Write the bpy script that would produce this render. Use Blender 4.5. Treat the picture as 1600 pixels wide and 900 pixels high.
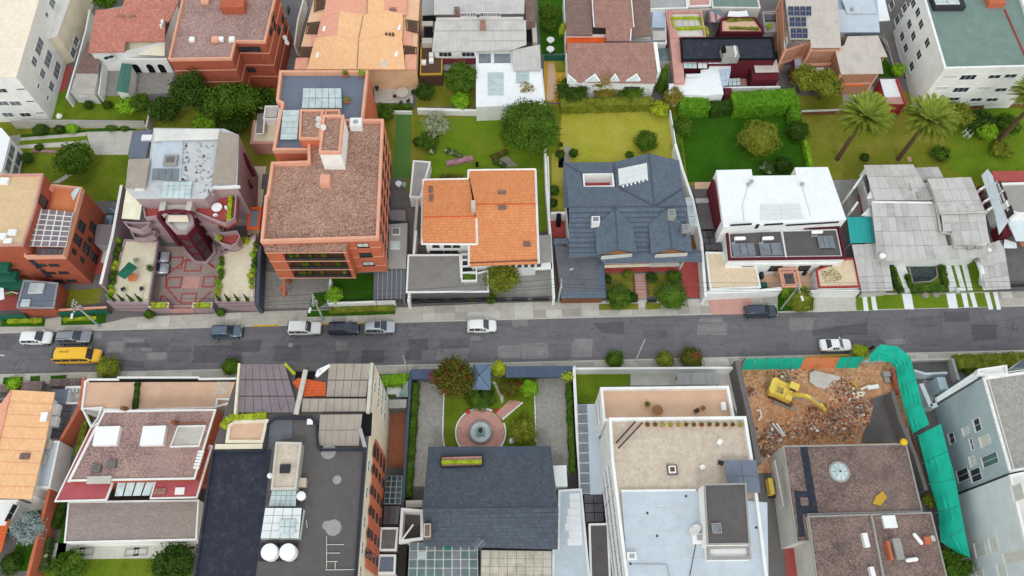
import bpy,bmesh,math,random
import numpy as np
from mathutils import Vector,Matrix,noise as mnoise
for o in list(bpy.data.objects):bpy.data.objects.remove(o)
scene=bpy.context.scene
COL=scene.collection
# ------------------------------------------------------------------ camera (drone,102 m up,looking 63 degrees down)
CAM_H=102.0;FPX=1189.66
PITCH,ROLL,YAW=math.radians(63.2347),math.radians(-1.9393),math.radians(3.5692)
_fw=Vector((math.sin(YAW)*math.cos(PITCH),math.cos(YAW)*math.cos(PITCH),-math.sin(PITCH)))
_ri=Vector((math.cos(YAW),-math.sin(YAW),0));_dn=_fw.cross(_ri)
_c,_s=math.cos(ROLL),math.sin(ROLL)
CR,CD,CF=_c*_ri+_s*_dn,-_s*_ri+_c*_dn,_fw
cam=bpy.data.cameras.new('camera');cam_o=bpy.data.objects.new('camera',cam);COL.objects.link(cam_o)
cam.sensor_width=36.0;cam.lens=36.0*FPX/1600.0;cam.clip_end=2000
mw=Matrix((CR,-CD,-CF)).transposed().to_4x4();mw.translation=Vector((0,0,CAM_H));cam_o.matrix_world=mw
scene.camera=cam_o
# ------------------------------------------------------------------ overcast daylight
SUN_EL,SUN_AZ=math.radians(50),math.radians(178)      # azimuth measured from +Y towards -X
world=bpy.data.worlds.new('World');scene.world=world;world.use_nodes=True
nt=world.node_tree;nt.nodes.clear()
sky=nt.nodes.new('ShaderNodeTexSky');sky.sky_type='NISHITA';sky.sun_disc=False
sky.sun_elevation=SUN_EL;sky.sun_rotation=-SUN_AZ;sky.air_density=4.0;sky.dust_density=0.4;sky.ozone_density=1.0;sky.altitude=2800
hs=nt.nodes.new('ShaderNodeHueSaturation');hs.inputs['Saturation'].default_value=0.28
bg=nt.nodes.new('ShaderNodeBackground');bg.inputs['Strength'].default_value=0.15
wo=nt.nodes.new('ShaderNodeOutputWorld')
nt.links.new(sky.outputs[0],hs.inputs['Color']);nt.links.new(hs.outputs[0],bg.inputs['Color']);nt.links.new(bg.outputs[0],wo.inputs['Surface'])
sun=bpy.data.lights.new('sun','SUN');sun.energy=0.55;sun.angle=math.radians(12);sun.color=(1,.965,.92)
sun_o=bpy.data.objects.new('sun',sun);COL.objects.link(sun_o)
sd=Vector((-math.sin(SUN_AZ)*math.cos(SUN_EL),math.cos(SUN_AZ)*math.cos(SUN_EL),math.sin(SUN_EL)))
sun_o.rotation_euler=sd.to_track_quat('Z','Y').to_euler();sun_o.location=(0,0,150)
scene.view_settings.view_transform='Standard';scene.view_settings.look='None'
scene.view_settings.exposure=0.45;scene.view_settings.gamma=1.0;scene.view_settings.use_curve_mapping=False
# ------------------------------------------------------------------ surveying:photograph pixel + height above ground -> point of the place
_F=[0,0,1.0]
def F(ox,oy,s=.25):_F[:]=[ox,oy,s]
def _ray(x,y):
 x=_F[0]+x*_F[2];y=_F[1]+y*_F[2]
 return CR*((x-800)/FPX)+CD*((y-450)/FPX)+CF
def p(x,y,z=0.0):
 d=_ray(x,y);t=(z-CAM_H)/d.z
 return (d.x*t,d.y*t,z)
def q(x,y,z=0.0):return p(x,y,z)[:2]
def qs(L,z=0.0):return [q(x,y,z) for x,y in L]
def onwall(a,b,x,y):
 d=_ray(x,y);ax,ay=a;ux,uy=b[0]-a[0],b[1]-a[1];L=math.hypot(ux,uy);ux /=L;uy /=L
 nx,ny=uy,-ux;t=(ax*nx+ay*ny)/(d.x*nx+d.y*ny)
 X,Y,Z=d.x*t,d.y*t,CAM_H+d.z*t
 return (X-ax)*ux+(Y-ay)*uy,Z
def ccw(P):
 a=sum(P[i][0]*P[(i+1) % len(P)][1]-P[(i+1) % len(P)][0]*P[i][1] for i in range(len(P)))
 return list(P) if a > 0 else list(P)[::-1]
def inset(P,d):
 P=ccw(P);n=len(P);out=[]
 for i in range(n):
  a,b,c=Vector(P[i-1]),Vector(P[i]),Vector(P[(i+1) % n])
  e1=(b-a).normalized();e2=(c-b).normalized()
  n1=Vector((-e1.y,e1.x));n2=Vector((-e2.y,e2.x));m=n1+n2
  k=max(.3,1+n1.dot(n2));v=b+m*(d/k);out.append((v.x,v.y))
 return out
# ------------------------------------------------------------------ materials
def S(r,g,b):
 f=lambda v:(v/255/12.92 if v/255 <=.04045 else ((v/255+.055)/1.055)**2.4)
 return (f(r),f(g),f(b),1)
class NT:
 def __init__(s,name):
  s.m=bpy.data.materials.new(name);s.m.use_nodes=True;s.t=s.m.node_tree;s.t.nodes.clear()
  s.out=s.n('ShaderNodeOutputMaterial');s.b=s.n('ShaderNodeBsdfPrincipled');s.l(s.b.outputs[0],s.out.inputs[0])
  s.geo=s.n('ShaderNodeNewGeometry');s.pos=s.geo.outputs['Position']
 def n(s,t,**k):
  x=s.t.nodes.new(t)
  for a,v in k.items():setattr(x,a,v)
  return x
 def l(s,a,b):s.t.links.new(a,b)
 def noise(s,scale,detail=3,rough=.55,vec=None,dist=0):
  x=s.n('ShaderNodeTexNoise');x.inputs['Scale'].default_value=scale;x.inputs['Detail'].default_value=detail
  x.inputs['Roughness'].default_value=rough;x.inputs['Distortion'].default_value=dist
  s.l(vec or s.pos,x.inputs['Vector']);return x.outputs['Fac']
 def ramp(s,fac,pts):
  x=s.n('ShaderNodeValToRGB');e=x.color_ramp.elements
  while len(e) < len(pts):e.new(.5)
  for i,(pp,c) in enumerate(pts):e[i].position=pp;e[i].color=c if len(c)==4 else (*c,1)
  s.l(fac,x.inputs[0]);return x.outputs[0]
 def mix(s,fac,a,b,mode='MIX'):
  x=s.n('ShaderNodeMix',data_type='RGBA',blend_type=mode)
  for inp,v in ((x.inputs[0],fac),(x.inputs[6],a),(x.inputs[7],b)):
   if isinstance(v,(int,float)):inp.default_value=v
   elif isinstance(v,tuple):inp.default_value=v
   else:s.l(v,inp)
  return x.outputs[2]
 def math(s,op,a,b=0.0):
  x=s.n('ShaderNodeMath',operation=op)
  for i,v in enumerate((a,b)):
   if isinstance(v,(int,float)):x.inputs[i].default_value=v
   else:s.l(v,x.inputs[i])
  return x.outputs[0]
 def vec(s,sc=(1,1,1),rot=0.0,vec=None):
  x=s.n('ShaderNodeMapping');x.inputs['Scale'].default_value=sc;x.inputs['Rotation'].default_value=(0,0,rot)
  s.l(vec or s.pos,x.inputs['Vector']);return x.outputs[0]
 def bump(s,h,st=.3,d=.05):
  x=s.n('ShaderNodeBump');x.inputs['Strength'].default_value=st;x.inputs['Distance'].default_value=d
  s.l(h,x.inputs['Height']);s.l(x.outputs[0],s.b.inputs['Normal'])
 def fin(s,col,rough=.8,**k):
  if isinstance(col,tuple):s.b.inputs['Base Color'].default_value=col
  else:s.l(col,s.b.inputs['Base Color'])
  s.b.inputs['Roughness'].default_value=rough
  if rough >=.55:s.b.inputs['Specular IOR Level'].default_value=.12      # dusty,matt surfaces
  for a,v in k.items():s.b.inputs[a.replace('_',' ')].default_value=v
  return s.m
def mul(c,k):return (c[0]*k,c[1]*k,c[2]*k,1)
def plain(name,c,rough=.8,var=.14,stain=.25,sc=.5,dirt=None,**k):
 t=NT(name);a=t.noise(sc,5,.6);b=t.noise(sc*9,3,.6)
 col=t.mix(t.ramp(a,[(.3,(0,0,0)),(.7,(1,1,1))]),mul(c,1-var),mul(c,1+var*.6))
 st=t.ramp(t.noise(sc*1.7,6,.7,t.vec((1,1,.3)),.6),[(.5,(0,0,0)),(.75,(1,1,1))])
 d=dirt or (c[0]*.45,c[1]*.43,c[2]*.42,1)
 col=t.mix(t.math('MULTIPLY',st,stain),col,d)
 col=t.mix(.25,col,t.mix(b,mul(c,.75),mul(c,1.2)))
 t.bump(b,.12,.03);return t.fin(col,rough,**k)
def gravel(name,c1,c2,sc=5.0,stain=.4,dark=(.08,.07,.07,1),rough=.95):
 t=NT(name);v=t.n('ShaderNodeTexVoronoi');v.inputs['Scale'].default_value=sc;t.l(t.pos,v.inputs['Vector'])
 sep=t.n('ShaderNodeSeparateColor');t.l(v.outputs['Color'],sep.inputs[0])
 col=t.mix(t.ramp(sep.outputs[0],[(.15,(0,0,0)),(.95,(1,1,1))]),c1,c2)
 big=t.ramp(t.noise(.35,6,.65,None,.4),[(.42,(0,0,0)),(.68,(1,1,1))])
 col=t.mix(t.math('MULTIPLY',big,stain),col,dark)
 big2=t.ramp(t.noise(.13,4,.6),[(.4,(0,0,0)),(.65,(1,1,1))])
 col=t.mix(t.math('MULTIPLY',big2,.3),col,mul(c2,1.15))
 t.bump(v.outputs['Distance'],.25,.04);return t.fin(col,rough)
def tile(name,c,c2,w=.28,h=.36,rot=0.0,mortar=.55,stain=.35,moss=None,rough=.85,depth=.5):
 """small roof tiles or shingles, laid in courses; texture gives joints below 3 px only"""
 t=NT(name);v=t.vec((1,1,1),rot)
 b=t.n('ShaderNodeTexBrick');t.l(v,b.inputs['Vector']);b.inputs['Scale'].default_value=1
 b.inputs['Color1'].default_value=c;b.inputs['Color2'].default_value=c2;b.inputs['Mortar'].default_value=mul(c,mortar)
 b.inputs['Mortar Size'].default_value=.03;b.inputs['Mortar Smooth'].default_value=.4;b.inputs['Brick Width'].default_value=w;b.inputs['Row Height'].default_value=h
 n=t.noise(.6,6,.65,None,.5);st=t.ramp(n,[(.45,(0,0,0)),(.75,(1,1,1))])
 col=t.mix(t.math('MULTIPLY',st,stain),b.outputs['Color'],moss or mul(c,.5))
 col=t.mix(t.math('MULTIPLY',t.noise(2.5,3),.35),col,mul(c2,1.25))
 wv=t.n('ShaderNodeTexWave');wv.bands_direction='X';wv.inputs['Scale'].default_value=1/w/2*.636;t.l(v,wv.inputs['Vector'])
 t.bump(t.math('ADD',wv.outputs['Fac'],b.outputs['Fac']),depth,.05);return t.fin(col,rough)
def sheet(name,c,pitch=.25,rot=0.0,stain=.35,dirt=None,rough=.75,depth=.6,metal=0.0,var=.12):
 """corrugated sheet: fine ribs as relief, weather streaks along the ribs"""
 t=NT(name);v=t.vec((1,1,1),rot)
 wv=t.n('ShaderNodeTexWave');wv.bands_direction='X';wv.inputs['Scale'].default_value=1/pitch*.318;t.l(v,wv.inputs['Vector'])
 sx=t.noise(1.1,4,.6,t.vec((1.8,.25,1),rot));n2=t.noise(.5,5,.65,None,.3)
 col=t.mix(sx,mul(c,1-var*1.6),mul(c,1+var))
 st=t.ramp(n2,[(.48,(0,0,0)),(.72,(1,1,1))])
 col=t.mix(t.math('MULTIPLY',st,stain),col,dirt or mul(c,.45))
 t.bump(wv.outputs['Fac'],depth,.04);return t.fin(col,rough,Metallic=metal)
def brick(name,c,c2,rough=.9):
 t=NT(name)
 # courses follow height;along-wall coordinate is x+y so that both wall directions get joints
 sp=t.n('ShaderNodeSeparateXYZ');t.l(t.pos,sp.inputs[0]);cb=t.n('ShaderNodeCombineXYZ')
 t.l(t.math('ADD',sp.outputs[0],sp.outputs[1]),cb.inputs[0]);t.l(sp.outputs[2],cb.inputs[1])
 b=t.n('ShaderNodeTexBrick');t.l(cb.outputs[0],b.inputs['Vector']);b.inputs['Scale'].default_value=1
 b.inputs['Color1'].default_value=c;b.inputs['Color2'].default_value=c2;b.inputs['Mortar'].default_value=mul(c,1.15)
 b.inputs['Mortar Size'].default_value=.012;b.inputs['Brick Width'].default_value=.3;b.inputs['Row Height'].default_value=.1
 st=t.ramp(t.noise(.5,6,.65,t.vec((1,1,.5))),[(.42,(0,0,0)),(.72,(1,1,1))])
 col=t.mix(t.math('MULTIPLY',st,.4),b.outputs['Color'],mul(c,.55));t.bump(b.outputs['Fac'],-.2,.02)
 return t.fin(col,rough)
def grass(name,c,c2,c3,rough=.95):
 t=NT(name);a=t.noise(.45,6,.65,None,.5);b=t.noise(7,4,.7);g=t.noise(26,2,.6)
 col=t.mix(t.ramp(a,[(.32,(0,0,0)),(.68,(1,1,1))]),c,c2)
 col=t.mix(t.ramp(t.noise(.2,5,.6),[(.45,(0,0,0)),(.7,(1,1,1))]),col,c3)
 col=t.mix(t.math('MULTIPLY',t.ramp(b,[(.35,(0,0,0)),(.7,(1,1,1))]),.55),col,mul(c,.45))
 col=t.mix(t.math('MULTIPLY',g,.5),col,mul(c2,1.3));t.bump(t.math('ADD',b,g),.7,.08);return t.fin(col,rough)
def leafm(name,c,c2,c3=None,f3=.0,rough=.6):
 t=NT(name);r=t.geo.outputs['Random Per Island']
 col=t.mix(t.ramp(r,[(0,(0,0,0)),(1,(1,1,1))]),c,c2)
 col=t.mix(t.ramp(t.noise(1.3,3,.6),[(.35,(0,0,0)),(.65,(1,1,1))]),col,mul(c2,1.25)) if c3 is None else t.mix(t.ramp(t.noise(.9,3,.6),[(.62-f3*.5,(0,0,0)),(.72-f3*.4,(1,1,1))]),col,c3)
 t.b.inputs['Subsurface Weight'].default_value=0.0
 return t.fin(col,rough)
def glass(name,c=(.03,.04,.05,1),rough=.08):
 t=NT(name);n=t.noise(.8,2);return t.fin(t.mix(n,mul(c,.6),mul(c,1.6)),rough,Specular_IOR_Level=.6)
MT={}
# ------------------------------------------------------------------ mesh building
class MB:
 def __init__(s):s.v=[];s.f=[]
 def add(s,V,Fs):
  o=len(s.v);s.v +=[tuple(x) for x in V];s.f +=[tuple(i+o for i in f) for f in Fs];return s
 def prism(s,P,z0,z1,top=True,bot=False):
  P=ccw(P);n=len(P);V=[(x,y,z0) for x,y in P]+[(x,y,z1) for x,y in P]
  Fs=[(i,(i+1) % n,n+(i+1) % n,n+i) for i in range(n)]
  if top:Fs.append(tuple(range(n,2*n)))
  if bot:Fs.append(tuple(range(n-1,-1,-1)))
  return s.add(V,Fs)
 def box(s,x0,y0,z0,x1,y1,z1):return s.prism([(x0,y0),(x1,y0),(x1,y1),(x0,y1)],z0,z1,True,True)
 def obox(s,c,L,W,z0,z1,ang=0.0):
  ca,sa=math.cos(ang),math.sin(ang)
  return s.prism([(c[0]+ca*u-sa*v,c[1]+sa*u+ca*v) for u,v in ((-L/2,-W/2),(L/2,-W/2),(L/2,W/2),(-L/2,W/2))],z0,z1,True,True)
 def wall(s,a,b,z0,z1,th=.18):
  ux,uy=b[0]-a[0],b[1]-a[1];L=math.hypot(ux,uy) or 1;nx,ny=-uy/L*th/2,ux/L*th/2
  return s.prism([(a[0]-nx,a[1]-ny),(b[0]-nx,b[1]-ny),(b[0]+nx,b[1]+ny),(a[0]+nx,a[1]+ny)],z0,z1,True,True)
 def ring(s,P,t,z0,z1,out=0.0):
  A=inset(P,-out) if out else ccw(P);B=inset(P,t);n=len(A)
  V=[(x,y,z0) for x,y in A]+[(x,y,z1) for x,y in A]+[(x,y,z0) for x,y in B]+[(x,y,z1) for x,y in B];Fs=[]
  for i in range(n):
   j=(i+1) % n
   Fs +=[(i,j,n+j,n+i),(n+i,n+j,3*n+j,3*n+i),(3*n+i,3*n+j,2*n+j,2*n+i),(2*n+i,2*n+j,j,i)]
  return s.add(V,Fs)
 def slab(s,P3,th):
  n=len(P3);V=[tuple(x) for x in P3]+[(x,y,z-th) for x,y,z in P3]
  return s.add(V,[tuple(range(n)),tuple(range(2*n-1,n-1,-1))]+[(i,n+i,n+(i+1) % n,(i+1) % n) for i in range(n)])
 def tube(s,pts,r,n=6,r1=None,cap=True):
  pts=[Vector(x) for x in pts];m=len(pts);rings=[]
  for i,c in enumerate(pts):
   d=(pts[min(i+1,m-1)]-pts[max(i-1,0)]).normalized()
   u=d.cross(Vector((0,0,1)));u=Vector((1,0,0)) if u.length < 1e-3 else u.normalized();w=d.cross(u)
   rr=r if r1 is None else r+(r1-r)*i/(m-1)
   rings.append([c+u*rr*math.cos(2*math.pi*k/n)+w*rr*math.sin(2*math.pi*k/n) for k in range(n)])
  V=[v for R in rings for v in R];Fs=[]
  for i in range(m-1):
   for k in range(n):Fs.append((i*n+k,i*n+(k+1) % n,(i+1)*n+(k+1) % n,(i+1)*n+k))
  if cap:Fs +=[tuple(range(n-1,-1,-1)),tuple((m-1)*n+k for k in range(n))]
  return s.add(V,Fs)
 def lathe(s,c,prof,n=20):
  V=[];Fs=[];m=len(prof)
  for r,z in prof:V +=[(c[0]+r*math.cos(2*math.pi*k/n),c[1]+r*math.sin(2*math.pi*k/n),c[2]+z) for k in range(n)]
  for i in range(m-1):
   for k in range(n):Fs.append((i*n+k,i*n+(k+1) % n,(i+1)*n+(k+1) % n,(i+1)*n+k))
  Fs +=[tuple(range(n-1,-1,-1)),tuple((m-1)*n+k for k in range(n))]
  return s.add(V,Fs)
 def capsule(s,a,b,r,n=10):
  a=Vector(a);b=Vector(b);d=(b-a).normalized();P=[];R=[]
  for k in range(4):P.append(a-d*r*math.cos(k*math.pi/6));R.append(max(.01,r*math.sin(k*math.pi/6)))
  for k in range(3,-1,-1):P.append(b+d*r*math.cos(k*math.pi/6));R.append(max(.01,r*math.sin(k*math.pi/6)))
  u=d.cross(Vector((0,0,1)));u=Vector((1,0,0)) if u.length < 1e-3 else u.normalized();w=d.cross(u);V=[];Fs=[]
  for c,rr in zip(P,R):V +=[c+u*rr*math.cos(2*math.pi*k/n)+w*rr*math.sin(2*math.pi*k/n) for k in range(n)]
  for i in range(len(P)-1):
   for k in range(n):Fs.append((i*n+k,i*n+(k+1) % n,(i+1)*n+(k+1) % n,(i+1)*n+k))
  return s.add(V,Fs)
ORG={}
def _mesh(name,mb,mat,org=(0,0,0),smooth=False):
 me=bpy.data.meshes.new(name)
 me.from_pydata([(x-org[0],y-org[1],z-org[2]) for x,y,z in mb.v],[],mb.f)
 bm=bmesh.new();bm.from_mesh(me);bmesh.ops.recalc_face_normals(bm,faces=bm.faces);bm.to_mesh(me);bm.free()
 if mat:me.materials.append(MT[mat] if isinstance(mat,str) else mat)
 if smooth:me.shade_smooth();me.set_sharp_from_angle(angle=math.radians(42))
 return me
def tag(o,label=None,cat=None,group=None,kind=None):
 if label:o['label']=label
 if cat:o['category']=cat
 if group:o['group']=group
 if kind:o['kind']=kind
 return o
def T(name,label,cat,loc,group=None):
 o=bpy.data.objects.new(name,None);COL.objects.link(o);o.location=(loc[0],loc[1],loc[2] if len(loc) > 2 else 0)
 o.empty_display_size=.3;ORG[o]=tuple(o.location);return tag(o,label,cat,group)
def part(name,mb,mat,par=None,smooth=False,label=None,kind=None):
 org=ORG.get(par,(0,0,0));o=bpy.data.objects.new(name,_mesh(name,mb,mat,org,smooth));COL.objects.link(o)
 if par:o.parent=par
 ORG[o]=org
 return tag(o,label,None,None,kind)
def one(name,label,cat,mb,mat,group=None,smooth=False):
 """a thing that is a single mesh; its origin sits at its base"""
 n=len(mb.v);org=(sum(v[0] for v in mb.v)/n,sum(v[1] for v in mb.v)/n,min(v[2] for v in mb.v))
 o=bpy.data.objects.new(name,_mesh(name,mb,mat,org,smooth));COL.objects.link(o);o.location=org;ORG[o]=org
 return tag(o,label,cat,group)
def struct(name,mb,mat,par=None):
 o=part(name,mb,mat,par)
 if par is None:o['kind']='structure'
 return o
def flat(name,P,z,mat,par=None):
 o=struct(name,MB().add([(x,y,z) for x,y in ccw(P)],[tuple(range(len(P)))]),mat,par)
 if isinstance(mat,str) and mat.startswith('lawn') and name !='garden_soil':grass_blades(P,z,mat)
 return o
def inside(P,A):
 r=np.zeros(len(A),bool)
 for (x1,y1),(x2,y2) in zip(P,P[1:]+P[:1]):
  if y1 !=y2:r ^=((y1 > A[:,1]) !=(y2 > A[:,1])) & (A[:,0] < (x2-x1)*(A[:,1]-y1)/(y2-y1)+x1)
 return r
def grass_blades(P,z,mat,dens=16):
 P=inset(ccw(P),-.12);A=np.array(P);lo,hi=A.min(0),A.max(0);rng=np.random.default_rng(int(abs(lo[0]*7+lo[1]*3)));n=int(min(9000,(hi-lo).prod()*dens));B=rng.uniform(lo,hi,(n,2));B=B[inside(P,B)]
 if len(B) < 5:return
 k=np.sin(B[:,0]*1.3)*np.cos(B[:,1]*1.7)+np.sin(B[:,0]*.4+B[:,1]*.6);B=B[rng.random(len(B)) < .45+.25*k];c=B.mean(0);PT=np.column_stack([B-c,.02+.07*rng.random(len(B))])
 o=bpy.data.objects.new('grass',_leafmesh('grass',PT,np.tile([0,.25,.8],(len(B),1)),.075,rng,'blade_'+mat));COL.objects.link(o);o.location=(c[0],c[1],z);tag(o,'short uneven grass growing over a lawn','grass','grass of the lawns and verges','stuff')
_cache={}
def inst(name,key,make,mat,par,loc,rz=0.0,smooth=False):
 """a part that shares its mesh with alike parts; loc is in world metres"""
 k=(name,key,mat)
 if k not in _cache:_cache[k]=_mesh(name,make(),mat,(0,0,0),smooth)
 o=bpy.data.objects.new(name,_cache[k]);COL.objects.link(o);og=ORG.get(par,(0,0,0))
 if par:o.parent=par
 o.location=(loc[0]-og[0],loc[1]-og[1],loc[2]-og[2]);o.rotation_euler=(0,0,rz);ORG[o]=tuple(loc);return o
# ------------------------------------------------------------------ buildings
class Bld:pass
def bld(name,label,cat,P,z,wall,roof,para=.0,pmat=None,z0=0.0,root=None,pth=.22,wname='wall',rname='roof',out=.04):
 P=ccw(P);b=Bld();b.P=P;b.z=z;b.z0=z0
 cx=sum(a[0] for a in P)/len(P);cy=sum(a[1] for a in P)/len(P)
 b.o=root or T(name,label,cat,(cx,cy,0))
 zr=z-para
 part(wname,MB().prism(P,z0,zr-.02,top=False),wall,b.o)
 rp=inset(P,-.03) if not para else inset(P,.05)
 b.roof=part(rname,MB().prism(rp,zr-.12,zr,True,True),roof,b.o)
 if para:part('parapet',MB().ring(P,pth,zr-.03,z,out),pmat or wall,b.o)
 return b
def wl(b,i):
 """wall segment by the photograph-facing side: 0 = front (lowest y), 'L', 'R' = most left / right facing"""
 n=len(b.P);best=None
 if isinstance(i,tuple):return i
 if isinstance(i,int):return b.P[i % n],b.P[(i+1) % n]
 for k in range(n):
  a,c=b.P[k],b.P[(k+1) % n];L=math.hypot(c[0]-a[0],c[1]-a[1]);nx,ny=(c[1]-a[1])/L,-(c[0]-a[0])/L
  sc={'F':-ny,'L':-nx,'R':nx,'B':ny}[i]
  if sc > .7 and (best is None or L*sc > best[0]):best=(L*sc,a,c)
 return best[1],best[2]
def window(b,a,c,u,zc,w,h,frame='white_frame',pane='glass',bars=1,sill=True,name='window',d=.07):
 L=math.hypot(c[0]-a[0],c[1]-a[1]);ux,uy=(c[0]-a[0])/L,(c[1]-a[1])/L;X,Y=a[0]+ux*u,a[1]+uy*u
 w=round(w,1);h=round(h,1);t=.06
 def mk():
  m=MB();m.box(-w/2,-d,-h/2,-w/2+t,.02,h/2).box(w/2-t,-d,-h/2,w/2,.02,h/2).box(-w/2+t,-d,h/2-t,w/2-t,.02,h/2).box(-w/2+t,-d,-h/2,w/2-t,.02,-h/2+t)
  for k in range(bars):x=-w/2+w*(k+1)/(bars+1);m.box(x-.025,-d+.01,-h/2+t,x+.025,.02,h/2-t)
  if sill:m.box(-w/2-.08,-d-.1,-h/2-.08,w/2+.08,.02,-h/2-.002)
  return m
 fr=inst(name,(w,h,bars,sill,d),mk,frame,b.o,(X,Y,zc),math.atan2(uy,ux))
 pn=bpy.data.objects.new('pane',_pane(w-2*t,h-2*t,pane));COL.objects.link(pn);pn.parent=fr;pn.location=(0,-.025,0);return fr
def _pane(w,h,mat):
 k=('pane',round(w,2),round(h,2),mat)
 if k not in _cache:_cache[k]=_mesh('pane',MB().box(-w/2,-.008,-h/2,w/2,.008,h/2),mat)
 return _cache[k]
def wpx(b,side,pts,w,h,**k):
 a,c=wl(b,side)
 for x,y in pts:
  u,z=onwall(a,c,x,y);window(b,a,c,u,z,w,h,**k)
def wgrid(b,side,us,zs,w,h,**k):
 a,c=wl(b,side);L=math.hypot(c[0]-a[0],c[1]-a[1])
 for z in zs:
  for u in us:window(b,a,c,u*L if abs(u) <=1 else u,z,w,h,**k)
def lowwall(label,P,h,mat,th=.22,z0=0.0,cap=None,name='boundary_wall',closed=False,cat='wall'):
 """a garden or boundary wall along a line: every stretch a part, with an optional coping"""
 n=len(P);L=list(zip(P,P[1:]+P[:1] if closed else P[1:]))
 o=T(name,label,cat,(P[0][0],P[0][1],z0))
 for a,c in L:
  e=MB().wall(a,c,z0,z0+h,th);part('wall_panel',e,mat,o)
 if cap:
  for a,c in L:part('coping',MB().wall(a,c,z0+h+.002,z0+h+.07,th+.1),cap,o)
 return o
def boxrect(x0,y0,x1,y1,z):
 """axis-aligned plan rectangle through two opposite image corners at height z"""
 a=q(x0,y0,z);c=q(x1,y1,z);return [(min(a[0],c[0]),min(a[1],c[1])),(max(a[0],c[0]),min(a[1],c[1])),(max(a[0],c[0]),max(a[1],c[1])),(min(a[0],c[0]),max(a[1],c[1]))]
def lerp(a,b,t):return tuple(a[i]+(b[i]-a[i])*t for i in range(len(a)))
def seams(root,A,B,C,D,n,mat,name='standing_seam',w=.06,h=.05):
 """ribs on a roof plane ABCD running from edge AB to edge DC; each one a part"""
 for k in range(1,n):
  a=lerp(A,B,k/n);d=lerp(D,C,k/n);ux=Vector((B[0]-A[0],B[1]-A[1],0)).normalized()*w/2
  P3=[(a[0]-ux.x,a[1]-ux.y,a[2]+h),(a[0]+ux.x,a[1]+ux.y,a[2]+h),(d[0]+ux.x,d[1]+ux.y,d[2]+h),(d[0]-ux.x,d[1]-ux.y,d[2]+h)]
  part(name,MB().slab(P3,h+.03),mat,root)
def panes(root,A,B,C,D,nu,nv,gap,mat,name='roof_panel',th=.05,lift=.0,mats=None,rnd=None):
 """a grid of separate sheets on the plane ABCD (A-B first edge, D-C opposite)"""
 for i in range(nu):
  for j in range(nv):
   def pt(u,v):return lerp(lerp(A,B,u),lerp(D,C,u),v)
   g1,g2=gap/2/nu,gap/2/nv
   P3=[pt(i/nu+g1,j/nv+g2),pt((i+1)/nu-g1,j/nv+g2),pt((i+1)/nu-g1,(j+1)/nv-g2),pt(i/nu+g1,(j+1)/nv-g2)]
   dz=lift+(rnd.uniform(0,.025) if rnd else 0)
   part(name,MB().slab([(x,y,z+dz) for x,y,z in P3],th),(rnd.choice(mats) if mats and rnd else mat),root)
def boxpart(name,P,z0,z1,mat,par):return part(name,MB().prism(P,z0,z1,True,True),mat,par)

def rf(root,name,pts,mat,th=.14):
 """a roof plane or slab through surveyed corners (x, y, height)"""
 return part(name,MB().slab([p(*a) for a in pts],th),mat,root)
def walls(root,pts,z,mat,z0=0.0,ins=.0,name='wall',top=False):
 P=qs(pts,z);P=inset(P,ins) if ins else P
 part(name,MB().prism(P,z0,z,top=top),mat,root);b=Bld();b.P=ccw(P);b.o=root;b.z=z;return b
def bp(root,name,x0,y0,x1,y1,z,h,mat):
 """small box whose top face spans two image corners at height z"""
 return part(name,MB().prism(boxrect(x0,y0,x1,y1,z),z-h,z,True,True),mat,root)
def skyl(root,x0,y0,x1,y1,z,nu=1,nv=1,frame='white_frame',pane='glass_pale',h=.3):
 P=boxrect(x0,y0,x1,y1,z);f=part('skylight',MB().ring(P,.08,z-h,z),frame,root)
 A,B_,C_,D_=[(x,y,z-.03) for x,y in inset(P,.08)];panes(f,A,B_,C_,D_,nu,nv,.06,pane,'pane',.03);return f
def tank(root,x,y,z,r=.35,L=1.0,ang=0.0,mat='plastic_white',name='water_tank'):
 X,Y=q(x,y,z+r);return part(name,MB().capsule((X-L/2*math.cos(ang),Y-L/2*math.sin(ang),z+r),(X+L/2*math.cos(ang),Y+L/2*math.sin(ang),z+r),r),mat,root,True)
def solarheater(label,x0,y0,x1,y1,z,n=3,tankpos=None):
 """flat solar water heater: frame, n collector panels, header tank"""
 P=boxrect(x0,y0,x1,y1,z+.5);o=T('solar_water_heater',label,'water heater',(P[0][0],P[0][1],z),'solar water heaters on the white house')
 part('frame',MB().ring(P,.06,z+.3,z+.42),'steel',o)
 for (x,y) in P:part('leg',MB().box(x-.03,y-.03,z,x+.03,y+.03,z+.3),'steel',o)
 A,B_,C_,D_=[(x,y,z+.46) for x,y in P];panes(o,A,B_,C_,D_,n,1,.08,'glass_grey','collector',.06)
 if tankpos:
  X,Y=q(*tankpos,z+.8);part('tank',MB().capsule((X-.6,Y,z+.75),(X+.6,Y,z+.75),.3),'plastic_white',o,True);part('tank_stand',MB().box(X-.5,Y-.1,z,X+.5,Y+.1,z+.5),'steel',o);part('pipe',MB().tube([(X-.7,Y,z+.7),(X-.9,Y-.7,z+.6),(P[0][0],P[2][1],z+.5)],.04,6),'white',o)
 return o
def courses(b,zs,mat='coping_pink',t=.16,out=.05):
 for z in zs:part('string_course',MB().ring(b.P,.02,z,z+t,out),mat,b.o)
def table_round(label,x,y,z,r=.65,mat='plastic_white',group=None,name='round_table'):
 X,Y=q(x,y,z+.74);o=T(name,label,'table',(X,Y,z),group);part('top',MB().lathe((X,Y,z),[(r*.97,.70),(r,.72),(r,.745),(r*.98,.75)],24),mat,o);part('pedestal',MB().lathe((X,Y,z),[(.28,0),(.28,.03),(.05,.08),(.05,.7)],12),mat,o);return o
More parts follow.
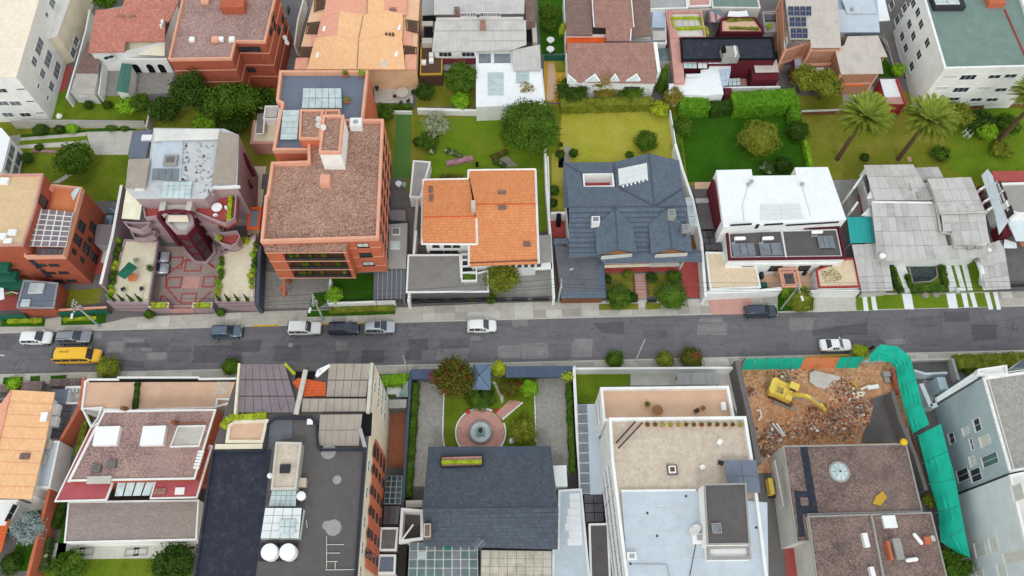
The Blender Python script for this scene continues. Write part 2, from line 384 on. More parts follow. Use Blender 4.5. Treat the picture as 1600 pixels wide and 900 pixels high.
def chair(label,x,y,z,ang,mat='plastic_white',group=None,name='garden_chair'):
 X,Y=q(x,y,z+.45);o=T(name,label,'chair',(X,Y,z),group);o.rotation_euler=(0,0,ang);ORG[o]=(0,0,0)
 part('seat',MB().box(-.26,-.26,.40,.26,.26,.46),mat,o);part('backrest',MB().slab([(-.26,-.30,.9),(.26,-.30,.9),(.26,-.22,.46),(-.26,-.22,.46)],.04),mat,o)
 for sx in (-.22,.22):
  part('armrest',MB().box(sx-.03,-.26,.62,sx+.03,.2,.66),mat,o)
  for sy in (-.22,.22):part('leg',MB().box(sx-.025,sy-.025,0,sx+.025,sy+.025,.40),mat,o)
 return o
def pot(label,x,y,z,r=.3,mat='terracotta',leaf='leaf_mid',h=.8,n=160):
 X,Y=q(x,y,z+.4);o=T('potted_plant',label,'plant',(X,Y,z));part('pot',MB().lathe((X,Y,z),[(r*.7,0),(r,.4),(r*1.08,.42),(r*1.08,.47),(r*.9,.47)],14),mat,o)
 c=bpy.data.objects.new('foliage',crown_mesh('foliage',[(0,0,.45+h*.45,r*1.2,r*1.2,h*.5)],n,.08,int(x*3+y),leaf,.6));COL.objects.link(c);c.parent=o;return o
def dish(label,x,y,z,r=.42,ang=.6,group='satellite dishes',mat='white_frame'):
 X,Y=q(x,y,z+.5);o=T('satellite_dish',label,'satellite dish',(X,Y,z),group);part('mast',MB().tube([(X,Y,z),(X,Y,z+.45)],.03,6),'steel',o)
 d=Vector((math.cos(ang)*.6,math.sin(ang)*.6,.55)).normalized();u=d.cross(Vector((0,0,1))).normalized();w=u.cross(d);V=[];Fs=[];c=Vector((X,Y,z+.55));N=16
 for rr,k in ((.02,0),(.5,.05),(.8,.12),(1,.19)):V +=[c+d*(k*r)+u*(math.cos(2*math.pi*j/N)*r*rr)+w*(math.sin(2*math.pi*j/N)*r*rr) for j in range(N)]
 for i in range(3):
  for j in range(N):Fs.append((i*N+j,i*N+(j+1) % N,(i+1)*N+(j+1) % N,(i+1)*N+j))
 part('reflector',MB().add(V,Fs),mat,o,True);part('feed_arm',MB().tube([c-w*r*.9,c+d*r*.9],.02,5),'steel',o);part('feed_horn',MB().tube([c+d*r*.8,c+d*r*.98],.05,6),'steel',o);return o
# ------------------------------------------------------------------ palette
def _m(k,m):MT[k]=m
for k,c,kw in (
 ('white',(235,235,232),dict(stain=.16)),('white_roof',(234,236,237),dict(stain=.22,var=.06,sc=.8)),('weathered_white',(194,196,198),dict(stain=.6,var=.15,sc=1.1)),('offwhite',(214,212,206),{}),('cream',(226,214,190),{}),
 ('grey_render',(168,166,166),{}),('concrete',(158,155,150),dict(stain=.45)),('dark_concrete',(112,108,106),dict(stain=.5)),('pale_concrete',(196,192,182),dict(stain=.4)),
 ('garage_roof',(138,134,130),dict(stain=.5)),('tan',(214,178,150),dict(stain=.2)),('tan_terrace',(204,188,170),dict(stain=.75,sc=1.3,var=.2)),('terracotta',(190,108,80),{}),('coping_pink',(222,164,138),dict(stain=.15)),
 ('pinkwall',(200,150,140),dict(stain=.35)),('mauve',(168,146,150),{}),('maroon',(98,36,46),dict(var=.1)),('red_trim',(168,62,62),{}),('rose_roof',(178,92,98),dict(stain=.3)),
 ('slate_flat',(112,120,134),dict(stain=.25)),('membrane',(50,53,64),dict(stain=.3,sc=.8,dirt=S(120,120,125))),('felt',(98,93,92),dict(stain=.4,sc=.6)),('pale_blue',(190,200,208),dict(stain=.3,var=.1,sc=.7)),
 ('green_roof',(118,138,130),dict(stain=.45,dirt=S(150,165,158))),('blue_sheet',(176,192,206),{}),('orange_paint',(222,92,42),{}),('red_floor',(168,84,78),{}),
 ('soil',(120,84,56),dict(stain=.5)),('ochre',(196,156,60),{}),('yellow_paint',(226,190,40),dict(var=.05,stain=.1)),('wood',(150,108,72),{}),('dark_wood',(92,70,58),{}),
 ('steel',(150,152,156),dict(var=.06)),('dark_steel',(58,60,64),{}),('black',(24,24,26),{}),('white_frame',(222,222,220),dict(var=.03,stain=.05)),('dark_frame',(50,46,46),dict(var=.05)),
 ('teal_mesh',(34,176,148),dict(var=.12,stain=.1)),('teal_sheet',(52,160,156),dict(stain=.1)),('green_paint',(40,100,80),{}),('sage',(150,172,160),{}),('bluegrey',(172,190,196),dict(stain=.2)),('bluegrey_light',(212,222,225),dict(stain=.2)),
 ('turf',(82,120,58),dict(var=.06,stain=.1)),('kerb',(190,186,176),dict(stain=.4)),('yellow_line',(206,170,50),dict(stain=.4)),('line_white',(214,212,206),dict(stain=.4)),('peach',(232,188,152),dict(stain=.15)),('orange_tilefloor',(214,132,88),{}),
 ('bark',(96,76,60),dict(stain=.4,sc=3)),('stone',(150,140,130),dict(stain=.4,sc=2)),('slate_trim',(80,88,100),{}),('umber',(128,84,64),{}),('rubber',(30,30,32),{})):
 _m(k,plain(k,S(*c),**kw))
_m('brick',brick('brick',S(168,92,70),S(148,78,60)));_m('brick_orange',brick('brick_orange',S(196,112,84),S(180,98,72)));_m('brick_brown',brick('brick_brown',S(164,116,92),S(184,138,114)))
_m('gravel_roof',gravel('gravel_roof',S(122,86,76),S(190,156,136),8,.35,S(96,78,72)));_m('gravel_dark',gravel('gravel_dark',S(96,84,80),S(150,130,122),7,.5,S(64,58,58)))
_m('gravel_pink',gravel('gravel_pink',S(132,104,99),S(184,154,146),8,.35,S(92,78,76)));_m('rubble_ground',gravel('rubble_ground',S(176,124,86),S(208,164,126),3.5,.55,S(146,96,64)))
_m('weathered_roof',gravel('weathered_roof',S(104,88,82),S(146,124,116),5.5,.6,S(72,62,60)))
_m('cream_tile',tile('cream_tile',S(238,226,208),S(228,212,190),.5,.5,0,.78,.2,depth=.15));_m('beige_tile',tile('beige_tile',S(216,188,150),S(206,176,138),.45,.45,0,.85,.25,depth=.12))
_m('red_tile',tile('red_tile',S(206,142,124),S(180,112,98),.35,.45,0,.55,.5,S(140,108,98)));_m('brown_tile',tile('brown_tile',S(174,134,122),S(150,112,102),.35,.42,0,.55,.5,S(112,96,90)))
_m('brown_tile_dark',tile('brown_tile_dark',S(144,116,108),S(122,98,92),.35,.42,0,.55,.5,S(104,92,86)))
_m('peach_tile',tile('peach_tile',S(244,198,150),S(234,180,134),.32,.5,0,.8,.2,depth=.35));_m('pink_tile',tile('pink_tile',S(232,172,146),S(222,158,132),.32,.5,0,.8,.2,depth=.35))
_m('orange_tile',tile('orange_tile',S(230,156,106),S(214,134,86),.3,.45,0,.62,.45,S(196,118,78),depth=.7));_m('red_orange_tile',tile('red_orange_tile',S(222,108,62),S(204,92,54),.3,.4,0,.55,.25))
_m('slate_tile',tile('slate_tile',S(106,117,130),S(92,103,116),.4,.42,0,.6,.3,S(60,66,74),.7,.7));_m('slate_dark',tile('slate_dark',S(92,100,110),S(74,82,92),.38,.4,0,.6,.45,S(80,74,76),.75,.6))
_m('corr',sheet('corr',S(196,192,188),.28));_m('corr_warm',sheet('corr_warm',S(198,188,178),.28));_m('corr_b',sheet('corr_b',S(184,180,176),.28,stain=.45));_m('corr_dark',sheet('corr_dark',S(124,118,116),.3,stain=.5));_m('corr_x',sheet('corr_x',S(186,178,170),.3,math.pi/2))
_m('sheet_grey',sheet('sheet_grey',S(158,156,154),.9,depth=.15));_m('sheet_slate',sheet('sheet_slate',S(104,106,112),.5,0,.4));_m('sheet_bluegrey',sheet('sheet_bluegrey',S(78,92,112),.3,math.pi/2));_m('sheet_beige',sheet('sheet_beige',S(168,156,144),.22));_m('awning_cream',sheet('awning_cream',S(226,222,196),.35,0,.1))
_m('sheet_purple',sheet('sheet_purple',S(132,120,124),.7,0,.35,depth=.2));_m('gazebo',sheet('gazebo',S(108,128,152),.4,0,.2));_m('green_sheet',sheet('green_sheet',S(78,120,106),.4,0,.2))
def asphalt(name,c1,c2,sc,st,dark):
 t=NT(name);col=t.mix(t.noise(14,3),c1,c2);col=t.mix(t.math('MULTIPLY',t.ramp(t.noise(.9,6,.7,t.vec((.16,1.5,1))),[(.45,(0,0,0)),(.7,(1,1,1))]),.55),col,dark)
 col=t.mix(t.math('MULTIPLY',t.ramp(t.noise(.35,6,.7,None,.6),[(.5,(0,0,0)),(.7,(1,1,1))]),.5),col,mul(c2,1.15));col=t.mix(t.ramp(t.noise(1.4,4,.6),[(.68,(0,0,0)),(.78,(.6,.6,.6))]),col,mul(dark,.6))
 v=t.n('ShaderNodeTexVoronoi',feature='DISTANCE_TO_EDGE');v.inputs['Scale'].default_value=.35;nv=t.n('ShaderNodeTexNoise');nv.inputs['Scale'].default_value=1.2;t.l(t.pos,nv.inputs['Vector']);ad=t.n('ShaderNodeVectorMath',operation='ADD');t.l(t.pos,ad.inputs[0]);t.l(nv.outputs['Color'],ad.inputs[1]);t.l(ad.outputs[0],v.inputs['Vector'])
 col=t.mix(t.ramp(v.outputs['Distance'],[(0,(.6,.6,.6)),(.012,(0,0,0))]),col,mul(dark,.5));t.bump(t.noise(30,2),.2,.02);return t.fin(col,.9)
_m('asphalt',asphalt('asphalt',S(104,101,104),S(120,117,119),14,.45,S(86,83,88)));_m('asphalt_dark',asphalt('asphalt_dark',S(88,85,90),S(101,98,102),14,.4,S(64,62,69)));_m('asphalt_mid',asphalt('asphalt_mid',S(96,93,97),S(110,107,110),14,.4,S(72,70,76)));_m('asphalt_light',asphalt('asphalt_light',S(122,119,119),S(140,137,136),14,.4,S(92,89,92)))
_m('pavement',plain('pavement',S(182,176,164),.9,.14,.5,.8));_m('pavement_b',plain('pavement_b',S(166,160,150),.9,.14,.55,.8));_m('pavement_pink',plain('pavement_pink',S(198,152,140),.9,.1,.4,.8))
_m('cobble',tile('cobble',S(160,156,148),S(140,136,130),.45,.3,.2,.6,.3));_m('paver_grey',tile('paver_grey',S(176,172,164),S(150,147,140),.32,.32,math.pi/4,.62,.3));_m('paver_beige',tile('paver_beige',S(222,212,188),S(212,200,174),.9,.9,0,.86,.25,depth=.1))
_m('paver_lattice',tile('paver_lattice',S(226,206,176),S(214,192,162),.42,.42,math.pi/4,.72,.25,depth=.2));_m('paver_red',tile('paver_red',S(172,82,76),S(152,70,66),.42,.42,0,1.5,.25,depth=.2));_m('paver_pink',tile('paver_pink',S(206,158,146),S(190,140,130),.42,.42,0,.75,.25,depth=.2));_m('paver_mauve',tile('paver_mauve',S(168,148,140),S(152,134,128),.5,.3,0,.8,.3));_m('brickfloor',tile('brickfloor',S(176,112,84),S(154,94,70),.25,.12,.78,.7,.4))
_m('tiles_worn',tile('tiles_worn',S(206,198,180),S(186,178,160),.9,.9,0,.7,.6,S(120,112,98)));_m('terrace_paver',tile('terrace_paver',S(172,158,150),S(146,132,126),.36,.18,0,.75,.4))
_m('lawn',grass('lawn',S(76,102,18),S(118,136,34),S(130,132,46)));_m('lawn_yellow',grass('lawn_yellow',S(154,152,46),S(180,176,66),S(190,168,92)));_m('lawn_deep',grass('lawn_deep',S(38,80,10),S(62,106,18),S(44,84,16)));_m('lawn_dry',grass('lawn_dry',S(132,128,40),S(112,126,32),S(166,146,76)));_m('lawn_fresh',grass('lawn_fresh',S(80,114,18),S(118,144,34),S(126,134,42)))
L=lambda k,a,b,c=None,f=0.0:_m(k,leafm(k,S(*a),S(*b),S(*c) if c else None,f))
L('leaf_dark',(31,52,14),(58,83,23));L('leaf_mid',(36,62,10),(76,104,26));L('leaf_bright',(86,131,21),(127,166,38));L('leaf_olive',(78,89,24),(120,126,40));L('leaf_brown',(86,81,27),(131,118,45));L('leaf_grey',(110,120,88),(150,156,124))
L('leaf_yellow',(122,135,27),(159,170,43));L('leaf_red',(73,81,24),(105,102,35),(124,69,33),.16);L('leaf_hedge',(58,102,14),(100,146,34));L('leaf_spruce',(96,112,112),(140,154,150));L('leaf_flower',(58,80,34),(94,110,56),(220,218,196),.12);L('flower_pink',(112,92,84),(176,132,142));L('flower_white',(220,216,200),(240,238,226));L('flower_red',(170,34,50),(200,60,70));L('leaf_palm',(78,95,28),(125,137,50));L('straw',(170,150,100),(200,180,130))
for k_,a_,b_ in (('lawn',(70,98,16),(128,146,40)),('lawn_yellow',(140,142,40),(196,186,84)),('lawn_deep',(30,70,8),(76,118,26)),('lawn_dry',(112,116,32),(176,160,82)),('lawn_fresh',(70,106,14),(132,156,44))):L('blade_'+k_,a_,b_)
_m('glass',glass('glass'));_m('glass_grey',glass('glass_grey',S(110,116,122),.15));_m('glass_pale',glass('glass_pale',S(176,190,190),.2));_m('glass_green',glass('glass_green',S(84,104,104),.15));_m('glass_teal',glass('glass_teal',S(20,110,96),.15));_m('glass_smoke',glass('glass_smoke',S(70,66,70),.12));_m('solar',glass('solar',S(30,42,74),.12));_m('water',glass('water',S(176,186,188),.06));_m('poly_white',plain('poly_white',S(214,218,216),.35,.06,.15));_m('plastic_white',plain('plastic_white',S(240,240,240),.4,.02,.03));_m('curtain',plain('curtain',S(206,208,200),.6,.12,.1,2))
def carpaint(name,c,met=.3):
 t=NT(name);n=t.noise(1.5,3);return t.fin(t.mix(n,mul(c,.93),mul(c,1.05)),.28,Metallic=met,Coat_Weight=.7,Coat_Roughness=.06)
for k,c,mt in (('car_white',(232,232,230),.0),('car_grey',(140,142,150),.4),('car_blue',(92,108,124),.4),('car_navy',(46,52,72),.3),('car_silver',(186,190,198),.4),('car_black',(58,66,82),.3),('car_yellow',(238,184,12),.0)):_m(k,carpaint(k,S(*c),mt))
_m('headlight',glass('headlight',S(200,204,206),.1));_m('taillight',glass('taillight',S(130,16,18),.15));_m('excavator_yellow',plain('excavator_yellow',S(226,196,84),.5,.1,.35,1.5,S(140,110,60)))
# ------------------------------------------------------------------ plants
def _leafmesh(name,pts,nrm,size,rng,mat,extra=None):
 n=len(pts);a=rng.normal(size=(n,3));nn=nrm+.55*rng.normal(size=(n,3));nn /=np.linalg.norm(nn,axis=1)[:,None]
 u=np.cross(nn,a);u /=np.linalg.norm(u,axis=1)[:,None]+1e-9;w=np.cross(nn,u)
 s=(size*rng.uniform(.6,1.3,n))[:,None];el=rng.uniform(.5,.8,n)[:,None]
 V=np.stack([pts-u*s,pts-w*s*el+nn*s*.15,pts+u*s,pts+w*s*el+nn*s*.15],1).reshape(-1,3)
 Fi=np.arange(4*n).reshape(-1,4)
 if extra is not None:
  ev,ef=extra;Fi=[tuple(f) for f in Fi]+[tuple(i+4*n for i in f) for f in ef];V=np.concatenate([V,ev])
  me=bpy.data.meshes.new(name);me.from_pydata(V.tolist(),[],Fi)
 else:
  me=bpy.data.meshes.new(name);me.vertices.add(len(V));me.vertices.foreach_set('co',V.ravel());me.loops.add(4*n);me.loops.foreach_set('vertex_index',Fi.ravel().astype(np.int32))
  me.polygons.add(n);me.polygons.foreach_set('loop_start',(np.arange(n)*4).astype(np.int32));me.update(calc_edges=True);me.validate()
 me.materials.append(MT[mat]);return me
_ico={}
def ico(sub=2):
 if sub not in _ico:
  bm=bmesh.new();bmesh.ops.create_icosphere(bm,subdivisions=sub,radius=1);bm.verts.ensure_lookup_table()
  _ico[sub]=(np.array([v.co[:] for v in bm.verts]),[tuple(v.index for v in f.verts) for f in bm.faces]);bm.free()
 return _ico[sub]
def crown_mesh(name,blobs,n,size,seed,mat,core=.78,shell=(.78,1.08),box=False):
 """leaf faces spread through the outer shell of several lobes around a lumpy core"""
 rng=np.random.default_rng(seed);B=np.array(blobs,float);area=(B[:,3]*B[:,4]+B[:,4]*B[:,5]+B[:,3]*B[:,5]);cnt=(n*area/area.sum()).astype(int)+1
 PT=[];NM=[];EV=[];EF=[];o=0
 for b,c in zip(B,cnt):
  if box:
   d=rng.uniform(-1,1,(c,3));k=np.argmax(np.abs(d)*np.array([1/b[3],1/b[4],1/b[5]])[None]*0+np.abs(d)*rng.uniform(.6,1,(c,3)),1);s=np.sign(d[np.arange(c),k]);d[np.arange(c),k]=s*rng.uniform(.93,1.04,c);nm=np.zeros((c,3));nm[np.arange(c),k]=s
   d[:,2]=np.abs(d[:,2])*np.where(rng.random(c) < .25,-1,1)
  else:
   d=rng.normal(size=(c,3));d /=np.linalg.norm(d,axis=1)[:,None];d[:,2]=np.where((d[:,2] < -.35) & (rng.random(c) < .8),-d[:,2],d[:,2]);nm=d.copy()
   lump=1+.16*np.sin(d[:,0]*5+b[0])*np.cos(d[:,1]*5+b[1]*2)+.1*np.sin(d[:,2]*8+b[0]*3);d=d*(rng.uniform(*shell,c)*lump)[:,None]
  PT.append(b[:3]+d*b[3:]);NM.append(nm)
  if core:
   if box:
    h=b[3:]*.93;V=np.array([(sx,sy,sz) for sx in (-1,1) for sy in (-1,1) for sz in (-1,1)])*h+b[:3];Fc=[(0,1,3,2),(4,6,7,5),(0,4,5,1),(2,3,7,6),(0,2,6,4),(1,5,7,3)]
   else:
    v,Fc=ico(2);lump=1+.16*np.sin(v[:,0]*5+b[0])*np.cos(v[:,1]*5+b[1]*2)+.1*np.sin(v[:,2]*8+b[0]*3);V=b[:3]+v*b[3:]*core*lump[:,None]
   EV.append(V);EF +=[tuple(i+o for i in f) for f in Fc];o +=len(V)
 return _leafmesh(name,np.concatenate(PT),np.concatenate(NM),size,rng,mat,(np.concatenate(EV),EF) if core else None)
_ts=[100]
def plant(name,label,cat,loc,blobs,n,size,mat,trunk=None,group=None,core=.78,shell=(.78,1.08),box=False,stem='trunk',crown='crown'):
 """a tree, shrub or hedge: crown of leaves, with a tapered forked trunk; blobs are relative to the foot"""
 _ts[0] +=1;o=T(name,label,cat,loc,group);rng=random.Random(_ts[0])
 c=bpy.data.objects.new(crown,crown_mesh(crown,blobs,n,size,_ts[0],mat,core,shell,box));COL.objects.link(c);c.parent=o;ORG[c]=ORG[o]
 if trunk:
  h,r=trunk;m=MB();bx=np.mean([b[0] for b in blobs]);by=np.mean([b[1] for b in blobs])
  m.tube([(0,0,-.05),(bx*.2,by*.2,h*.5),(bx*.6,by*.6,h)],r,8,r*.6)
  for b in blobs[:5]:m.tube([(bx*.6,by*.6,h*.85),((bx+b[0])*.5,(by+b[1])*.5,(h+b[2])*.5),(b[0],b[1],b[2])],r*.5,6,r*.15)
  t=bpy.data.objects.new(stem,_mesh(stem,m,'bark'));COL.objects.link(t);t.parent=o
 return o
def lobes(rx,ry,rz,zc,k=7,seed=1,spread=.55,rel=.55):
 r=random.Random(seed);L=[(0,0,zc,rx*.8,ry*.8,rz*.8)]
 for i in range(k):
  a=2*math.pi*(i+r.uniform(-.3,.3))/k;e=r.uniform(-.25,.6);s=r.uniform(rel*.8,rel*1.15)
  L.append((rx*spread*math.cos(a)*math.cos(e),ry*spread*math.sin(a)*math.cos(e),zc+rz*spread*math.sin(e)*1.2,rx*s,ry*s,rz*s))
 return L
def tree(label,px,py,rx,zc,rz,mat,n=3500,size=.2,name='leafy_tree',cat='tree',ry=None,k=9,core=.62,group=None,zref=None,seed=None,rel=.5,spread=.6,shell=(.6,1.12)):
 """tree whose crown centre stands zc above ground at the surveyed spot"""
 X,Y=q(px,py,zc);sd=seed if seed is not None else int(px*7+py*13)
 return plant(name,label,cat,(X,Y),lobes(rx,ry or rx,rz,zc,k,sd,spread,rel),n,size,mat,(max(.4,zc-rz*.3),.07+.045*rx),group,core,shell)
def bush(label,px,py,r,h,mat,n=900,size=.11,name='round_shrub',cat='shrub',group=None,core=.85,rel=.45):
 X,Y=q(px,py,h*.5)
 return plant(name,label,cat,(X,Y),[(0,0,h*.5,r*.96,r*.96,h*.5)]+[(b[0],b[1],b[2],b[3],b[4],b[5]) for b in lobes(r,r,h*.5,h*.5,6,int(px*3+py),.55,rel)[1:]],n,size,mat,(h*.35,.05),group,core,(.9,1.06),stem='stem',crown='foliage')
def hedge(label,pts,w,h,mat,n=1500,size=.1,z0=0.0,name='clipped_hedge',group=None,zp=None):
 """a clipped hedge along a surveyed line (points at the top of the hedge)"""
 P=[q(x,y,z0+h if zp is None else zp) for x,y in pts];o=T(name,label,'hedge',(P[0][0],P[0][1],z0),group);L=sum(math.dist(a,b) for a,b in zip(P,P[1:]));rng=np.random.default_rng(int(pts[0][0]*3+pts[0][1]))
 PT=[];NM=[];EV=[];EF=[];off=0
 for a,b in zip(P,P[1:]):
  l=math.dist(a,b);d=np.array([(b[0]-a[0])/l,(b[1]-a[1])/l]);nrm=np.array([-d[1],d[0]]);k=int(n*l/L)+4
  t=rng.uniform(0,l,k);f=rng.random(k);top=f < w/(w+2*h);side=rng.choice([-1,1],k)
  lump=.08*np.sin(t*2.1+a[0])+.06*np.sin(t*5.3)
  s=np.where(top,rng.uniform(-w/2,w/2,k),side*(w/2+lump+rng.uniform(-.05,.05,k)));z=np.where(top,h+lump+rng.uniform(-.06,.06,k),rng.uniform(.03,h,k))
  xy=np.array(a)[None]+d[None]*t[:,None]+nrm[None]*s[:,None]-np.array(P[0])[None];PT.append(np.column_stack([xy,z]))
  N=np.where(top[:,None],np.array([[0,0,1.]]),np.column_stack([nrm[0]*side,nrm[1]*side,np.full(k,.2)]));NM.append(N)
  m=8
  for j in range(m):
   u0,u1=l*j/m,l*(j+1)/m+.02;hh=h*.93+.05*math.sin(j*2.3)
   for u in (u0,u1):
    for ss in (-1,1):
     for zz in (0,hh):EV.append((a[0]+d[0]*u+nrm[0]*ss*w*.44-P[0][0],a[1]+d[1]*u+nrm[1]*ss*w*.44-P[0][1],zz))
   EF +=[tuple(i+off for i in f) for f in ((0,1,3,2),(4,6,7,5),(0,4,5,1),(2,3,7,6),(1,5,7,3))];off +=8
 me=_leafmesh('foliage',np.concatenate(PT),np.concatenate(NM),size,rng,mat,(np.array(EV),EF));c=bpy.data.objects.new('foliage',me);COL.objects.link(c);c.parent=o;return o
def scatter(name,label,cat,P,z,n,size,mat,hgt=.5,seed=3,kind=None):
 """low planting spread over a bed: leaves between ground and hgt inside polygon P"""
 rng=np.random.default_rng(seed);P=ccw(P);A=np.array(P);lo,hi=A.min(0),A.max(0);c=A.mean(0);out=[]
 while len(out) < n:
  c0=rng.uniform(lo,hi)
  ins=False
  for i in range(len(P)):
   (x1,y1),(x2,y2)=P[i-1],P[i]
   if (y1 > c0[1]) !=(y2 > c0[1]) and c0[0] < (x2-x1)*(c0[1]-y1)/(y2-y1)+x1:ins=not ins
  if ins:out.append((c0[0]-c[0],c0[1]-c[1],0))
 PT=np.array(out);h=.5+.5*np.sin(PT[:,0]*2.3+seed)*np.cos(PT[:,1]*2.9);PT[:,2]=.03+hgt*rng.random(n)*(.35+.65*h)
 me=_leafmesh(name,PT,np.tile([0,0,1.],(n,1)),size,rng,mat);o=bpy.data.objects.new(name,me);COL.objects.link(o);o.location=(c[0],c[1],z);return tag(o,label,cat,None,kind)
# ------------------------------------------------------------------ ground,road,pavements
flat('ground',[(-420,-160),(420,-160),(420,520),(-420,520)],0.0,'dark_concrete')
F(0,0,1)
def _ext(a,b,x):t=(x-a[0])/(b[0]-a[0]);return (x,a[1]+(b[1]-a[1])*t)
NA,NB=q(0,521),q(1500,481.5);SA,SB=q(0,585.5),q(1600,547.5)
def nk(x):return _ext(NA,NB,x)
def sk(x):return _ext(SA,SB,x)
road=flat('road',[sk(-200),sk(220),nk(220),nk(-200)],.006,'asphalt')
def patches(fr,L):
 F(*fr)
 for mt,pts in L:
  P=qs(pts);k=.0;P2=[]
  for i,a in enumerate(P):
   b=P[(i+1) % len(P)];P2.append(a)
   for t in (.35,.7):P2.append((a[0]+(b[0]-a[0])*t+random.uniform(-.09,.09),a[1]+(b[1]-a[1])*t+random.uniform(-.06,.06)))
  patches.z +=.0009 if patches.z < .04 else 0
  flat('asphalt_patch',P2,patches.z,{'L':'asphalt_light','D':'asphalt_dark','M':'asphalt_mid'}[mt],road)
patches.z=.010;random.seed(5)
patches((0,400),[('L',[(672,535),(775,535),(770,605),(668,605)]),('D',[(1210,560),(1510,560),(1505,668),(1200,668)]),('M',[(955,540),(1060,545),(1050,605),(945,605)]),('L',[(920,605),(1040,600),(1030,650),(915,650)]),
 ('L',[(770,512),(905,512),(905,540),(770,540)]),('L',[(885,575),(955,580),(945,600),(885,592)]),('M',[(1065,560),(1200,570),(1180,670),(1050,665)]),('L',[(565,475),(640,475),(640,515),(560,515)]),('M',[(0,495),(130,495),(60,590),(0,590)]),('D',[(640,640),(900,660),(900,700),(640,690)]),('D',[(790,545),(950,545),(940,572),(790,572)])])
patches((400,400),[('D',[(660,590),(805,588),(800,668),(655,668)]),('L',[(500,535),(575,535),(565,590),(500,590)]),('M',[(120,560),(285,555),(280,655),(120,655)]),('D',[(-150,530),(40,520),(20,600),(-160,600)]),('M',[(500,600),(580,600),(570,665),(495,665)]),('D',[(935,592),(1040,588),(1030,650),(935,650)]),
 ('D',[(950,520),(1080,515),(1080,582),(960,586)]),('L',[(1515,560),(1660,555),(1650,640),(1510,640)]),('L',[(1340,500),(1410,500),(1410,530),(1340,530)]),('M',[(1150,515),(1335,515),(1330,570),(1150,575)]),('L',[(1140,580),(1330,580),(1330,650),(1120,650)])])
patches((800,400),[('L',[(60,545),(225,545),(230,640),(62,645)]),('L',[(0,390),(95,390),(95,440),(0,440)]),('L',[(380,520),(505,520),(500,632),(370,632)]),('L',[(1160,422),(1345,420),(1345,495),(1155,495)]),('L',[(1165,385),(1320,385),(1320,416),(1165,416)]),('M',[(820,460),(975,455),(970,515),(820,520)]),('D',[(510,420),(700,410),(700,490),(560,480)])])
patches((1200,400),[('L',[(130,385),(300,385),(275,465),(140,460)]),('D',[(275,470),(620,410),(620,490),(275,500)]),('D',[(1100,350),(1255,345),(1260,405),(1100,412)]),('M',[(890,380),(1090,375),(1090,440),(890,440)]),('D',[(1270,430),(1430,430),(1430,520),(1280,530)]),('L',[(720,525),(870,515),(850,550),(740,555)]),('M',[(60,540),(130,540),(130,596),(50,596)])])
# painted line ends and a manhole cover
F(0,400);flat('lane_marking',qs([(-60,618),(30,618),(30,626),(-60,626)]),.055,'line_white',road)
F(0,0,1)
for x,y in ((1069,525),(690,548),(300,560),(1470,520)):part('manhole_cover',MB().lathe(p(x,y,0),[(.36,.05),(.36,.056),(.3,.058)],18),'dark_concrete',road)
F(400,400);part('manhole_cover',MB().lathe(p(217,557,0),[(.36,.05),(.36,.056),(.3,.058)],18),'concrete',road)
# pavements:raised base with kerb and separate concrete slabs
F(0,0,1)
NBACK=qs([(-400,520),(0,511),(165,507),(200,496),(400,487.5),(637,480),(800,473),(1100,467),(1200,462.5),(1337,459),(1567,456),(2000,446)])
SBACK=qs([(-400,614),(0,604),(140,598),(600,585),(900,580),(1160,572),(1430,566),(1600,561),(2000,551)])
def backat(B,x):
 for a,b in zip(B,B[1:]):
  if a[0] <=x <=b[0]:return a[1]+(b[1]-a[1])*(x-a[0])/(b[0]-a[0])
 return B[0][1] if x < B[0][0] else B[-1][1]
def pave(name,line,back,sign):
 x0,x1=-120,120;base=struct(name,MB().prism([(a[0],a[1]) for a in [line(x) for x in (x0,x1)]]+[(x,backat(back,x)) for x in [x1]+[b[0] for b in back[::-1] if x0 < b[0] < x1]+[x0]],0,.10),'pavement_b')
 rnd=random.Random(9);x=-76.0
 while x < 84:
  w=rnd.uniform(1.7,3.0);kb=MB()
  part('kerbstone',MB().prism([(x+.01,line(x)[1]-sign*.02),(x+w-.01,line(x+w)[1]-sign*.02),(x+w-.01,line(x+w)[1]+sign*.2),(x+.01,line(x)[1]+sign*.2)],0,.14),'yellow_line' if (sign > 0 and -35.2 < x < -16 and rnd.random() < .75) else 'kerb',base)
  y0a,y0b=line(x)[1]+sign*.22,line(x+w)[1]+sign*.22;ya,yb=backat(back,x),backat(back,x+w);n=2 if abs(ya-y0a) > 1.6 else 1
  for j in range(n):
   a0=y0a+(ya-y0a)*j/n;a1=y0a+(ya-y0a)*(j+1)/n-sign*.03;b0=y0b+(yb-y0b)*j/n;b1=y0b+(yb-y0b)*(j+1)/n-sign*.03
   part('paving_slab',MB().prism([(x+.02,a0),(x+w-.02,b0),(x+w-.02,b1),(x+.02,a1)],.05,.125+rnd.uniform(-.006,.008)),rnd.choice(['pavement','pavement','pavement_b','pale_concrete']),base)
  x +=w
 return base
pn=pave('pavement_north',nk,NBACK,1);ps=pave('pavement_south',sk,SBACK,-1)
def verge(fr,L,mat='lawn_deep',z=.15,name='grass_verge'):
 F(*fr)
 for pts in L:struct(name,MB().prism(qs(pts,z),.02,z),mat)
verge((0,400),[[(10,402),(285,392),(275,440),(5,442)],[(385,375),(660,355),(655,420),(380,432)]])
verge((400,400),[[(320,345),(870,310),(870,362),(630,372),(320,380)]])
verge((800,400),[[(545,300),(790,297),(790,333),(545,338)],[(835,290),(930,296),(930,330),(835,335)]],'lawn_dry')
verge((1200,400),[[(60,245),(290,240),(280,342),(60,345)]])
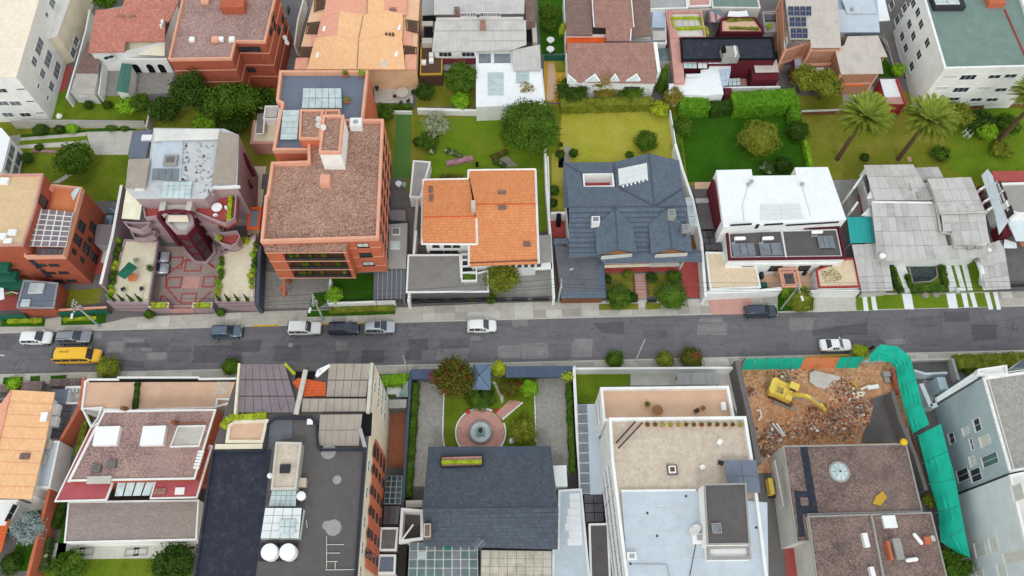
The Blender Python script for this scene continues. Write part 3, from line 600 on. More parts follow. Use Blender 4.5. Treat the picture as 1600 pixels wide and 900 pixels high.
verge((1200,400),[[(548,240),(588,240),(598,338),(555,340)],[(615,240),(640,240),(655,338),(630,338)],[(670,245),(835,240),(853,328),(687,332)],[(899,240),(1112,240),(1130,322),(914,328)],[(1173,240),(1206,236),(1226,318),(1190,322)],[(1242,234),(1256,234),(1282,316),(1258,318)],[(1288,232),(1350,230),(1378,318),(1313,318)],[(1384,228),(1403,228),(1430,322),(1410,324)]],'lawn_fresh')
verge((1200,400),[[(588,238),(615,238),(630,342),(600,342)],[(640,238),(668,238),(685,338),(655,338)],[(838,240),(895,235),(912,332),(855,332)],[(1115,235),(1170,232),(1188,326),(1132,326)],[(1208,235),(1240,232),(1256,320),(1228,322)],[(1258,230),(1286,228),(1311,318),(1284,320)],[(1352,228),(1382,226),(1408,332),(1380,332)],[(1405,225),(1432,224),(1456,332),(1432,335)]],'white_roof',.165,'drive_strip')
verge((800,400),[[(1225,278),(1500,262),(1500,362),(1250,366)]],'pavement_pink',.145,'pink_drive')
verge((1200,400),[[(300,250),(540,245),(550,342),(290,350)]],'pale_concrete',.145,'concrete_drive')
verge((0,400),[[(285,395),(385,378),(378,450),(275,455)]],'pavement',.145,'concrete_drive')
# ------------------------------------------------------------------ vehicles
def carmesh(kind):
 """half section stations: x, half width, sill z, belt z, roof half width, roof z"""
 if kind=='suv':return 4.4,[(-2.2,.72,.45,.80,.70,.86),(-2.14,.84,.32,.95,.74,1.08),(-2.0,.90,.28,1.02,.70,1.45),(-1.75,.92,.26,1.03,.68,1.62),(-.6,.93,.25,1.02,.70,1.68),(.25,.93,.25,1.0,.69,1.64),(.55,.93,.25,.99,.70,1.42),(1.05,.92,.26,.98,.80,1.03),(1.7,.90,.28,.93,.74,.96),(2.05,.82,.32,.82,.66,.84),(2.2,.66,.42,.68,.55,.7)]
 if kind=='jeep':return 4.6,[(-2.3,.80,.5,.95,.78,1.0),(-2.26,.90,.38,1.08,.80,1.7),(-2.1,.91,.34,1.10,.79,1.80),(-.6,.92,.33,1.08,.80,1.84),(.3,.92,.33,1.06,.80,1.80),(.45,.92,.33,1.06,.79,1.66),(.9,.91,.33,1.05,.82,1.10),(1.9,.89,.36,1.0,.78,1.03),(2.2,.84,.42,.92,.72,.94),(2.3,.74,.5,.75,.66,.77)]
 if kind=='sedan':return 4.6,[(-2.3,.68,.45,.78,.62,.82),(-2.2,.82,.34,.92,.70,.97),(-1.7,.88,.28,.98,.74,1.02),(-1.45,.89,.27,.99,.72,1.06),(-.85,.90,.26,.98,.62,1.40),(-.3,.90,.25,.97,.62,1.46),(.3,.90,.25,.96,.62,1.42),(.95,.90,.26,.95,.74,1.0),(1.7,.88,.28,.88,.70,.91),(2.1,.80,.32,.76,.62,.78),(2.3,.6,.42,.62,.48,.64)]
 return 6.2,[(-3.1,.92,.5,1.1,.86,1.9),(-3.0,.99,.36,1.2,.88,2.1),(-2.6,1.0,.34,1.2,.88,2.16),(0,1.0,.34,1.2,.88,2.18),(1.3,1.0,.34,1.2,.87,2.14),(1.65,1.0,.34,1.18,.86,2.0),(2.2,.98,.34,1.16,.88,1.26),(2.7,.94,.36,1.08,.8,1.15),(2.98,.86,.4,.9,.7,.93),(3.1,.72,.48,.74,.58,.76)]
def car(label,px,py,kind,paint,L,group='cars parked and driving on the street',rz=0.0,name='parked_car',cat='car',roofp=None,sunroof=False,rack=False):
 F(0,0,1);l0,st=carmesh(kind);X,Y=q(px,py,.85);o=T(name,label,cat,(X,Y,.02),group);o.rotation_euler=(0,0,rz);s=L/l0
 st=[(x*s,*r) for x,*r in st]
 def sec(a):
  x,w,zs,zb,rw,zr=a
  h=[(w*.86,zs),(w,zs+.14),(w*1.0,(zs+zb)/2),(w*.985,zb-.05),(w*.95,zb),(rw+(w*.95-rw)*.12,zr-(zr-zb)*.12),(rw*.93,zr),(rw*.5,zr+.035)]
  return [(x,-y,z) for y,z in h]+[(x,y,z) for y,z in h[::-1]]
 m=MB();S_=[sec(a) for a in st];n=len(S_[0]);V=[v for r in S_ for v in r];Fs=[]
 for i in range(len(S_)-1):
  for k in range(n):Fs.append((i*n+k,i*n+(k+1) % n,(i+1)*n+(k+1) % n,(i+1)*n+k))
 Fs +=[tuple(range(n)),tuple((len(S_)-1)*n+k for k in range(n-1,-1,-1))];m.add(V,Fs)
 ORG[o]=(0,0,0);body=part('body',m,paint,o,smooth=True)
 top=max(range(len(st)),key=lambda i:st[i][5]);cab=[i for i,a in enumerate(st) if a[5]-a[3] > .25];i0,i1=cab[0],cab[-1]
 def off(v,d):return (v[0]+d[0],v[1]+d[1],v[2]+d[2])
 # windscreen and rear window lie just proud of the sloping cabin ends
 def glassquad(nm,a,b,d):
  ra,rb=a[4]*.9,b[4]*.9;ya=ra if a[5] > b[5] else a[1]*.84;yb=rb if b[5] > a[5] else b[1]*.84
  za,zb_=(a[5]-.02,b[5]+.02) if a[5] > b[5] else (a[5]+.02,b[5]-.02)
  part(nm,MB().slab([off((a[0],-ya,za),d),off((a[0],ya,za),d),off((b[0],yb,zb_),d),off((b[0],-yb,zb_),d)],.015),'glass',o)
 fb=i1+1
 glassquad('windscreen',st[i1] if kind in ('sedan','van') else st[i1-1],st[fb],(.02,0,.055))
 if kind=='sedan':glassquad('rear_window',st[3],st[4],(-.02,0,.055))
 else:glassquad('rear_window',st[1],st[2] if kind !='suv' else st[3],(-.03,0,.04))
 xs0,xs1=st[i0][0]+.12,st[i1][0]+(.1 if kind !='sedan' else -.05)
 nw=4 if kind=='van' else 3
 for side in (-1,1):
  for k in range(nw):
   a,b=xs0+(xs1-xs0)*k/nw+.04,xs0+(xs1-xs0)*(k+1)/nw-.04;P3=[]
   for x,up in ((a,0),(b,0),(b,1),(a,1)):
    j=max(i for i in range(len(st)-1) if st[i][0] <=x);t=(x-st[j][0])/(st[j+1][0]-st[j][0]);w,zb,rw,zr=[st[j][c]+(st[j+1][c]-st[j][c])*t for c in (1,3,4,5)]
    y=w*.95+.012 if not up else rw+(w*.95-rw)*.2+.012;P3.append((x,side*y,zb+.03 if not up else zr-(zr-zb)*.2))
   part('side_window',MB().add(P3,[(0,1,2,3)]),'glass',o)
  wx=(st[0][0]+.72*s*(1.25 if kind=='van' else 1),st[-1][0]-.8*s*(1.15 if kind=='van' else 1))
  for x in wx:
   r=.34 if kind !='sedan' else .31;yy=side*(st[4][1]-.07)
   w=MB();w.v=[];N=16;V=[];Fs=[]
   for y_,rr in ((yy-.1,r*.93),(yy-.09,r),(yy+.1,r),(yy+.11,r*.93)):V +=[(x+rr*math.cos(2*math.pi*k/N),y_,r+rr*math.sin(2*math.pi*k/N)-.0) for k in range(N)]
   for i in range(3):
    for k in range(N):Fs.append((i*N+k,i*N+(k+1) % N,(i+1)*N+(k+1) % N,(i+1)*N+k))
   Fs +=[tuple(range(N)),tuple(3*N+k for k in range(N))];wh=part('wheel',MB().add(V,Fs),'rubber',o)
   yo=yy+side*.115;part('rim',MB().add([(x+r*.62*math.cos(2*math.pi*k/N),yo,r+r*.62*math.sin(2*math.pi*k/N)) for k in range(N)],[tuple(range(N))]),'steel',wh)
  part('headlight',MB().box(st[-2][0]-.12,side*st[-2][1]*.78-.14,st[-2][3]-.16,st[-2][0]+.07,side*st[-2][1]*.78+.14,st[-2][3]+.015),'headlight',o)
  part('taillight',MB().box(st[0][0]-.02,side*st[0][1]*.86-.1,st[0][3]-.14,st[1][0]+.04,side*st[0][1]*.86+.1,st[0][3]+.03),'taillight',o)
  xm=st[i1][0]+.32;part('mirror',MB().box(xm,side*st[4][1]-.02 if side > 0 else side*st[4][1]-.17,st[4][3]-.02,xm+.12,side*st[4][1]+.17 if side > 0 else side*st[4][1]+.02,st[4][3]+.14),paint if kind !='van' else 'black',o)
 part('bumper',MB().box(st[-1][0]-.08,-st[-1][1]*.95,.3,st[-1][0]+.05,st[-1][1]*.95,.46),'dark_steel',o)
 part('licence_plate',MB().box(st[0][0]-.03,-.2,.55,st[0][0]-.005,.2,.68),'white',o)
 if rack:
  for side in (-1,1):part('roof_rail',MB().tube([(st[2][0]+.2,side*.6,st[4][5]+.06),(st[i1-1][0]-.1,side*.6,st[4][5]+.06)],.03,6),'dark_steel',o)
 if sunroof:part('sunroof',MB().slab([(-.05,-.4,st[4][5]+.045),(.25,-.4,st[4][5]+.035),(.25,.4,st[4][5]+.035),(-.05,.4,st[4][5]+.045)],.02),'glass',o)
 if roofp:part('glass_roof',MB().slab([(-.6*s,-.52,1.735),(.2*s,-.52,1.70),(.2*s,.52,1.70),(-.6*s,.52,1.735)],.02),'glass',o)
 return o
car('white sport utility car parked at the far left end of the street',57,527.5,'suv','car_white',4.25)
car('grey estate car parked just behind the yellow van',115,526.5,'suv','car_grey',4.65,rack=True)
van=car('yellow school van driving along the middle of the street',122.5,556.5,'van','car_yellow',6.2,None,name='school_van',cat='van')
car('blue grey car parked alone beside the mauve building courtyard',354,518,'suv','car_blue',4.4,rack=True)
car('boxy white off-roader parked left of the navy car',476.5,513,'jeep','car_white',4.6)
car('dark navy car with roof rails between the white off-roader and the silver car',537,512.5,'suv','car_navy',4.4,rack=True)
car('silver car with dark glass roof panel in front of the grey shed roof',593,511,'suv','car_silver',4.4,roofp=True)
car('white car parked in front of the orange tiled house',752.5,509,'suv','car_white',4.3)
car('blackish blue car parked half on the pink drive',1189,486,'suv','car_black',4.9,rack=True)
car('white saloon car with sunroof beside the demolition site',1306,538.5,'sedan','car_white',4.6,sunroof=True)
# number painted on the van roof
tc=bpy.data.curves.new('fleet_number','FONT');tc.body='703-607';tc.size=.42;tc.align_x='CENTER'
to=bpy.data.objects.new('tmp',tc);COL.objects.link(to);dg=bpy.context.evaluated_depsgraph_get();me=bpy.data.meshes.new_from_object(to.evaluated_get(dg));bpy.data.objects.remove(to)
me.materials.append(MT['dark_frame']);fo=bpy.data.objects.new('fleet_number',me);COL.objects.link(fo);fo.parent=van;fo.location=(-1.35,.02,2.225)
# motorbike partly behind the green mesh
F(1260,510,140/1575);X,Y=q(1135,385,.5);o=T('motorcycle','dark motorcycle standing by the bend of the green mesh tunnel','motorcycle',(X,Y,.02));ORG[o]=(0,0,0);o.rotation_euler=(0,0,.45)
for x in (-.62,.62):
 w=part('wheel',MB().tube([(x,-.05,.31),(x,.05,.31)],.31,16),'rubber',o);part('rim',MB().tube([(x,-.055,.31),(x,.055,.31)],.17,12),'steel',w)
part('frame',MB().tube([(-.62,0,.31),(-.2,0,.45),(.3,0,.5),(.62,0,.31)],.06,6),'dark_steel',o);part('engine',MB().box(-.2,-.14,.25,.22,.14,.55),'dark_steel',o)
part('fuel_tank',MB().capsule((-.02,0,.78),(.25,0,.82),.15),'black',o);part('seat',MB().box(-.7,-.12,.72,-.08,.12,.82),'black',o);part('fork',MB().tube([(.62,0,.31),(.42,0,.95)],.04,6),'steel',o);part('handlebar',MB().tube([(.36,-.36,1.02),(.44,-.1,.97),(.44,.1,.97),(.36,.36,1.02)],.022,6),'steel',o);part('mudguard',MB().box(-.95,-.08,.62,-.5,.08,.67),'black',o)
# ------------------------------------------------------------------ poles,lamps and wires
def pole(label,px,py,h,lampang=None,arms=0,mat='pale_concrete',r=.14,base='sage'):
 F(0,0,1);X,Y=q(px,py,0);o=T('utility_pole',label,'pole',(X,Y,0),'poles along the street');
 part('base_paint',MB().tube([(X,Y,.1),(X,Y,2.2)],r*1.02+.005,10,r*.98),base,o);part('shaft',MB().tube([(X,Y,2.19),(X,Y,h)],r*.97,10,r*.6),mat,o)
 tops=[]
 for k in range(arms):
  z=h-.35-k*.75;part('cross_arm',MB().box(X-.06,Y-1.0,z,X+.06,Y+.6,z+.1),'steel',o)
  for dy in (-.9,-.4,.45):part('insulator',MB().lathe((X,Y+dy,z+.1),[(.05,0),(.07,.08),(.04,.16),(.05,.22)],8),'white',o);tops.append((X,Y+dy,z+.3))
 if lampang is not None:
  dx,dy=math.cos(lampang),math.sin(lampang);a=part('lamp_arm',MB().tube([(X,Y,h-1.2),(X+dx*.6,Y+dy*.6,h-.7),(X+dx*1.5,Y+dy*1.5,h-.5)],.035,6),'steel',o)
  part('lamp_head',MB().obox((X+dx*1.8,Y+dy*1.8),.75,.28,h-.56,h-.42,lampang),'white_frame',o)
 if arms:
  part('transformer_box',MB().lathe((X,Y+.35,h-2.6),[(.2,0),(.24,.05),(.24,.75),(.18,.82)],12),'grey_render',o) if arms > 1 else None
 return tops
w1=pole('utility pole with cross arms before the left brick building',157,511,8.2,-1.5,2)
w2=pole('utility pole by the white off-roader with lamp over the verge',506,500,7.6,-1.75,2)
w3=pole('white utility pole in front of the slate roofed house garage',872,473,7.0,None,1)
w4=pole('pale green street lamp pole beside the black car',1220,483,7.8,-1.45,1,'sage')
pole('slim bare pole on the south pavement opposite the slate roofed house',992,566,8.4,None,0,'pale_concrete',.1,'pale_concrete')
pole('slim short pole on the south pavement above the hedge corner',637,580,6.0,None,0,'pale_concrete',.08,'pale_concrete')
def wire(a,b,label):
 pts=[(a[0]+(b[0]-a[0])*k/10,a[1]+(b[1]-a[1])*k/10,a[2]+(b[2]-a[2])*k/10-.5*4*(k/10)*(1-k/10)) for k in range(11)]
 one('overhead_wire',label,'wire',MB().tube(pts,.024,4),'dark_steel','overhead wires along the street')
for k in range(3):
 wire((-95,w1[k][1],w1[k][2]),w1[k],'overhead wires running left from the pole at the brick building')
 wire(w1[k],w2[k],'overhead wires crossing in front of the mauve building')
 wire(w2[k],w3[k],'overhead wires crossing in front of the orange tiled house')
 wire(w3[k],w4[k],'overhead wires crossing in front of the slate roofed house')
 wire(w4[k],(95,w4[k][1]-.5,w4[k][2]),'overhead wires crossing in front of the grey sheet roofed house')
#==================================================================back row of lots
# --- white apartment block,far left
F(0,0)
A=bld('white_apartment_block','tall white apartment block with cream tiled roof at the top left','building',qs([(-500,495),(100,482),(245,-5),(330,-290),(-500,-290)],10.5),10.5,'white','cream_tile')
wpx(A,'R',[(245,290),(300,370),(355,440)],3.2,1.6,pane='glass_grey',bars=2);wpx(A,'R',[(213,385),(265,460),(320,540)],1.6,1.4,pane='glass_grey');wpx(A,'R',[(238,538),(296,612),(350,185),(375,115)],.9,.6,pane='glass_grey',bars=0)
wpx(A,'R',[(375,112),(350,185),(400,260),(425,190),(325,18)],2.0,1.5,pane='glass_grey');wpx(A,'R',[(290,92),(440,100),(390,25)],.8,.8,bars=0)
wpx(A,'F',[(130,556),(190,632),(250,705)],1.4,.4,bars=0);wpx(A,'F',[(20,645),(97,645),(50,716)],1.7,1.1,pane='glass_grey');wpx(A,'F',[(160,716),(10,565)],1.7,1.0)
an=bld('','','',qs([(392,408),(468,384),(600,-10),(520,-10)]),6.0,'cream','offwhite',root=A.o,wname='stair_wall',rname='stair_roof')
wpx(an,'R',[(474,258),(455,330)],1.8,1.4,pane='glass_grey')
flat('paved_strip',qs([(400,410),(460,415),(400,590),(370,590)]),.02,'red_floor');flat('lawn',qs([(370,575),(420,560),(400,745),(325,750)]),.025,'lawn_fresh')
# --- white house with red tiles
o=T('tiled_house','white house with mottled red tiled roof and arched arcade','house',q(200,60)+(0,))
F(100,0,.125);zz=lambda y:4.8+(655-y)/530*1.9
rf(o,'roof',[(x,y,zz(y)) for x,y in [(300,655),(755,645),(768,520),(1260,515),(1265,268),(1315,262),(1420,40),(1440,-60),(780,-60),(720,100),(395,125)]],'red_tile',.2)
b=walls(o,[(330,650),(750,640),(1255,510),(1400,40),(900,40),(400,140)],4.6,'white');wpx(b,'F',[(560,715)],1.6,.8)
rf(o,'awning',[(720,668,3.3),(1258,700,3.3),(1262,525,4.2),(768,525,4.2)],'awning_cream',.06)
a,c=q(760,735,3.2),q(1285,735,3.2);part('arcade_wall',MB().wall(a,c,0,3.2,.25),'white',o)
for px_,py_ in ((915,855),(1090,855),(1230,855)):
 u,z=onwall(a,c,px_,py_);L=math.hypot(c[0]-a[0],c[1]-a[1]);dx,dy=(c[0]-a[0])/L,(c[1]-a[1])/L;m=MB();V=[]
 prof=[(-.55,.05),(.55,.05)]+[(.55*math.cos(t*math.pi/8),1.5+.55*math.sin(t*math.pi/8)) for t in range(9)]
 for off in (.14,.16):V +=[(a[0]+dx*(u+s)+dy*off,a[1]+dy*(u+s)-dx*off,zz_) for s,zz_ in prof]
 n=len(prof);part('archway',m.add(V,[tuple(range(n,2*n)),tuple(range(n-1,-1,-1))]+[(i,(i+1) % n,n+(i+1) % n,n+i) for i in range(n)]),'black',o)  # black plates on the wall stand in for the shade inside the open arches
for x0 in (670,800):bp(o,'roof_vent',x0,185,x0+90,205,zz(190)+.12,.2,'brown_tile')
bp(o,'flue',1215,240,1235,280,zz(260)+.5,.6,'white');bp(o,'flue',1200,300,1220,325,zz(300)+.5,.6,'white')
F(0,0);flat('courtyard',qs([(625,390),(820,450),(1085,450),(1085,580),(800,600),(640,600)]),.03,'cobble')
g=T('garden_porch','small green sheet roofed porch in the courtyard of the red tiled house','porch',q(770,490)+(0,));rf(g,'roof',[(760,395,2.7),(775,395,3.1),(765,575,3.1),(722,570,2.7)],'green_sheet',.06);rf(g,'roof',[(775,395,3.1),(825,402,2.7),(800,580,2.7),(765,575,3.1)],'green_sheet',.06);walls(g,[(765,400),(818,405),(795,575),(728,567)],2.6,'white')
s=T('grey_shed','low shed with grey sheet roof beside the back lawn','shed',q(520,530)+(0,));walls(s,[(445,578),(590,588),(610,462),(478,458)],2.5,'offwhite');rf(s,'roof',[(440,580,2.65),(592,592,2.55),(612,462,2.7),(475,458,2.75)],'corr_x',.08);wpx(walls(s,[(446,580),(592,590),(560,560),(480,560)],2.3,'offwhite',name='front_wall'),'F',[(515,592)],1.4,.5,bars=0)
s=T('lean_to','dark tiled lean-to roof between the white block and the red tiled house','shed',q(545,380)+(0,));walls(s,[(480,455),(605,460),(620,350),(550,260)],2.6,'offwhite',ins=.1);rf(s,'roof',[(475,456,2.7),(610,462,2.7),(625,388,3.0),(550,250,3.4)],'brown_tile_dark',.1)
lowwall('white garden wall beside the white apartment block',qs([(560,60),(535,190),(470,420),(415,610)],2.4),2.4,'white',.25)
lowwall('short stepped white wall in the red tiled house courtyard',qs([(640,385),(625,520),(615,590)],2.0),2.0,'white',.2)
flat('lawn',qs([(430,610),(860,590),(950,640),(940,760),(340,755)]),.02,'lawn')
lowwall('long low concrete wall in front of the back left lawn',qs([(70,762),(340,755),(900,762)],1.6),1.6,'pale_concrete',.3,cap='concrete');lowwall('tall pale wall end beside the dark trees',qs([(945,645),(912,795)],2.2),2.2,'pale_concrete',.25)
bush('dark round bush, left of two on the back left lawn',553,657,.75,1.3,'leaf_dark');bush('dark round bush, right of two on the back left lawn',672,655,.75,1.3,'leaf_dark')
tree('bright loose shrub tree beside the back left lawn',800,665,1.9,1.7,1.4,'leaf_bright',1600,.15);tree('green bush tree by the tall pale wall end',880,645,1.7,2.0,1.7,'leaf_mid',1600,.15)
bush('white topped vase shaped shrub at the lawn corner',372,728,.5,.9,'flower_white',300);tree('dark tree at the top edge behind the red tiled house',660,5,2.0,3,2.0,'leaf_mid',1600,.18)
# --- brick block with flat gravel roof
B=bld('brick_apartment_block','brick block with flat brown gravel roof behind the dark trees','building',qs([(1052,368),(1445,362),(1470,255),(1655,258),(1730,-60),(1150,-60)],11),11,'brick','gravel_pink',.5,'coping_pink')
courses(B,[8.3,5.6,2.9]);aF,cF=None,None
n=len(B.P)
for k in range(n):
 a,c=B.P[k],B.P[(k+1) % n]
 if abs(c[0]-a[0]) > 3 and (c[0]-a[0]) > 0 and a[1] > 80:pass
i2=[k for k in range(n) if (B.P[(k+1) % n][0]-B.P[k][0]) > 2][-1]
wpx(B,i2,[(1515,305),(1590,303),(1560,433)],1.9,.9,frame='dark_frame');wpx(B,'R',[(1700,105),(1715,160),(1740,185),(1765,115),(1780,175),(1690,190),(1800,60)],1.4,.9,frame='dark_frame')
for x,y,w in ((1197,240,26),(1342,240,36),(1380,238,24),(1447,240,30),(1280,0,40)):bp(B.o,'roof_vent',x-w/2,y-w*.42,x+w/2,y+w*.42,11.1,.5,'white' if w < 36 else 'coping_pink')
bp(B.o,'roof_cabin',1385,-20,1520,45,12.0,1.5,'brick');F(400,0)
for k,(x,y) in enumerate([(180,238),(192,268),(140,292)]):dish(f'white satellite dish on the brick block side, {["upper", "middle", "lowest"][k]} of three',x,y,4,.45,-.3)
flat('alley',qs([(200,-20),(330,-20),(260,430),(140,430)]),.02,'asphalt');lowwall('white wall along the alley beside the brick block',qs([(300,-20),(262,120),(240,280)],2.6),2.6,'offwhite',.25)
# --- peach roofed terrace of houses
o=T('peach_roofed_terrace','row of stepped houses with pale peach tiled roofs','house',q(640,300)+(0,))
walls(o,[(245,425),(1000,420),(1025,-40),(370,-40)],5.3,'peach',top=True)
def unit(rows,ze,zr,zv,mats):
 (f,bk)=rows;zs=[ze,zr,zv,zr,ze]
 for k in range(4):rf(o,'roof',[(f[k][0],f[k][1],zs[k]),(f[k+1][0],f[k+1][1],zs[k+1]),(bk[k+1][0],bk[k+1][1],zs[k+1]),(bk[k][0],bk[k][1],zs[k])],mats[k],.15)
 for k in range(4):part('ridge_cap',MB().tube([p(bk[k][0],bk[k][1],zs[k]+.03),p(bk[k+1][0],bk[k+1][1],zs[k+1]+.03)],.09,6),'peach',o)
 part('valley_gutter',MB().tube([p(f[2][0],f[2][1],zv+.04),p(bk[2][0],bk[2][1],zv+.04)],.05,5),'dark_concrete',o)
unit(([(420,95),(540,75),(693,95),(800,75),(940,95)],[(450,-60),(560,-80),(697,-60),(800,-80),(945,-60)]),5.8,6.4,5.9,['pink_tile','pink_tile','peach_tile','pink_tile'])
unit(([(375,250),(505,230),(640,250),(800,230),(915,245)],[(415,88),(525,68),(670,95),(800,67),(918,84)]),6.0,6.6,6.1,['pink_tile','peach_tile','peach_tile','peach_tile'])
unit(([(318,432),(480,432),(632,432),(785,432),(932,432)],[(370,242),(500,220),(640,247),(800,222),(912,236)]),6.2,6.8,6.3,['peach_tile','peach_tile','peach_tile','peach_tile'])
rf(o,'roof',[(238,432,5.4),(320,432,5.6),(326,360,5.6),(250,362,5.4)],'pink_tile');rf(o,'roof',[(932,432,5.6),(1000,432,5.4),(1003,335,5.4),(930,342,5.6)],'pink_tile');rf(o,'roof',[(345,292,5.5),(372,292,5.6),(408,130,5.6),(352,200,5.5)],'pink_tile');rf(o,'roof',[(915,280,5.6),(972,285,5.5),(978,190,5.5),(925,185,5.6)],'pink_tile')
for k,L4 in enumerate([[(258,352),(350,355),(360,290),(265,290)],[(310,205),(395,212),(410,130),(320,140)],[(360,68),(442,45),(442,-15),(365,-15)],[(915,333),(1005,332),(1005,290),(918,285)],[(940,188),(1020,204),(1021,130),(932,118)]]):
 g=T('pergola',f'dark slatted pergola roof, {["lowest left", "middle left", "top left", "lower right", "upper right"][k]} beside the peach roofs','pergola',p(*L4[0],0),'pergolas beside the peach roofs');A4=[p(x,y,5.75) for x,y in L4];panes(g,A4[0],A4[1],A4[2],A4[3],1,7,.25,'dark_wood','slat',.06);part('beam',MB().ring([a[:2] for a in A4],.1,5.55,5.68),'dark_wood',g)
 for a in inset([a[:2] for a in A4],.12):part('post',MB().box(a[0]-.06,a[1]-.06,0,a[0]+.06,a[1]+.06,5.56),'dark_wood',g)
for k,(x,y) in enumerate([(425,180),(383,345),(895,172),(877,338)]):tank(o,x,y,6.1,.26,.7,1.4)
for x0 in (835,850,865):bp(o,'roof_vent',x0,45,x0+10,62,6.5,.3,'brown_tile')
for x0 in (808,830,850):bp(o,'roof_vent',x0,203,x0+12,220,6.9,.3,'dark_wood')
skyl(o,782,375,812,415,6.8);lowwall('pale parapet strip along the right edge of the peach roofs',qs([(1012,-20),(1005,200),(1000,420)],3.5),3.5,'white',.4)
# patio behind the orange brick tower
flat('patio',qs([(725,440),(985,440),(980,645),(745,645)]),.03,'pale_concrete')
for k,(x,y) in enumerate([(912,462),(942,462),(978,425)]):one('wooden_cabinet',f'brown slatted cabinet on the patio, {["left", "middle", "right"][k]} of three','cabinet',MB().prism(boxrect(x-15,y-32,x+14,y+34,1.2),.03,1.2,True,True),'dark_wood','cabinets on the patio')
one('barbecue_counter','white masonry barbecue counter on the patio','counter',MB().prism(boxrect(860,440,890,500,1.1),.03,1.1,True,True).prism(boxrect(866,442,884,470,1.9),1.09,1.9,True,True),'white');one('barbecue_grill','dark kettle barbecue standing alone on the patio','grill',MB().lathe(p(755,548,.9),[(.05,-.85),(.25,-.2),(.36,-.02),(.36,.05),(.2,.25)],14),'dark_steel')
table_round('large pale round table on the patio behind the brick tower',915,575,.03,1.1,'pale_concrete')
for k,(x,y,a) in enumerate([(866,600,1.6),(905,640,2.8),(950,632,3.6),(980,580,4.7),(915,525,0)]):chair(['leftmost dark chair at the pale round patio table','dark chair at the lower left of the patio table','dark chair at the lower right of the patio table','rightmost dark chair at the pale round patio table','dark chair above the pale round patio table'][k],x,y,.03,a-1.57,'dark_steel','chairs around the patio table')
hedge('low hedge along the patio behind the brick tower',[(765,655),(975,660)],.8,.8,'leaf_mid',900);tree('rounded green shrub below the patio hedge',810,705,1.5,1.2,1.2,'leaf_mid',1200,.13)
flat('artificial_turf',qs([(880,700),(972,700),(965,1112),(855,1112)]),.03,'turf');lowwall('white edging wall above the artificial turf',qs([(760,692),(975,695)],.8),.8,'white',.2)
# --- grey sheet roofed house (centre)
o=T('grey_roofed_house','wide house with pale grey corrugated roofs and clerestory windows','house',q(920,250)+(0,));F(640,0,220/1597)
rf(o,'roof',[(255,585,4.6),(765,580,4.6),(1165,560,4.7),(1325,505,4.8),(1320,228,6.2),(290,238,6.2)],'corr');rf(o,'roof',[(275,162,7.0),(1300,150,7.0),(1305,-80,7.6),(280,-80,7.6)],'corr')
b=walls(o,[(300,200),(1290,190),(1300,-60),(290,-60)],6.85,'offwhite',4);walls(o,[(275,575),(1160,550),(1310,240),(300,240)],4.5,'offwhite')
for g in (range(615,735,35),range(830,1015,42)):
 for x in g:wpx(b,'F',[(x,165)],1.0,.9,bars=0,pane='glass_grey')
for k in range(2):rf(o,'sheet_lap',[(260+k*20,352+k*115,5.72-k*.6),(1318,347+k*115,5.72-k*.6),(1318,343+k*115,5.74-k*.6),(262+k*20,348+k*115,5.74-k*.6)],'concrete',.03)
bp(o,'chimney',505,75,565,110,8.0,1.5,'gravel_dark');bp(o,'chimney',795,230,862,295,6.9,1.0,'brown_tile');bp(o,'chimney',545,110,580,185,6.9,1.0,'red_floor')
rf(o,'side_roof',[(140,172,5.0),(272,160,5.0),(278,-60,5.4),(140,-60,5.4)],'sheet_grey');rf(o,'side_roof',[(1165,565,4.4),(1180,800,4.0),(1492,795,4.0),(1478,505,4.4)],'corr');walls(o,[(1180,560),(1190,780),(1480,780),(1470,510)],3.9,'offwhite')
bp(o,'light_well',150,180,310,232,4.2,.3,'black');bp(o,'light_well',165,290,260,425,3.9,.3,'black');bp(o,'side_block',140,240,265,285,4.2,4,'pale_concrete');bp(o,'side_block',140,430,262,485,4.2,4,'pale_concrete');bp(o,'rear_roof',1305,-30,1430,245,5.0,5,'brown_tile_dark');bp(o,'light_well',1320,260,1385,450,3.2,.2,'black');bp(o,'side_block',1385,250,1450,480,3.6,3.5,'pale_concrete')  # light wells are black boxes; the black stands in for shade in the voids
b2=walls(o,[(290,590),(755,588),(755,560),(300,560)],4.4,'white',name='front_wall');wpx(b2,'F',[(405,615),(665,615)],2.2,1.1,frame='white_frame',bars=2);rf(o,'canopy',[(372,722,2.9),(752,718,2.9),(752,662,3.1),(375,665,3.1)],'maroon')
bp(o,'terrace_block',128,488,366,835,3.0,3.0,'dark_wood');part('terrace_trim',MB().ring(boxrect(126,486,370,838,3.3),.2,2.95,3.3),'ochre',o)
for k,(x,y) in enumerate([(245,615),(245,677),(160,698)]):one('roof_slab_seat',f'small white square seat on the brown terrace, {["upper", "lower right", "left"][k]} of three','seat',MB().prism(boxrect(x-25,y-22,x+25,y+22,3.45),3.0,3.45,True,True),'white','seats on the brown terrace')
w=T('white_annexe','white flat roofed annexe below the grey corrugated roofs','building',q(1000,700)+(0,));F(0,0,1)
wb=bld('','','',qs([(744,167),(851,163),(845,110),(803,110),(802,80),(744,80)],3.6),3.6,'white','white_roof',root=w,wname='wall')
for x0,x1 in ((747,768),(771,799)):skyl(w,x0,83,x1,99,3.9,2,1,'white','glass_grey')
for x0,x1,y1 in ((762,787,149),(806,827,130)):P4=[p(x0,y1,3.72),p(x1,y1,3.72),p(x1,112,3.72),p(x0,112,3.72)];panes(w,*P4,6,3,.12,'glass_pale','roof_pane',.05)
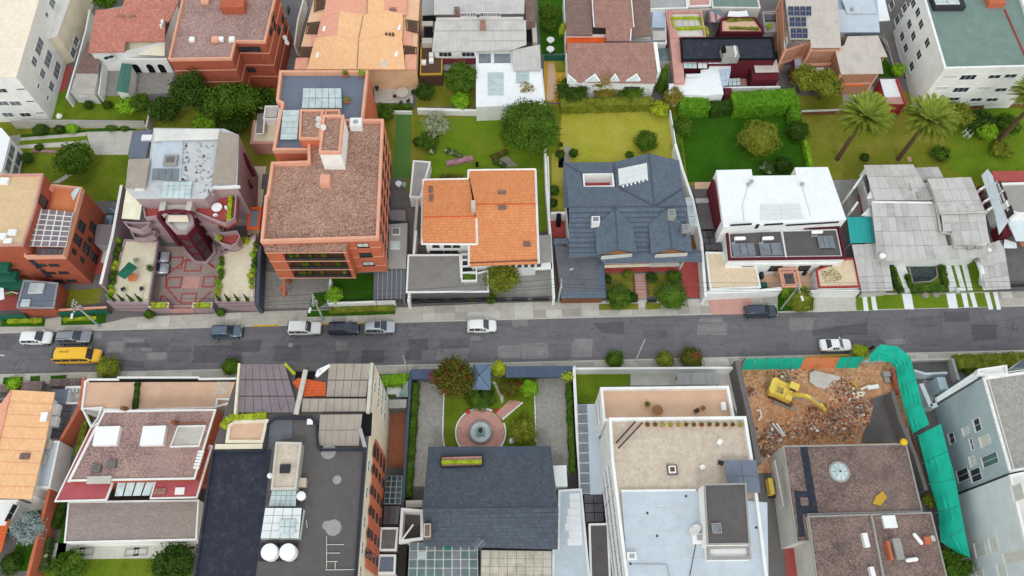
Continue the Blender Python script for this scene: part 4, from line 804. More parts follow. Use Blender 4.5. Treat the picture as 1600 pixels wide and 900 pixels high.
# garden strip
F(800,0);flat('lawn',qs([(155,-40),(322,-40),(338,332),(185,340)]),.02,'lawn_deep')
for k,(x,y) in enumerate([(241,247),(240,305)]):table_round(f'white round table on the narrow back lawn, {["upper", "lower"][k]} of two',x,y,.02,.7,'plastic_white','white tables on the narrow lawn')
lowwall('green painted fence across the narrow back lawn',qs([(203,345),(338,345)],1.4),1.4,'green_paint',.1,name='garden_fence',cat='fence');flat('yellow_patio',qs([(200,362),(345,362),(345,640),(200,640)]),.03,'ochre');flat('soil_path',qs([(228,395),(262,395),(280,560),(255,630),(215,630)]),.045,'tan');one('planter_bed','square green planting bed on the yellow patio','planter',MB().prism(boxrect(275,385,335,440,.35),.03,.35,True,True),'leaf_olive')
tree('leafy shrub at the top of the narrow back lawn',225,80,1.8,2.2,1.8,'leaf_mid',1500,.16);tree('slim yellow green tree along the narrow back lawn edge',320,190,.8,2.0,2.0,'leaf_yellow',700,.13);tree('second leafy shrub on the narrow back lawn',235,150,1.5,1.2,1.3,'leaf_mid',900,.15)
lowwall('pale wall along the left side of the yellow patio',qs([(185,430),(205,660)],2.2),2.2,'white',.3);lowwall('pale wall between the narrow lawn and the brown tiled roofs',qs([(325,-20),(340,330),(345,500)],2.5),2.5,'white',.2)
# --- brown tiled houses
o=T('brown_tiled_house','house with three brown tiled roof slopes and triangular white gables','house',q(640,400)+(0,))
rf(o,'roof',[(348,512,4.0),(905,518,4.0),(886,266,6.2),(345,268,6.2)],'brown_tile',.2);rf(o,'roof',[(340,220,5.6),(503,220,5.6),(495,-60,6.6),(335,-60,6.6)],'brown_tile_dark',.2);rf(o,'roof',[(588,256,5.8),(742,256,5.8),(745,180,6.1),(760,168,6.2),(745,-60,7.0),(500,-60,7.0),(512,168,6.2),(586,170,6.1)],'brown_tile',.2);rf(o,'roof',[(745,232,5.6),(872,225,5.6),(862,-60,6.6),(745,-60,6.6)],'brown_tile_dark',.2)
bp(o,'flat_roof',342,226,584,264,4.8,4.8,'orange_paint');bp(o,'flat_roof',742,232,868,256,4.6,4.6,'grey_render');walls(o,[(360,505),(895,510),(880,275),(350,275)],3.9,'white');walls(o,[(345,215),(865,215),(855,-50),(345,-50)],5.5,'white')
for x0,xm,x1 in ((345,348,415),(440,520,560),(600,645,682),(690,780,816)):
 part('gable',MB().slab([p(x0,516,3.9),p(x1,516,3.9),p(xm,458,4.9)],.3),'white',o);part('gable_glass',MB().slab([p(x0+14,513,3.99),p(x1-14,513,3.99),p(xm+(4 if xm < 400 else 0),470,4.8)],.05),'glass_pale',o)
bp(o,'front_window',700,522,800,545,2.6,2.0,'glass');bp(o,'front_window',820,518,890,540,2.6,2.0,'glass');rf(o,'verge_wall',[(908,450,4.6),(930,445,4.6),(905,262,6.5),(885,264,6.5)],'white',4.4)
for a4 in ([(500,-20),(512,168)],[(745,-20),(762,168)],[(745,180),(740,256)]):part('ridge_trim',MB().tube([p(*a4[0],6.9 if a4[0][1] < 0 else 6.2),p(*a4[1],6.3 if a4[1][1] < 200 else 5.9)],.1,6),'white',o)
hedge('long clipped hedge behind the yellowed lawn',[(305,640),(885,625)],1.8,2.0,'leaf_olive',3200,.11)
tree('bare brownish tree before the triangular gables',560,490,2.6,2.8,2.3,'leaf_brown',1800,.13,core=.5,shell=(.5,1.1));tree('dark shrub mass left of the bare brownish tree',380,570,3.0,1.6,1.6,'leaf_dark',2600,.15);tree('olive shrub right of the bare brownish tree',740,560,2.6,1.5,1.5,'leaf_mid',2000,.14);tree('olive brown shrub between the gable shrubs',590,580,2.2,1.3,1.2,'leaf_brown',1500,.14)
plant('conifer_tree','pointed dark conifer beside the white wall','tree',q(925,560),[(0,0,z,1.5*(1-z/6.2)+.15,1.5*(1-z/6.2)+.15,.9) for z in (.9,1.8,2.7,3.6,4.5,5.3)],2200,.12,'leaf_mid',(4,.16))
# --- courtyard houses
F(1020,0,1/6);K=bld('courtyard_house','house with long black flat roof and white terrace','house',qs([(275,560),(1152,552),(1125,345),(262,350)],4.8),4.8,'maroon','membrane',.25,'black')
bp(K.o,'chimney',645,432,815,530,5.9,1.6,'concrete');bp(K.o,'flue',762,425,790,505,6.6,.8,'white');bp(K.o,'vent',648,430,690,475,6.5,.7,'black')
b=bld('','','',qs([(155,875),(155,785),(305,780),(310,695),(450,690),(452,655),(520,650),(545,600),(735,600),(725,645),(625,650),(662,880),(500,895)],3.2),3.2,'white','white_roof',root=K.o,wname='terrace_wall',rname='terrace')
P4=[p(290,640,4.0),p(415,640,4.0),p(410,550,4.2),p(285,552,4.2)];panes(K.o,*P4,3,2,.08,'glass_pale','roof_pane',.05);P4=[p(425,640,3.9),p(510,640,3.9),p(505,552,4.1),p(420,552,4.1)];panes(K.o,*P4,2,2,.08,'poly_white','roof_pane',.05);P4=[p(515,598,4.0),p(710,598,4.0),p(700,545,4.2),p(512,545,4.2)];panes(K.o,*P4,4,1,.08,'glass_pale','roof_pane',.05);P4=[p(315,725,3.5),p(450,722,3.5),p(450,695,3.6),p(312,695,3.6)];panes(K.o,*P4,3,1,.1,'poly_white','roof_pane',.05)
P4=[p(650,810,3.3),p(705,800,3.3),p(735,645,3.4),p(625,650,3.4)];panes(K.o,*P4,2,3,.06,'blue_sheet','roof_pane',.05)
flat('pink_patio',qs([(700,810),(1175,805),(1160,600),(730,600)]),.03,'pinkwall');c_=bld('red_outbuilding','red outbuilding with grey corrugated roof on the pink patio','outbuilding',qs([(935,750),(1180,745),(1165,565),(915,570)],2.8),2.8,'maroon','maroon');F(1020,0,1/6);rf(c_.o,'sheet_roof',[(962,680,3.1),(1182,675,3.0),(1162,558,3.4),(940,560,3.4)],'corr_warm',.08)
P4=[p(710,805,2.0),p(825,800,2.0),p(815,730,2.0),p(715,735,2.0)];gl=T('glazed_patio_roof','small dark framed glass roof on the pink patio','canopy',p(770,770,0));panes(gl,*P4,3,2,.1,'glass_pale','pane',.04);part('frame',MB().ring([a[:2] for a in P4],.12,0,1.95),'maroon',gl)
lowwall('dark red patio wall below the black roof',qs([(745,560),(760,640),(910,640)],2.4),2.4,'maroon',.2);lowwall('white wall along the bottom of the pink patio',qs([(655,820),(1195,812)],2.0),2.0,'white',.3);flat('grey_strip',qs([(760,900),(1200,880),(1190,830),(755,835)]),.04,'slate_flat');pot('bushy plant in the left corner of the pink patio',912,775,.03,.35);pot('bushy plant in the right corner of the pink patio',1125,785,.03,.4)
one('red_cabin','dark red cabin at the corner of the white terrace','cabin',MB().prism(boxrect(665,825,750,890,2.4),0,2.4),'maroon')
b=T('pink_side_wing','long narrow pink wing running back between the houses','building',p(240,500,0));walls(b,[(120,100),(160,330),(205,775),(300,772),(262,420),(165,100)],3.8,'pinkwall');rf(b,'roof',[(118,98,4.0),(170,98,4.0),(262,420,4.0),(302,774,4.0),(204,777,4.0),(160,330,4.0)],'pinkwall',.12)
b=T('garden_terrace_house','pink roof terrace edged with yellow green planting','building',p(330,230,0));bb=bld('','','',qs([(170,350),(500,345),(455,98),(150,102)],4.2),4.2,'pinkwall','offwhite',.6,'pinkwall',root=b)
P4=[p(225,250,3.75),p(455,245,3.75),p(445,180,3.75),p(215,180,3.75)];panes(b,*P4,4,1,.08,'pale_concrete','floor_slab',.08)
for k,L2 in enumerate([[(160,165),(450,160)],[(225,262),(500,250)],[(455,170),(470,250)],[(500,255),(520,320)],[(165,170),(205,260)]]):hedge(f'yellow green planting strip on the pink roof terrace, {["top", "middle", "inner right", "lower right", "left"][k]} one',L2,.45,.5,'leaf_yellow',350,.09,z0=3.6,name='planting_strip',group='planting on the pink roof terrace')
b=bld('red_terrace_house','red walled roof terrace with tan floor','building',qs([(640,300),(1045,300),(1030,250),(960,160),(700,160),(640,175)],4.0),4.0,'maroon','tan',.5,'maroon');hedge('planting along the top of the red walled terrace',[(700,185),(950,170)],.4,.4,'leaf_olive',300,.09,z0=3.5);hedge('planting along the lower edge of the red walled terrace',[(720,252),(1000,262)],.4,.4,'leaf_olive',300,.09,z0=3.5);rf(b.o,'canopy',[(800,330,3.2),(1035,330,3.2),(1030,290,3.4),(800,290,3.4)],'cream')
one('white_tarpaulin','crumpled white tarpaulin behind the red walled terrace','tarpaulin',MB().slab([p(700,152,3.6),p(790,158,3.3),p(900,150,3.6),p(880,98,3.5),p(800,108,3.8),p(715,105,3.4)],.1),'white_roof');rf(b.o,'rear_roof',[(530,210,3.4),(640,200,3.4),(640,90,3.6),(520,95,3.6)],'slate_flat');one('clothes_heap','heap of pale and red laundry on a back roof','laundry',MB().slab([p(545,200,3.7),p(590,205,3.6),p(570,110,3.8),p(540,105,3.7)],.15).slab([p(600,190,3.65),p(640,160,3.7),p(605,130,3.8)],.15),'pinkwall')
b=bld('rear_terrace_block','back block with green planted roof at the top edge','building',qs([(560,70),(1010,75),(980,-60),(545,-60)],3.6),3.6,'offwhite','green_roof',.4);b=bld('rear_pink_block','small pink block at the top edge behind the terraces','building',qs([(335,60),(545,52),(540,-60),(330,-60)],3.4),3.4,'pinkwall','pinkwall',.3,'white');bld('rear_white_block','white and grey roofed block at the top edge','building',qs([(-60,85),(330,75),(320,-60),(-60,-60)],3.8),3.8,'white','grey_render',.3,'white');lowwall('long pale wall behind the roof terraces',qs([(0,98),(460,85),(1010,75)],3.0),3.0,'pale_concrete',.3)
b=bld('pale_side_block','narrow pale grey block beside the pink wing','building',qs([(-70,410),(130,405),(118,100),(-90,105)],3.2),3.2,'offwhite','grey_render',.3,'white');rf(b.o,'sheet_roof',[(-10,258,3.35),(120,258,3.35),(100,110,3.5),(0,112,3.5)],'blue_sheet',.06);rf(b.o,'sheet_roof',[(0,378,3.3),(130,374,3.3),(122,290,3.4),(0,292,3.4)],'corr',.06)
o=T('glass_pyramid_roof','small pale glass pyramid roof between the brown roofs and the pink wing','canopy',p(115,520,0));base=[p(55,575,2.4),p(185,570,2.4),p(170,450,2.4),p(48,455,2.4)];ap=p(118,510,3.0)
for k in range(4):part('pane',MB().add([base[k],base[(k+1) % 4],ap],[(0,1,2)]),'glass_green',o)
part('wall',MB().prism([a[:2] for a in base],0,2.38,False),'offwhite',o);o=T('glass_lean_to','pale glass lean-to roof below the glass pyramid','canopy',p(160,720,0));P4=[p(130,780,2.0),p(215,775,2.0),p(195,655,2.3),p(120,660,2.3)];panes(o,*P4,2,3,.07,'glass_green','pane',.05);part('wall',MB().prism([a[:2] for a in P4],0,1.9,False),'offwhite',o)
bld('grey_yard_block','grey flat roof with dark skylight right of the terraces','building',qs([(1050,300),(1190,295),(1170,100),(1030,110)],2.6),2.6,'grey_render','grey_render',.2);F(1020,0,1/6);one('dark_skylight','dark rooflight on the grey flat roof','skylight',MB().prism(boxrect(1045,135,1170,188,2.8),2.3,2.8,True,True),'glass_smoke');tree('small yellow flowering plant on the grey yard roof',1090,250,.6,3.2,.7,'leaf_yellow',250,.1)
bld('dark_roofed_shed','low shed with black roof beside the solar panel house','shed',qs([(1175,600),(1310,600),(1300,525),(1150,480)],2.4),2.4,'dark_concrete','membrane')
# --- brick house with solar panels
F(1200,0,220/1165);b=bld('solar_panel_house','unfinished brick house with corrugated roof and blue solar panels','house',qs([(150,400),(345,335),(360,400),(600,395),(570,-40),(125,-40)],6.6),6.6,'brick_brown','gravel_dark');rf(b.o,'sheet_roof',[(355,395,6.75),(605,395,6.75),(572,-40,7.4),(140,-40,7.4),(180,325,6.85),(350,325,6.85)],'corr_warm',.1)
for z in (.1,3.2):part('concrete_beam',MB().ring(b.P,.05,z+2.7,z+3.0,.04),'coping_pink',b.o)
for a in b.P:part('concrete_column',MB().box(a[0]-.17,a[1]-.17,0,a[0]+.17,a[1]+.17,6.5),'coping_pink',b.o)
k=0
for r,(y0,y1,n,xs) in enumerate([(52,132,4,(165,362)),(142,222,3,(175,320)),(234,318,3,(185,332))]):
 for c_ in range(n):
  xa=xs[0]+(xs[1]-xs[0])*c_/n+2;xb=xs[0]+(xs[1]-xs[0])*(c_+1)/n-4;zt=7.25+(318-y0)/318*.42;ro,co=["top","middle","bottom"][r],["first","second","third","fourth"][c_]
  o=b.o;C4=[p(xa,y1,zt-.12),p(xb,y1,zt-.12),p(xb,y0,zt),p(xa,y0,zt)];sp_=part('solar_panel',MB().slab(C4,.05),'white_frame',o);panes(sp_,*[(a[0],a[1],a[2]+.03) for a in C4],2,2,.06,'solar','cell_panel',.02)
wpx(b,'L',[(150,350)],1.4,1.0)
b=bld('pale_blue_roofed_house','house with pale blue sheet roofs left of the white apartment tower','house',qs([(590,268),(925,268),(900,-40),(560,-40)],5.2),5.2,'pale_concrete','blue_sheet');rf(b.o,'sheet_roof',[(585,266,5.3),(925,266,5.3),(910,110,5.7),(575,75,5.7)],'pale_blue',.08);rf(b.o,'sheet_roof',[(655,112,5.85),(905,112,5.85),(860,-40,6.2),(600,-40,6.2)],'pale_blue',.08);bp(b.o,'roof_vent',690,58,715,78,6.4,.4,'grey_render');rf(b.o,'side_roof',[(915,175,4.8),(1010,168,4.8),(960,-40,5.2),(870,-40,5.2)],'white_roof',.1)
rf(b.o,'gutter',[(645,292,5.15),(928,285,5.15),(925,268,5.2),(645,275,5.2)],'slate_trim',.1)
h=T('brick_back_house','brick house with weathered corrugated roof and orange awning','house',p(770,500,0));b=walls(h,[(555,400),(600,620),(905,610),(950,480),(900,310),(640,380)],5.0,'brick_brown')
rf(h,'roof',[(605,615,5.2),(955,608,5.2),(932,470,5.7),(988,470,5.7),(912,295,6.4),(660,300,6.4),(630,375,6.1),(553,398,6.0)],'corr_warm',.1);rf(h,'sheet_lap',[(600,512,5.6),(938,508,5.6),(936,500,5.64),(600,504,5.64)],'corr',.05);rf(h,'awning',[(590,712,2.4),(802,706,2.4),(795,662,3.0),(590,665,3.0)],'orange_paint',.05)
for i in range(len(b.P)):
 a,c=b.P[i],b.P[(i+1) % len(b.P)];part('concrete_column',MB().box(a[0]-.16,a[1]-.16,0,a[0]+.16,a[1]+.16,4.95),'coping_pink',h)
part('concrete_beam',MB().ring(b.P,.05,2.6,2.9,.04),'coping_pink',h)
b=bld('blue_balcony','small pale blue balcony with two white loungers below the solar panels','balcony',qs([(215,580),(360,575),(345,455),(205,460)],2.9),2.9,'umber','blue_sheet',.3,'maroon')
for k,x in enumerate((270,318)):chair(f'white plastic chair on the pale blue balcony, {["left", "right"][k]} one',x,540,2.6,0,'plastic_white','chairs on the blue balcony')
bld('brick_link_block','low brick link block between the two brick houses','building',qs([(350,535),(520,530),(545,410),(345,420)],3.2),3.2,'brick_brown','umber',.25,'coping_pink');F(1200,0,220/1165);one('white_awning_roof','white sheet roof at the foot of the brick link block','roof',MB().slab([p(365,635,2.2),p(455,600,2.2),p(462,548,2.4),p(368,550,2.4)],.08),'white_roof');lowwall('grey concrete wall with stair behind the white roof',qs([(460,560),(500,545),(515,600)],2.4),2.4,'pale_concrete',.2)
s=bld('red_walled_shed','white roofed shed with red walls beside the white apartment tower','shed',qs([(985,855),(1140,858),(1065,655),(928,655)],2.6),2.6,'red_trim','white_roof');rf(s.o,'front_roof',[(988,858,2.66),(1140,860,2.66),(1118,802,2.68),(975,805,2.68)],'pavement_pink',.05);part('side_wall',MB().wall(q(1145,860,3),q(1068,650,3),0,3.0,.3),'red_trim',s.o)
flat('debris_yard',qs([(610,720),(900,720),(960,860),(620,870)]),.03,'concrete');rnd=random.Random(4)
for k in range(9):x,y=rnd.uniform(690,880),rnd.uniform(730,840);one('scrap_board','pale scrap board lying in the yard behind the palms','board',MB().obox(q(x,y,.1),rnd.uniform(.6,1.6),.3,.04,.14+k*.03,rnd.uniform(0,3)),rnd.choice(['white','wood','pale_concrete']),'scrap boards in the yard')
flat('lawn',qs([(890,470),(960,470),(1090,640),(900,640)]),.02,'lawn_deep');tree('small leafy tree at the foot of the white apartment tower',1075,580,1.2,1.6,1.4,'leaf_bright',900,.13);one('rubbish_heap','grey heap of pipes and scrap beside the apartment tower','scrap heap',MB().tube([p(920,290,.3),p(1000,400,.6)],.2,6).tube([p(950,280,.5),p(985,420,.2)],.15,6).tube([p(975,330,.3),p(1040,560,.3)],.2,6),'concrete')
# --- white apartment tower with green flat roof
F(1200,0);W=bld('green_roofed_tower','white apartment tower with grey green flat roof at the top right','building',qs([(1105,428),(1740,412),(1570,-80),(955,-80)],10.2),10.2,'white','green_roof',.55,'white',pth=.35)
wpx(W,'L',[(775,30),(855,50),(910,20),(810,125),(938,78),(885,152),(958,152),(840,228),(910,225),(862,300),(997,268),(945,343),(900,415),(850,485)],1.6,1.35);wpx(W,'L',[(760,215),(795,300),(810,360)],2.4,1.3,pane='glass_grey')
wpx(W,'F',[(1140,480),(1085,552),(1350,552)],2.0,.9,pane='curtain');wpx(W,'F',[(1250,482),(1205,560)],2.6,1.2,bars=2);wpx(W,'F',[(1415,478),(1515,473),(1455,560),(1160,618),(1300,622),(1400,622),(1560,545)],2.0,.9)
bp(W.o,'roof_cabin',1020,-30,1240,42,10.6,1.0,'dark_steel');skyl(W.o,1040,-10,1200,22,10.8,2,1);bp(W.o,'roof_cabin',1365,-40,1490,20,10.7,1.2,'terracotta');F(1200,0);part('pipe',MB().tube([p(1480,60,9.75),p(1612,360,9.75)],.12,6),'red_trim',W.o)
F(1200,0);R2_=bld('mauve_glass_tower','building with bluish windows cut off at the top right corner','building',qs([(1545,-40),(1640,260),(1900,260),(1800,-80)],7),7,'mauve','grey_render');wgrid(R2_,'L',[.25,.45,.65,.85],[1.6,4.2,5.9],1.6,1.4,pane='glass_grey')
#==================================================================lots along the north side of the street
# --- brick building with cream roof,far left
F(0,260,200/750)
B=bld('brick_house_with_pergola','brick building with flat beige roof and slatted pergola terrace','building',qs([(-200,465),(130,460),(205,235),(250,42),(-200,48)],10.8),10.8,'brick','beige_tile',.35,'pinkwall')
for x0,y0,x1,y1 in ((3,65,40,100),(50,368,88,400),(25,420,62,448),(-20,390,28,425)):bp(B.o,'roof_vent',x0,y0,x1,y1,10.9,.4,'white')
L8=bld('','','',qs([(140,525),(370,522),(478,122),(300,104),(250,180),(200,240)],8.6),8.6,'brick','orange_tilefloor',.9,'coping_pink',root=B.o,wname='terrace_wall',rname='terrace_floor',pth=.2)
P4=[p(145,465,9.4),p(385,470,9.4),p(427,268,9.4),p(200,246,9.4)];panes(B.o,*P4,5,7,.14,'sheet_purple','pergola_panel',.05);part('pergola_frame',MB().slab([(a[0],a[1],a[2]-.08) for a in P4],.06),'white_frame',B.o)
for k in range(1,5):part('pergola_beam',MB().slab([(*lerp(P4[0],P4[1],k/5-.012)[:2],9.5),(*lerp(P4[0],P4[1],k/5+.012)[:2],9.5),(*lerp(P4[3],P4[2],k/5+.012)[:2],9.5),(*lerp(P4[3],P4[2],k/5-.012)[:2],9.5)],.12),'white_frame',B.o)
for k in range(1,7):part('pergola_beam',MB().slab([(*lerp(P4[0],P4[3],k/7-.01)[:2],9.48),(*lerp(P4[1],P4[2],k/7-.01)[:2],9.48),(*lerp(P4[1],P4[2],k/7+.01)[:2],9.48),(*lerp(P4[0],P4[3],k/7+.01)[:2],9.48)],.1),'white_frame',B.o)
P4=[p(205,520,8.75),p(365,520,8.75),p(372,478,8.85),p(212,475,8.85)];panes(B.o,*P4,5,1,.12,'glass_smoke','pergola_panel',.05)
rf(B.o,'terrace_screen',[(430,200,8.8),(470,125,8.8),(440,130,8.8),(415,160,8.8),(425,190,8.8)],'glass_pale',.1);wpx(B,'R',[(252,205)],1.4,1.6,frame='dark_frame')
for y_,z_ in ((470,9.0),(380,6.2)):pass
wpx(L8,'R',[(475,350),(540,355),(503,480)],1.5,1.5,frame='dark_frame');wpx(L8,'R',[(452,430),(548,530)],1.3,1.7,frame='dark_frame');wpx(L8,'R',[(430,497),(478,545),(523,428)],.7,.8,frame='dark_frame',bars=0)
wpx(L8,'F',[(240,575),(315,575),(297,622),(370,620),(345,668),(418,667)],1.3,.5,frame='dark_frame',bars=0)
a,c=wl(L8,'F');Lf=math.hypot(c[0]-a[0],c[1]-a[1])
for z in (6.4,3.6):window(L8,a,c,.35,z,.7,2.2,frame='dark_frame',bars=0)
for k,(x,y) in enumerate([(0,588),(45,640),(88,688)]):z=[6.2,4.2,2.4][k];part('balcony',MB().prism(boxrect(x-130,y-24,x+40,y+20,z),z-.9,z,True,True),'green_paint',B.o)
s=bld('blue_roofed_porch','brick porch with flat grey blue roof and two skylights','porch',qs([(95,828),(315,830),(340,682),(138,665)],3.0),3.0,'brick','slate_flat',.15,'steel');F(0,260,200/750);skyl(s.o,178,686,245,740,3.25);skyl(s.o,128,780,166,815,3.25)
flat('red_patio',qs([(-60,715),(105,705),(100,840),(-60,850)]),.04,'red_floor');one('white_pergola_frame','white curved railing frame on the red patio','railing',MB().tube([p(30,745,1),p(70,735,1.1),(p(105,745,1))],.1,6),'white_frame');one('white_lean_to','white sheet roof cut by the left edge above the red patio','roof',MB().slab([p(-60,800,2.4),p(25,775,2.4),p(20,712,2.5),p(-60,705,2.5)],.1),'white_roof');bush('yellow green bush at the corner of the red patio',60,742,.4,.6,'leaf_bright',200)
flat('lawn',qs([(400,725),(600,715),(585,800),(390,830)]),.03,'lawn_dry');g=bld('grey_garage','garage with flat mauve grey roof beside the brick building','garage',qs([(555,452),(650,457),(672,342),(565,340)],2.8),2.8,'grey_render','sheet_purple');F(0,260,200/750);flat('driveway',qs([(560,205),(705,200),(680,330),(610,330)]),.03,'dark_concrete');flat('red_patio',qs([(530,460),(640,462),(605,640),(520,620)]),.035,'red_floor')
F(0,0,1);car('blue car half hidden behind the grey garage',174,343,'suv','car_blue',4.2,'cars inside the lots',1.5);F(0,260,200/750)
one('fold_umbrella','folded white parasol on the red side patio','parasol',MB().lathe(p(535,570,0),[(.2,0),(.2,.1),(.04,.12),(.04,1.0),(.28,1.05),(.05,2.2)],10),'white');one('white_bench','long white bench along the boundary wall of the red side patio','bench',MB().prism(boxrect(612,470,630,560,.5),.1,.5,True,True).prism(boxrect(626,470,632,560,.95),.1,.95,True,True),'offwhite')
for L2,lb in (([(-60,876),(140,868)],'left'),([(330,858),(628,838)],'right')):lowwall(f'green panel fence before the brick building, {lb} stretch',qs(L2,1.5),1.5,'green_paint',.12,name='panel_fence',cat='fence')
lowwall('low brick wall behind the green panel fence',qs([(340,842),(625,826)],1.7),1.7,'brick',.25,cap='coping_pink');hedge('low yellow green hedge on the left verge',[(40,905),(240,900)],.6,.5,'leaf_yellow',600,.09);hedge('low yellow green hedge beneath the right green fence',[(370,895),(560,885)],.5,.5,'leaf_yellow',600,.09)
# --- mauve apartment building with twin terraces
F(0,200);C=bld('mauve_apartment_building','mauve apartment building with maroon tower and pale metal roof','building',qs([(785,375),(850,440),(1280,440),(1340,375),(1480,368),(1492,45),(1400,5),(960,0),(935,190),(805,200)],10.4),10.4,'mauve','weathered_white')
rf(C.o,'flat_roof',[(940,330,10.55),(1130,330,10.55),(1145,80,10.55),(1010,78,10.55),(1000,100,10.55),(955,100,10.55)],'pale_blue',.1);rf(C.o,'sheet_roof',[(783,372,10.5),(908,372,11),(936,192,11),(808,195,10.5)],'sheet_beige',.12);rf(C.o,'sheet_roof',[(1325,345,11),(1470,350,10.5),(1492,40,10.5),(1368,25,11)],'sheet_beige',.12);rf(C.o,'sheet_roof',[(965,80,10.8),(1365,70,10.8),(1372,5,11.0),(965,8,11.0)],'offwhite',.12)
P4=[p(945,328,10.75),p(1112,328,10.75),p(1122,250,10.75),p(952,250,10.75)];panes(C.o,*P4,4,1,.08,'glass_grey','roof_pane',.06);P4=[p(1005,438,10.6),p(1190,440,10.6),p(1200,335,10.9),p(1020,335,10.9)];panes(C.o,*P4,5,4,.06,'glass_pale','roof_pane',.05)
bp(C.o,'roof_hatch',1028,165,1098,225,11.2,.9,'concrete');bp(C.o,'roof_hatch',1042,178,1085,212,11.3,.3,'dark_concrete');rnd=random.Random(8)
for k in range(90):
 x=rnd.choice([rnd.uniform(1135,1185),rnd.uniform(1215,1330)]);y=rnd.uniform(90,420);X,Y=q(x,y,10.44);part('peeling_patch',MB().obox((X,Y),rnd.uniform(.2,.55),rnd.uniform(.15,.4),10.40,10.425,rnd.uniform(0,3)),'concrete',C.o)
part('gutter_beam',MB().wall(q(1335,372,10.4),q(1500,366,10.4),10.1,10.5,.3),'white',C.o);rf(C.o,'porch_roof',[(832,440,10.0),(915,440,10.0),(895,350,10.8),(850,350,10.8)],'offwhite',.1)
# front terraces and balconies (front=towards the street)
def bal(name,pts,z,floor,h=.9,mat='mauve',thick=.35,drop=None):
 P=qs(pts,z);part(name,MB().prism(P,z-h-(drop or thick),z-h,True,True),floor,C.o);part('balustrade',MB().ring(P,.15,z-h-.3,z,.03),mat,C.o)
bal('terrace',[(1205,520),(1215,480),(1330,440),(1345,385),(1480,385),(1468,560),(1405,598),(1320,565)],8.4,'paver_red',.6,drop=.8);bal('balcony',[(1335,660),(1480,640),(1500,680),(1480,720),(1440,738),(1375,718)],5.4,'paver_red',.9);bal('balcony',[(770,585),(880,590),(938,585),(925,610),(880,640),(800,620)],7.4,'mauve');bal('balcony',[(815,645),(900,650),(975,640),(960,670),(900,690),(840,690)],4.6,'mauve');bal('balcony',[(1385,750),(1500,735),(1520,745),(1480,770),(1400,772)],2.6,'paver_red',.6);bal('terrace',[(905,560),(1000,548),(1010,460),(890,470)],8.2,'paver_red',.5)
rf(C.o,'curved_awning',[(760,565,8.2),(872,572,8.2),(888,468,8.8),(775,465,8.8)],'awning_cream',.08);rf(C.o,'curved_awning',[(775,465,8.8),(888,468,8.8),(860,385,9.8),(790,378,9.8)],'awning_cream',.08)
fr=walls(C.o,[(900,552),(1005,552),(1215,552),(1325,552),(1330,430),(890,430)],7.6,'mauve',name='front_wall');
for z,h in ((1.2,1.8),(4.2,1.6),(6.6,1.0)):wgrid(fr,'F',[.09,.18,.78,.89],[z],1.7,h,frame='dark_frame',bars=1)
for z in (2.6,5.3):part('floor_band',MB().ring(fr.P,.05,z,z+.7,.25),'mauve',C.o)
a,c=wl(fr,'F')
for u in (.02,.27,.68,.97):x,y=a[0]+(c[0]-a[0])*u,a[1]+(c[1]-a[1])*u;part('pilaster',MB().box(x-.3,y-.7,0,x+.3,y+.1,8.3),'maroon',C.o)
tw=qs([(1038,590),(1100,655),(1160,655),(1208,600),(1200,545),(1045,545)],8.6);part('tower_shaft',MB().prism(tw,0,8.2,False),'maroon',C.o);part('tower_cap',MB().prism(inset(tw,.3),7.6,8.3,True),'pale_concrete',C.o);part('tower_parapet',MB().ring(tw,.35,8.15,8.7,.06),'mauve',C.o);tb=Bld();tb.P=ccw(tw);tb.o=C.o
for k in range(len(tw)):
 a,c=tb.P[k],tb.P[(k+1) % len(tw)]
 if (c[0]-a[0]) > .5:
  for z in (1.4,3.6,5.8):window(tb,a,c,math.dist(a,c)/2,z,math.dist(a,c)*.8,1.9,frame='maroon',pane='glass_smoke',bars=2,sill=False)
part('arch_beam',MB().tube([p(990,540,9),p(1015,525,9.3),p(1100,518,9.5),p(1190,525,9.3),p(1215,545,9)],.3,6),'maroon',C.o);part('tower_step',MB().prism(inset(tw,-.5),0,.35),'mauve',C.o)
for x in (1015,1180):bp(C.o,'roof_fin',x-12,460,x+12,515,9.6,2.0,'pale_concrete')
bp(C.o,'roof_slab',1035,475,1165,515,8.8,1.2,'pale_concrete');rf(C.o,'roof_slab',[(1045,585,8.9),(1180,585,8.9),(1170,545,9.0),(1055,545,9.0)],'cream',.1)
for k,(x0,x1,yy) in enumerate([(1480,1575,235),(1520,1590,160)]):part('side_beam',MB().tube([p(x0,yy,8),p(x1,yy+140,4)],.3,4),'maroon',C.o)
table_round('white round table on the red tiled roof terrace',1355,495,7.8,.75,'plastic_white')
for k,(x,y,an) in enumerate([(1335,522,.6),(1388,505,2.2)]):one('curved_bench',f'white curved bench {["below", "right of"][k]} the roof terrace table','bench',MB().slab([(*[(q(x,y,8.2)[i]+r*[math.cos,math.sin][i](t)) for i in (0,1)],8.2) for r,ts in ((.75,[an-2.2+.2*j for j in range(6)]),(.4,[an-1.2-.2*j for j in range(6)])) for t in ts],.4),'plastic_white','curved benches on the roof terrace')
hedge('planting strip along the edge of the red roof terrace',[(1440,405),(1428,575)],.6,.6,'leaf_yellow',500,.09,z0=7.8);tree('round bush on the middle balcony of the mauve building',1365,688,.6,5.1,.5,'leaf_yellow',300,.09);tree('bush beside the lowest octagonal balcony',1535,710,.7,2.4,1.0,'leaf_yellow',400,.1)
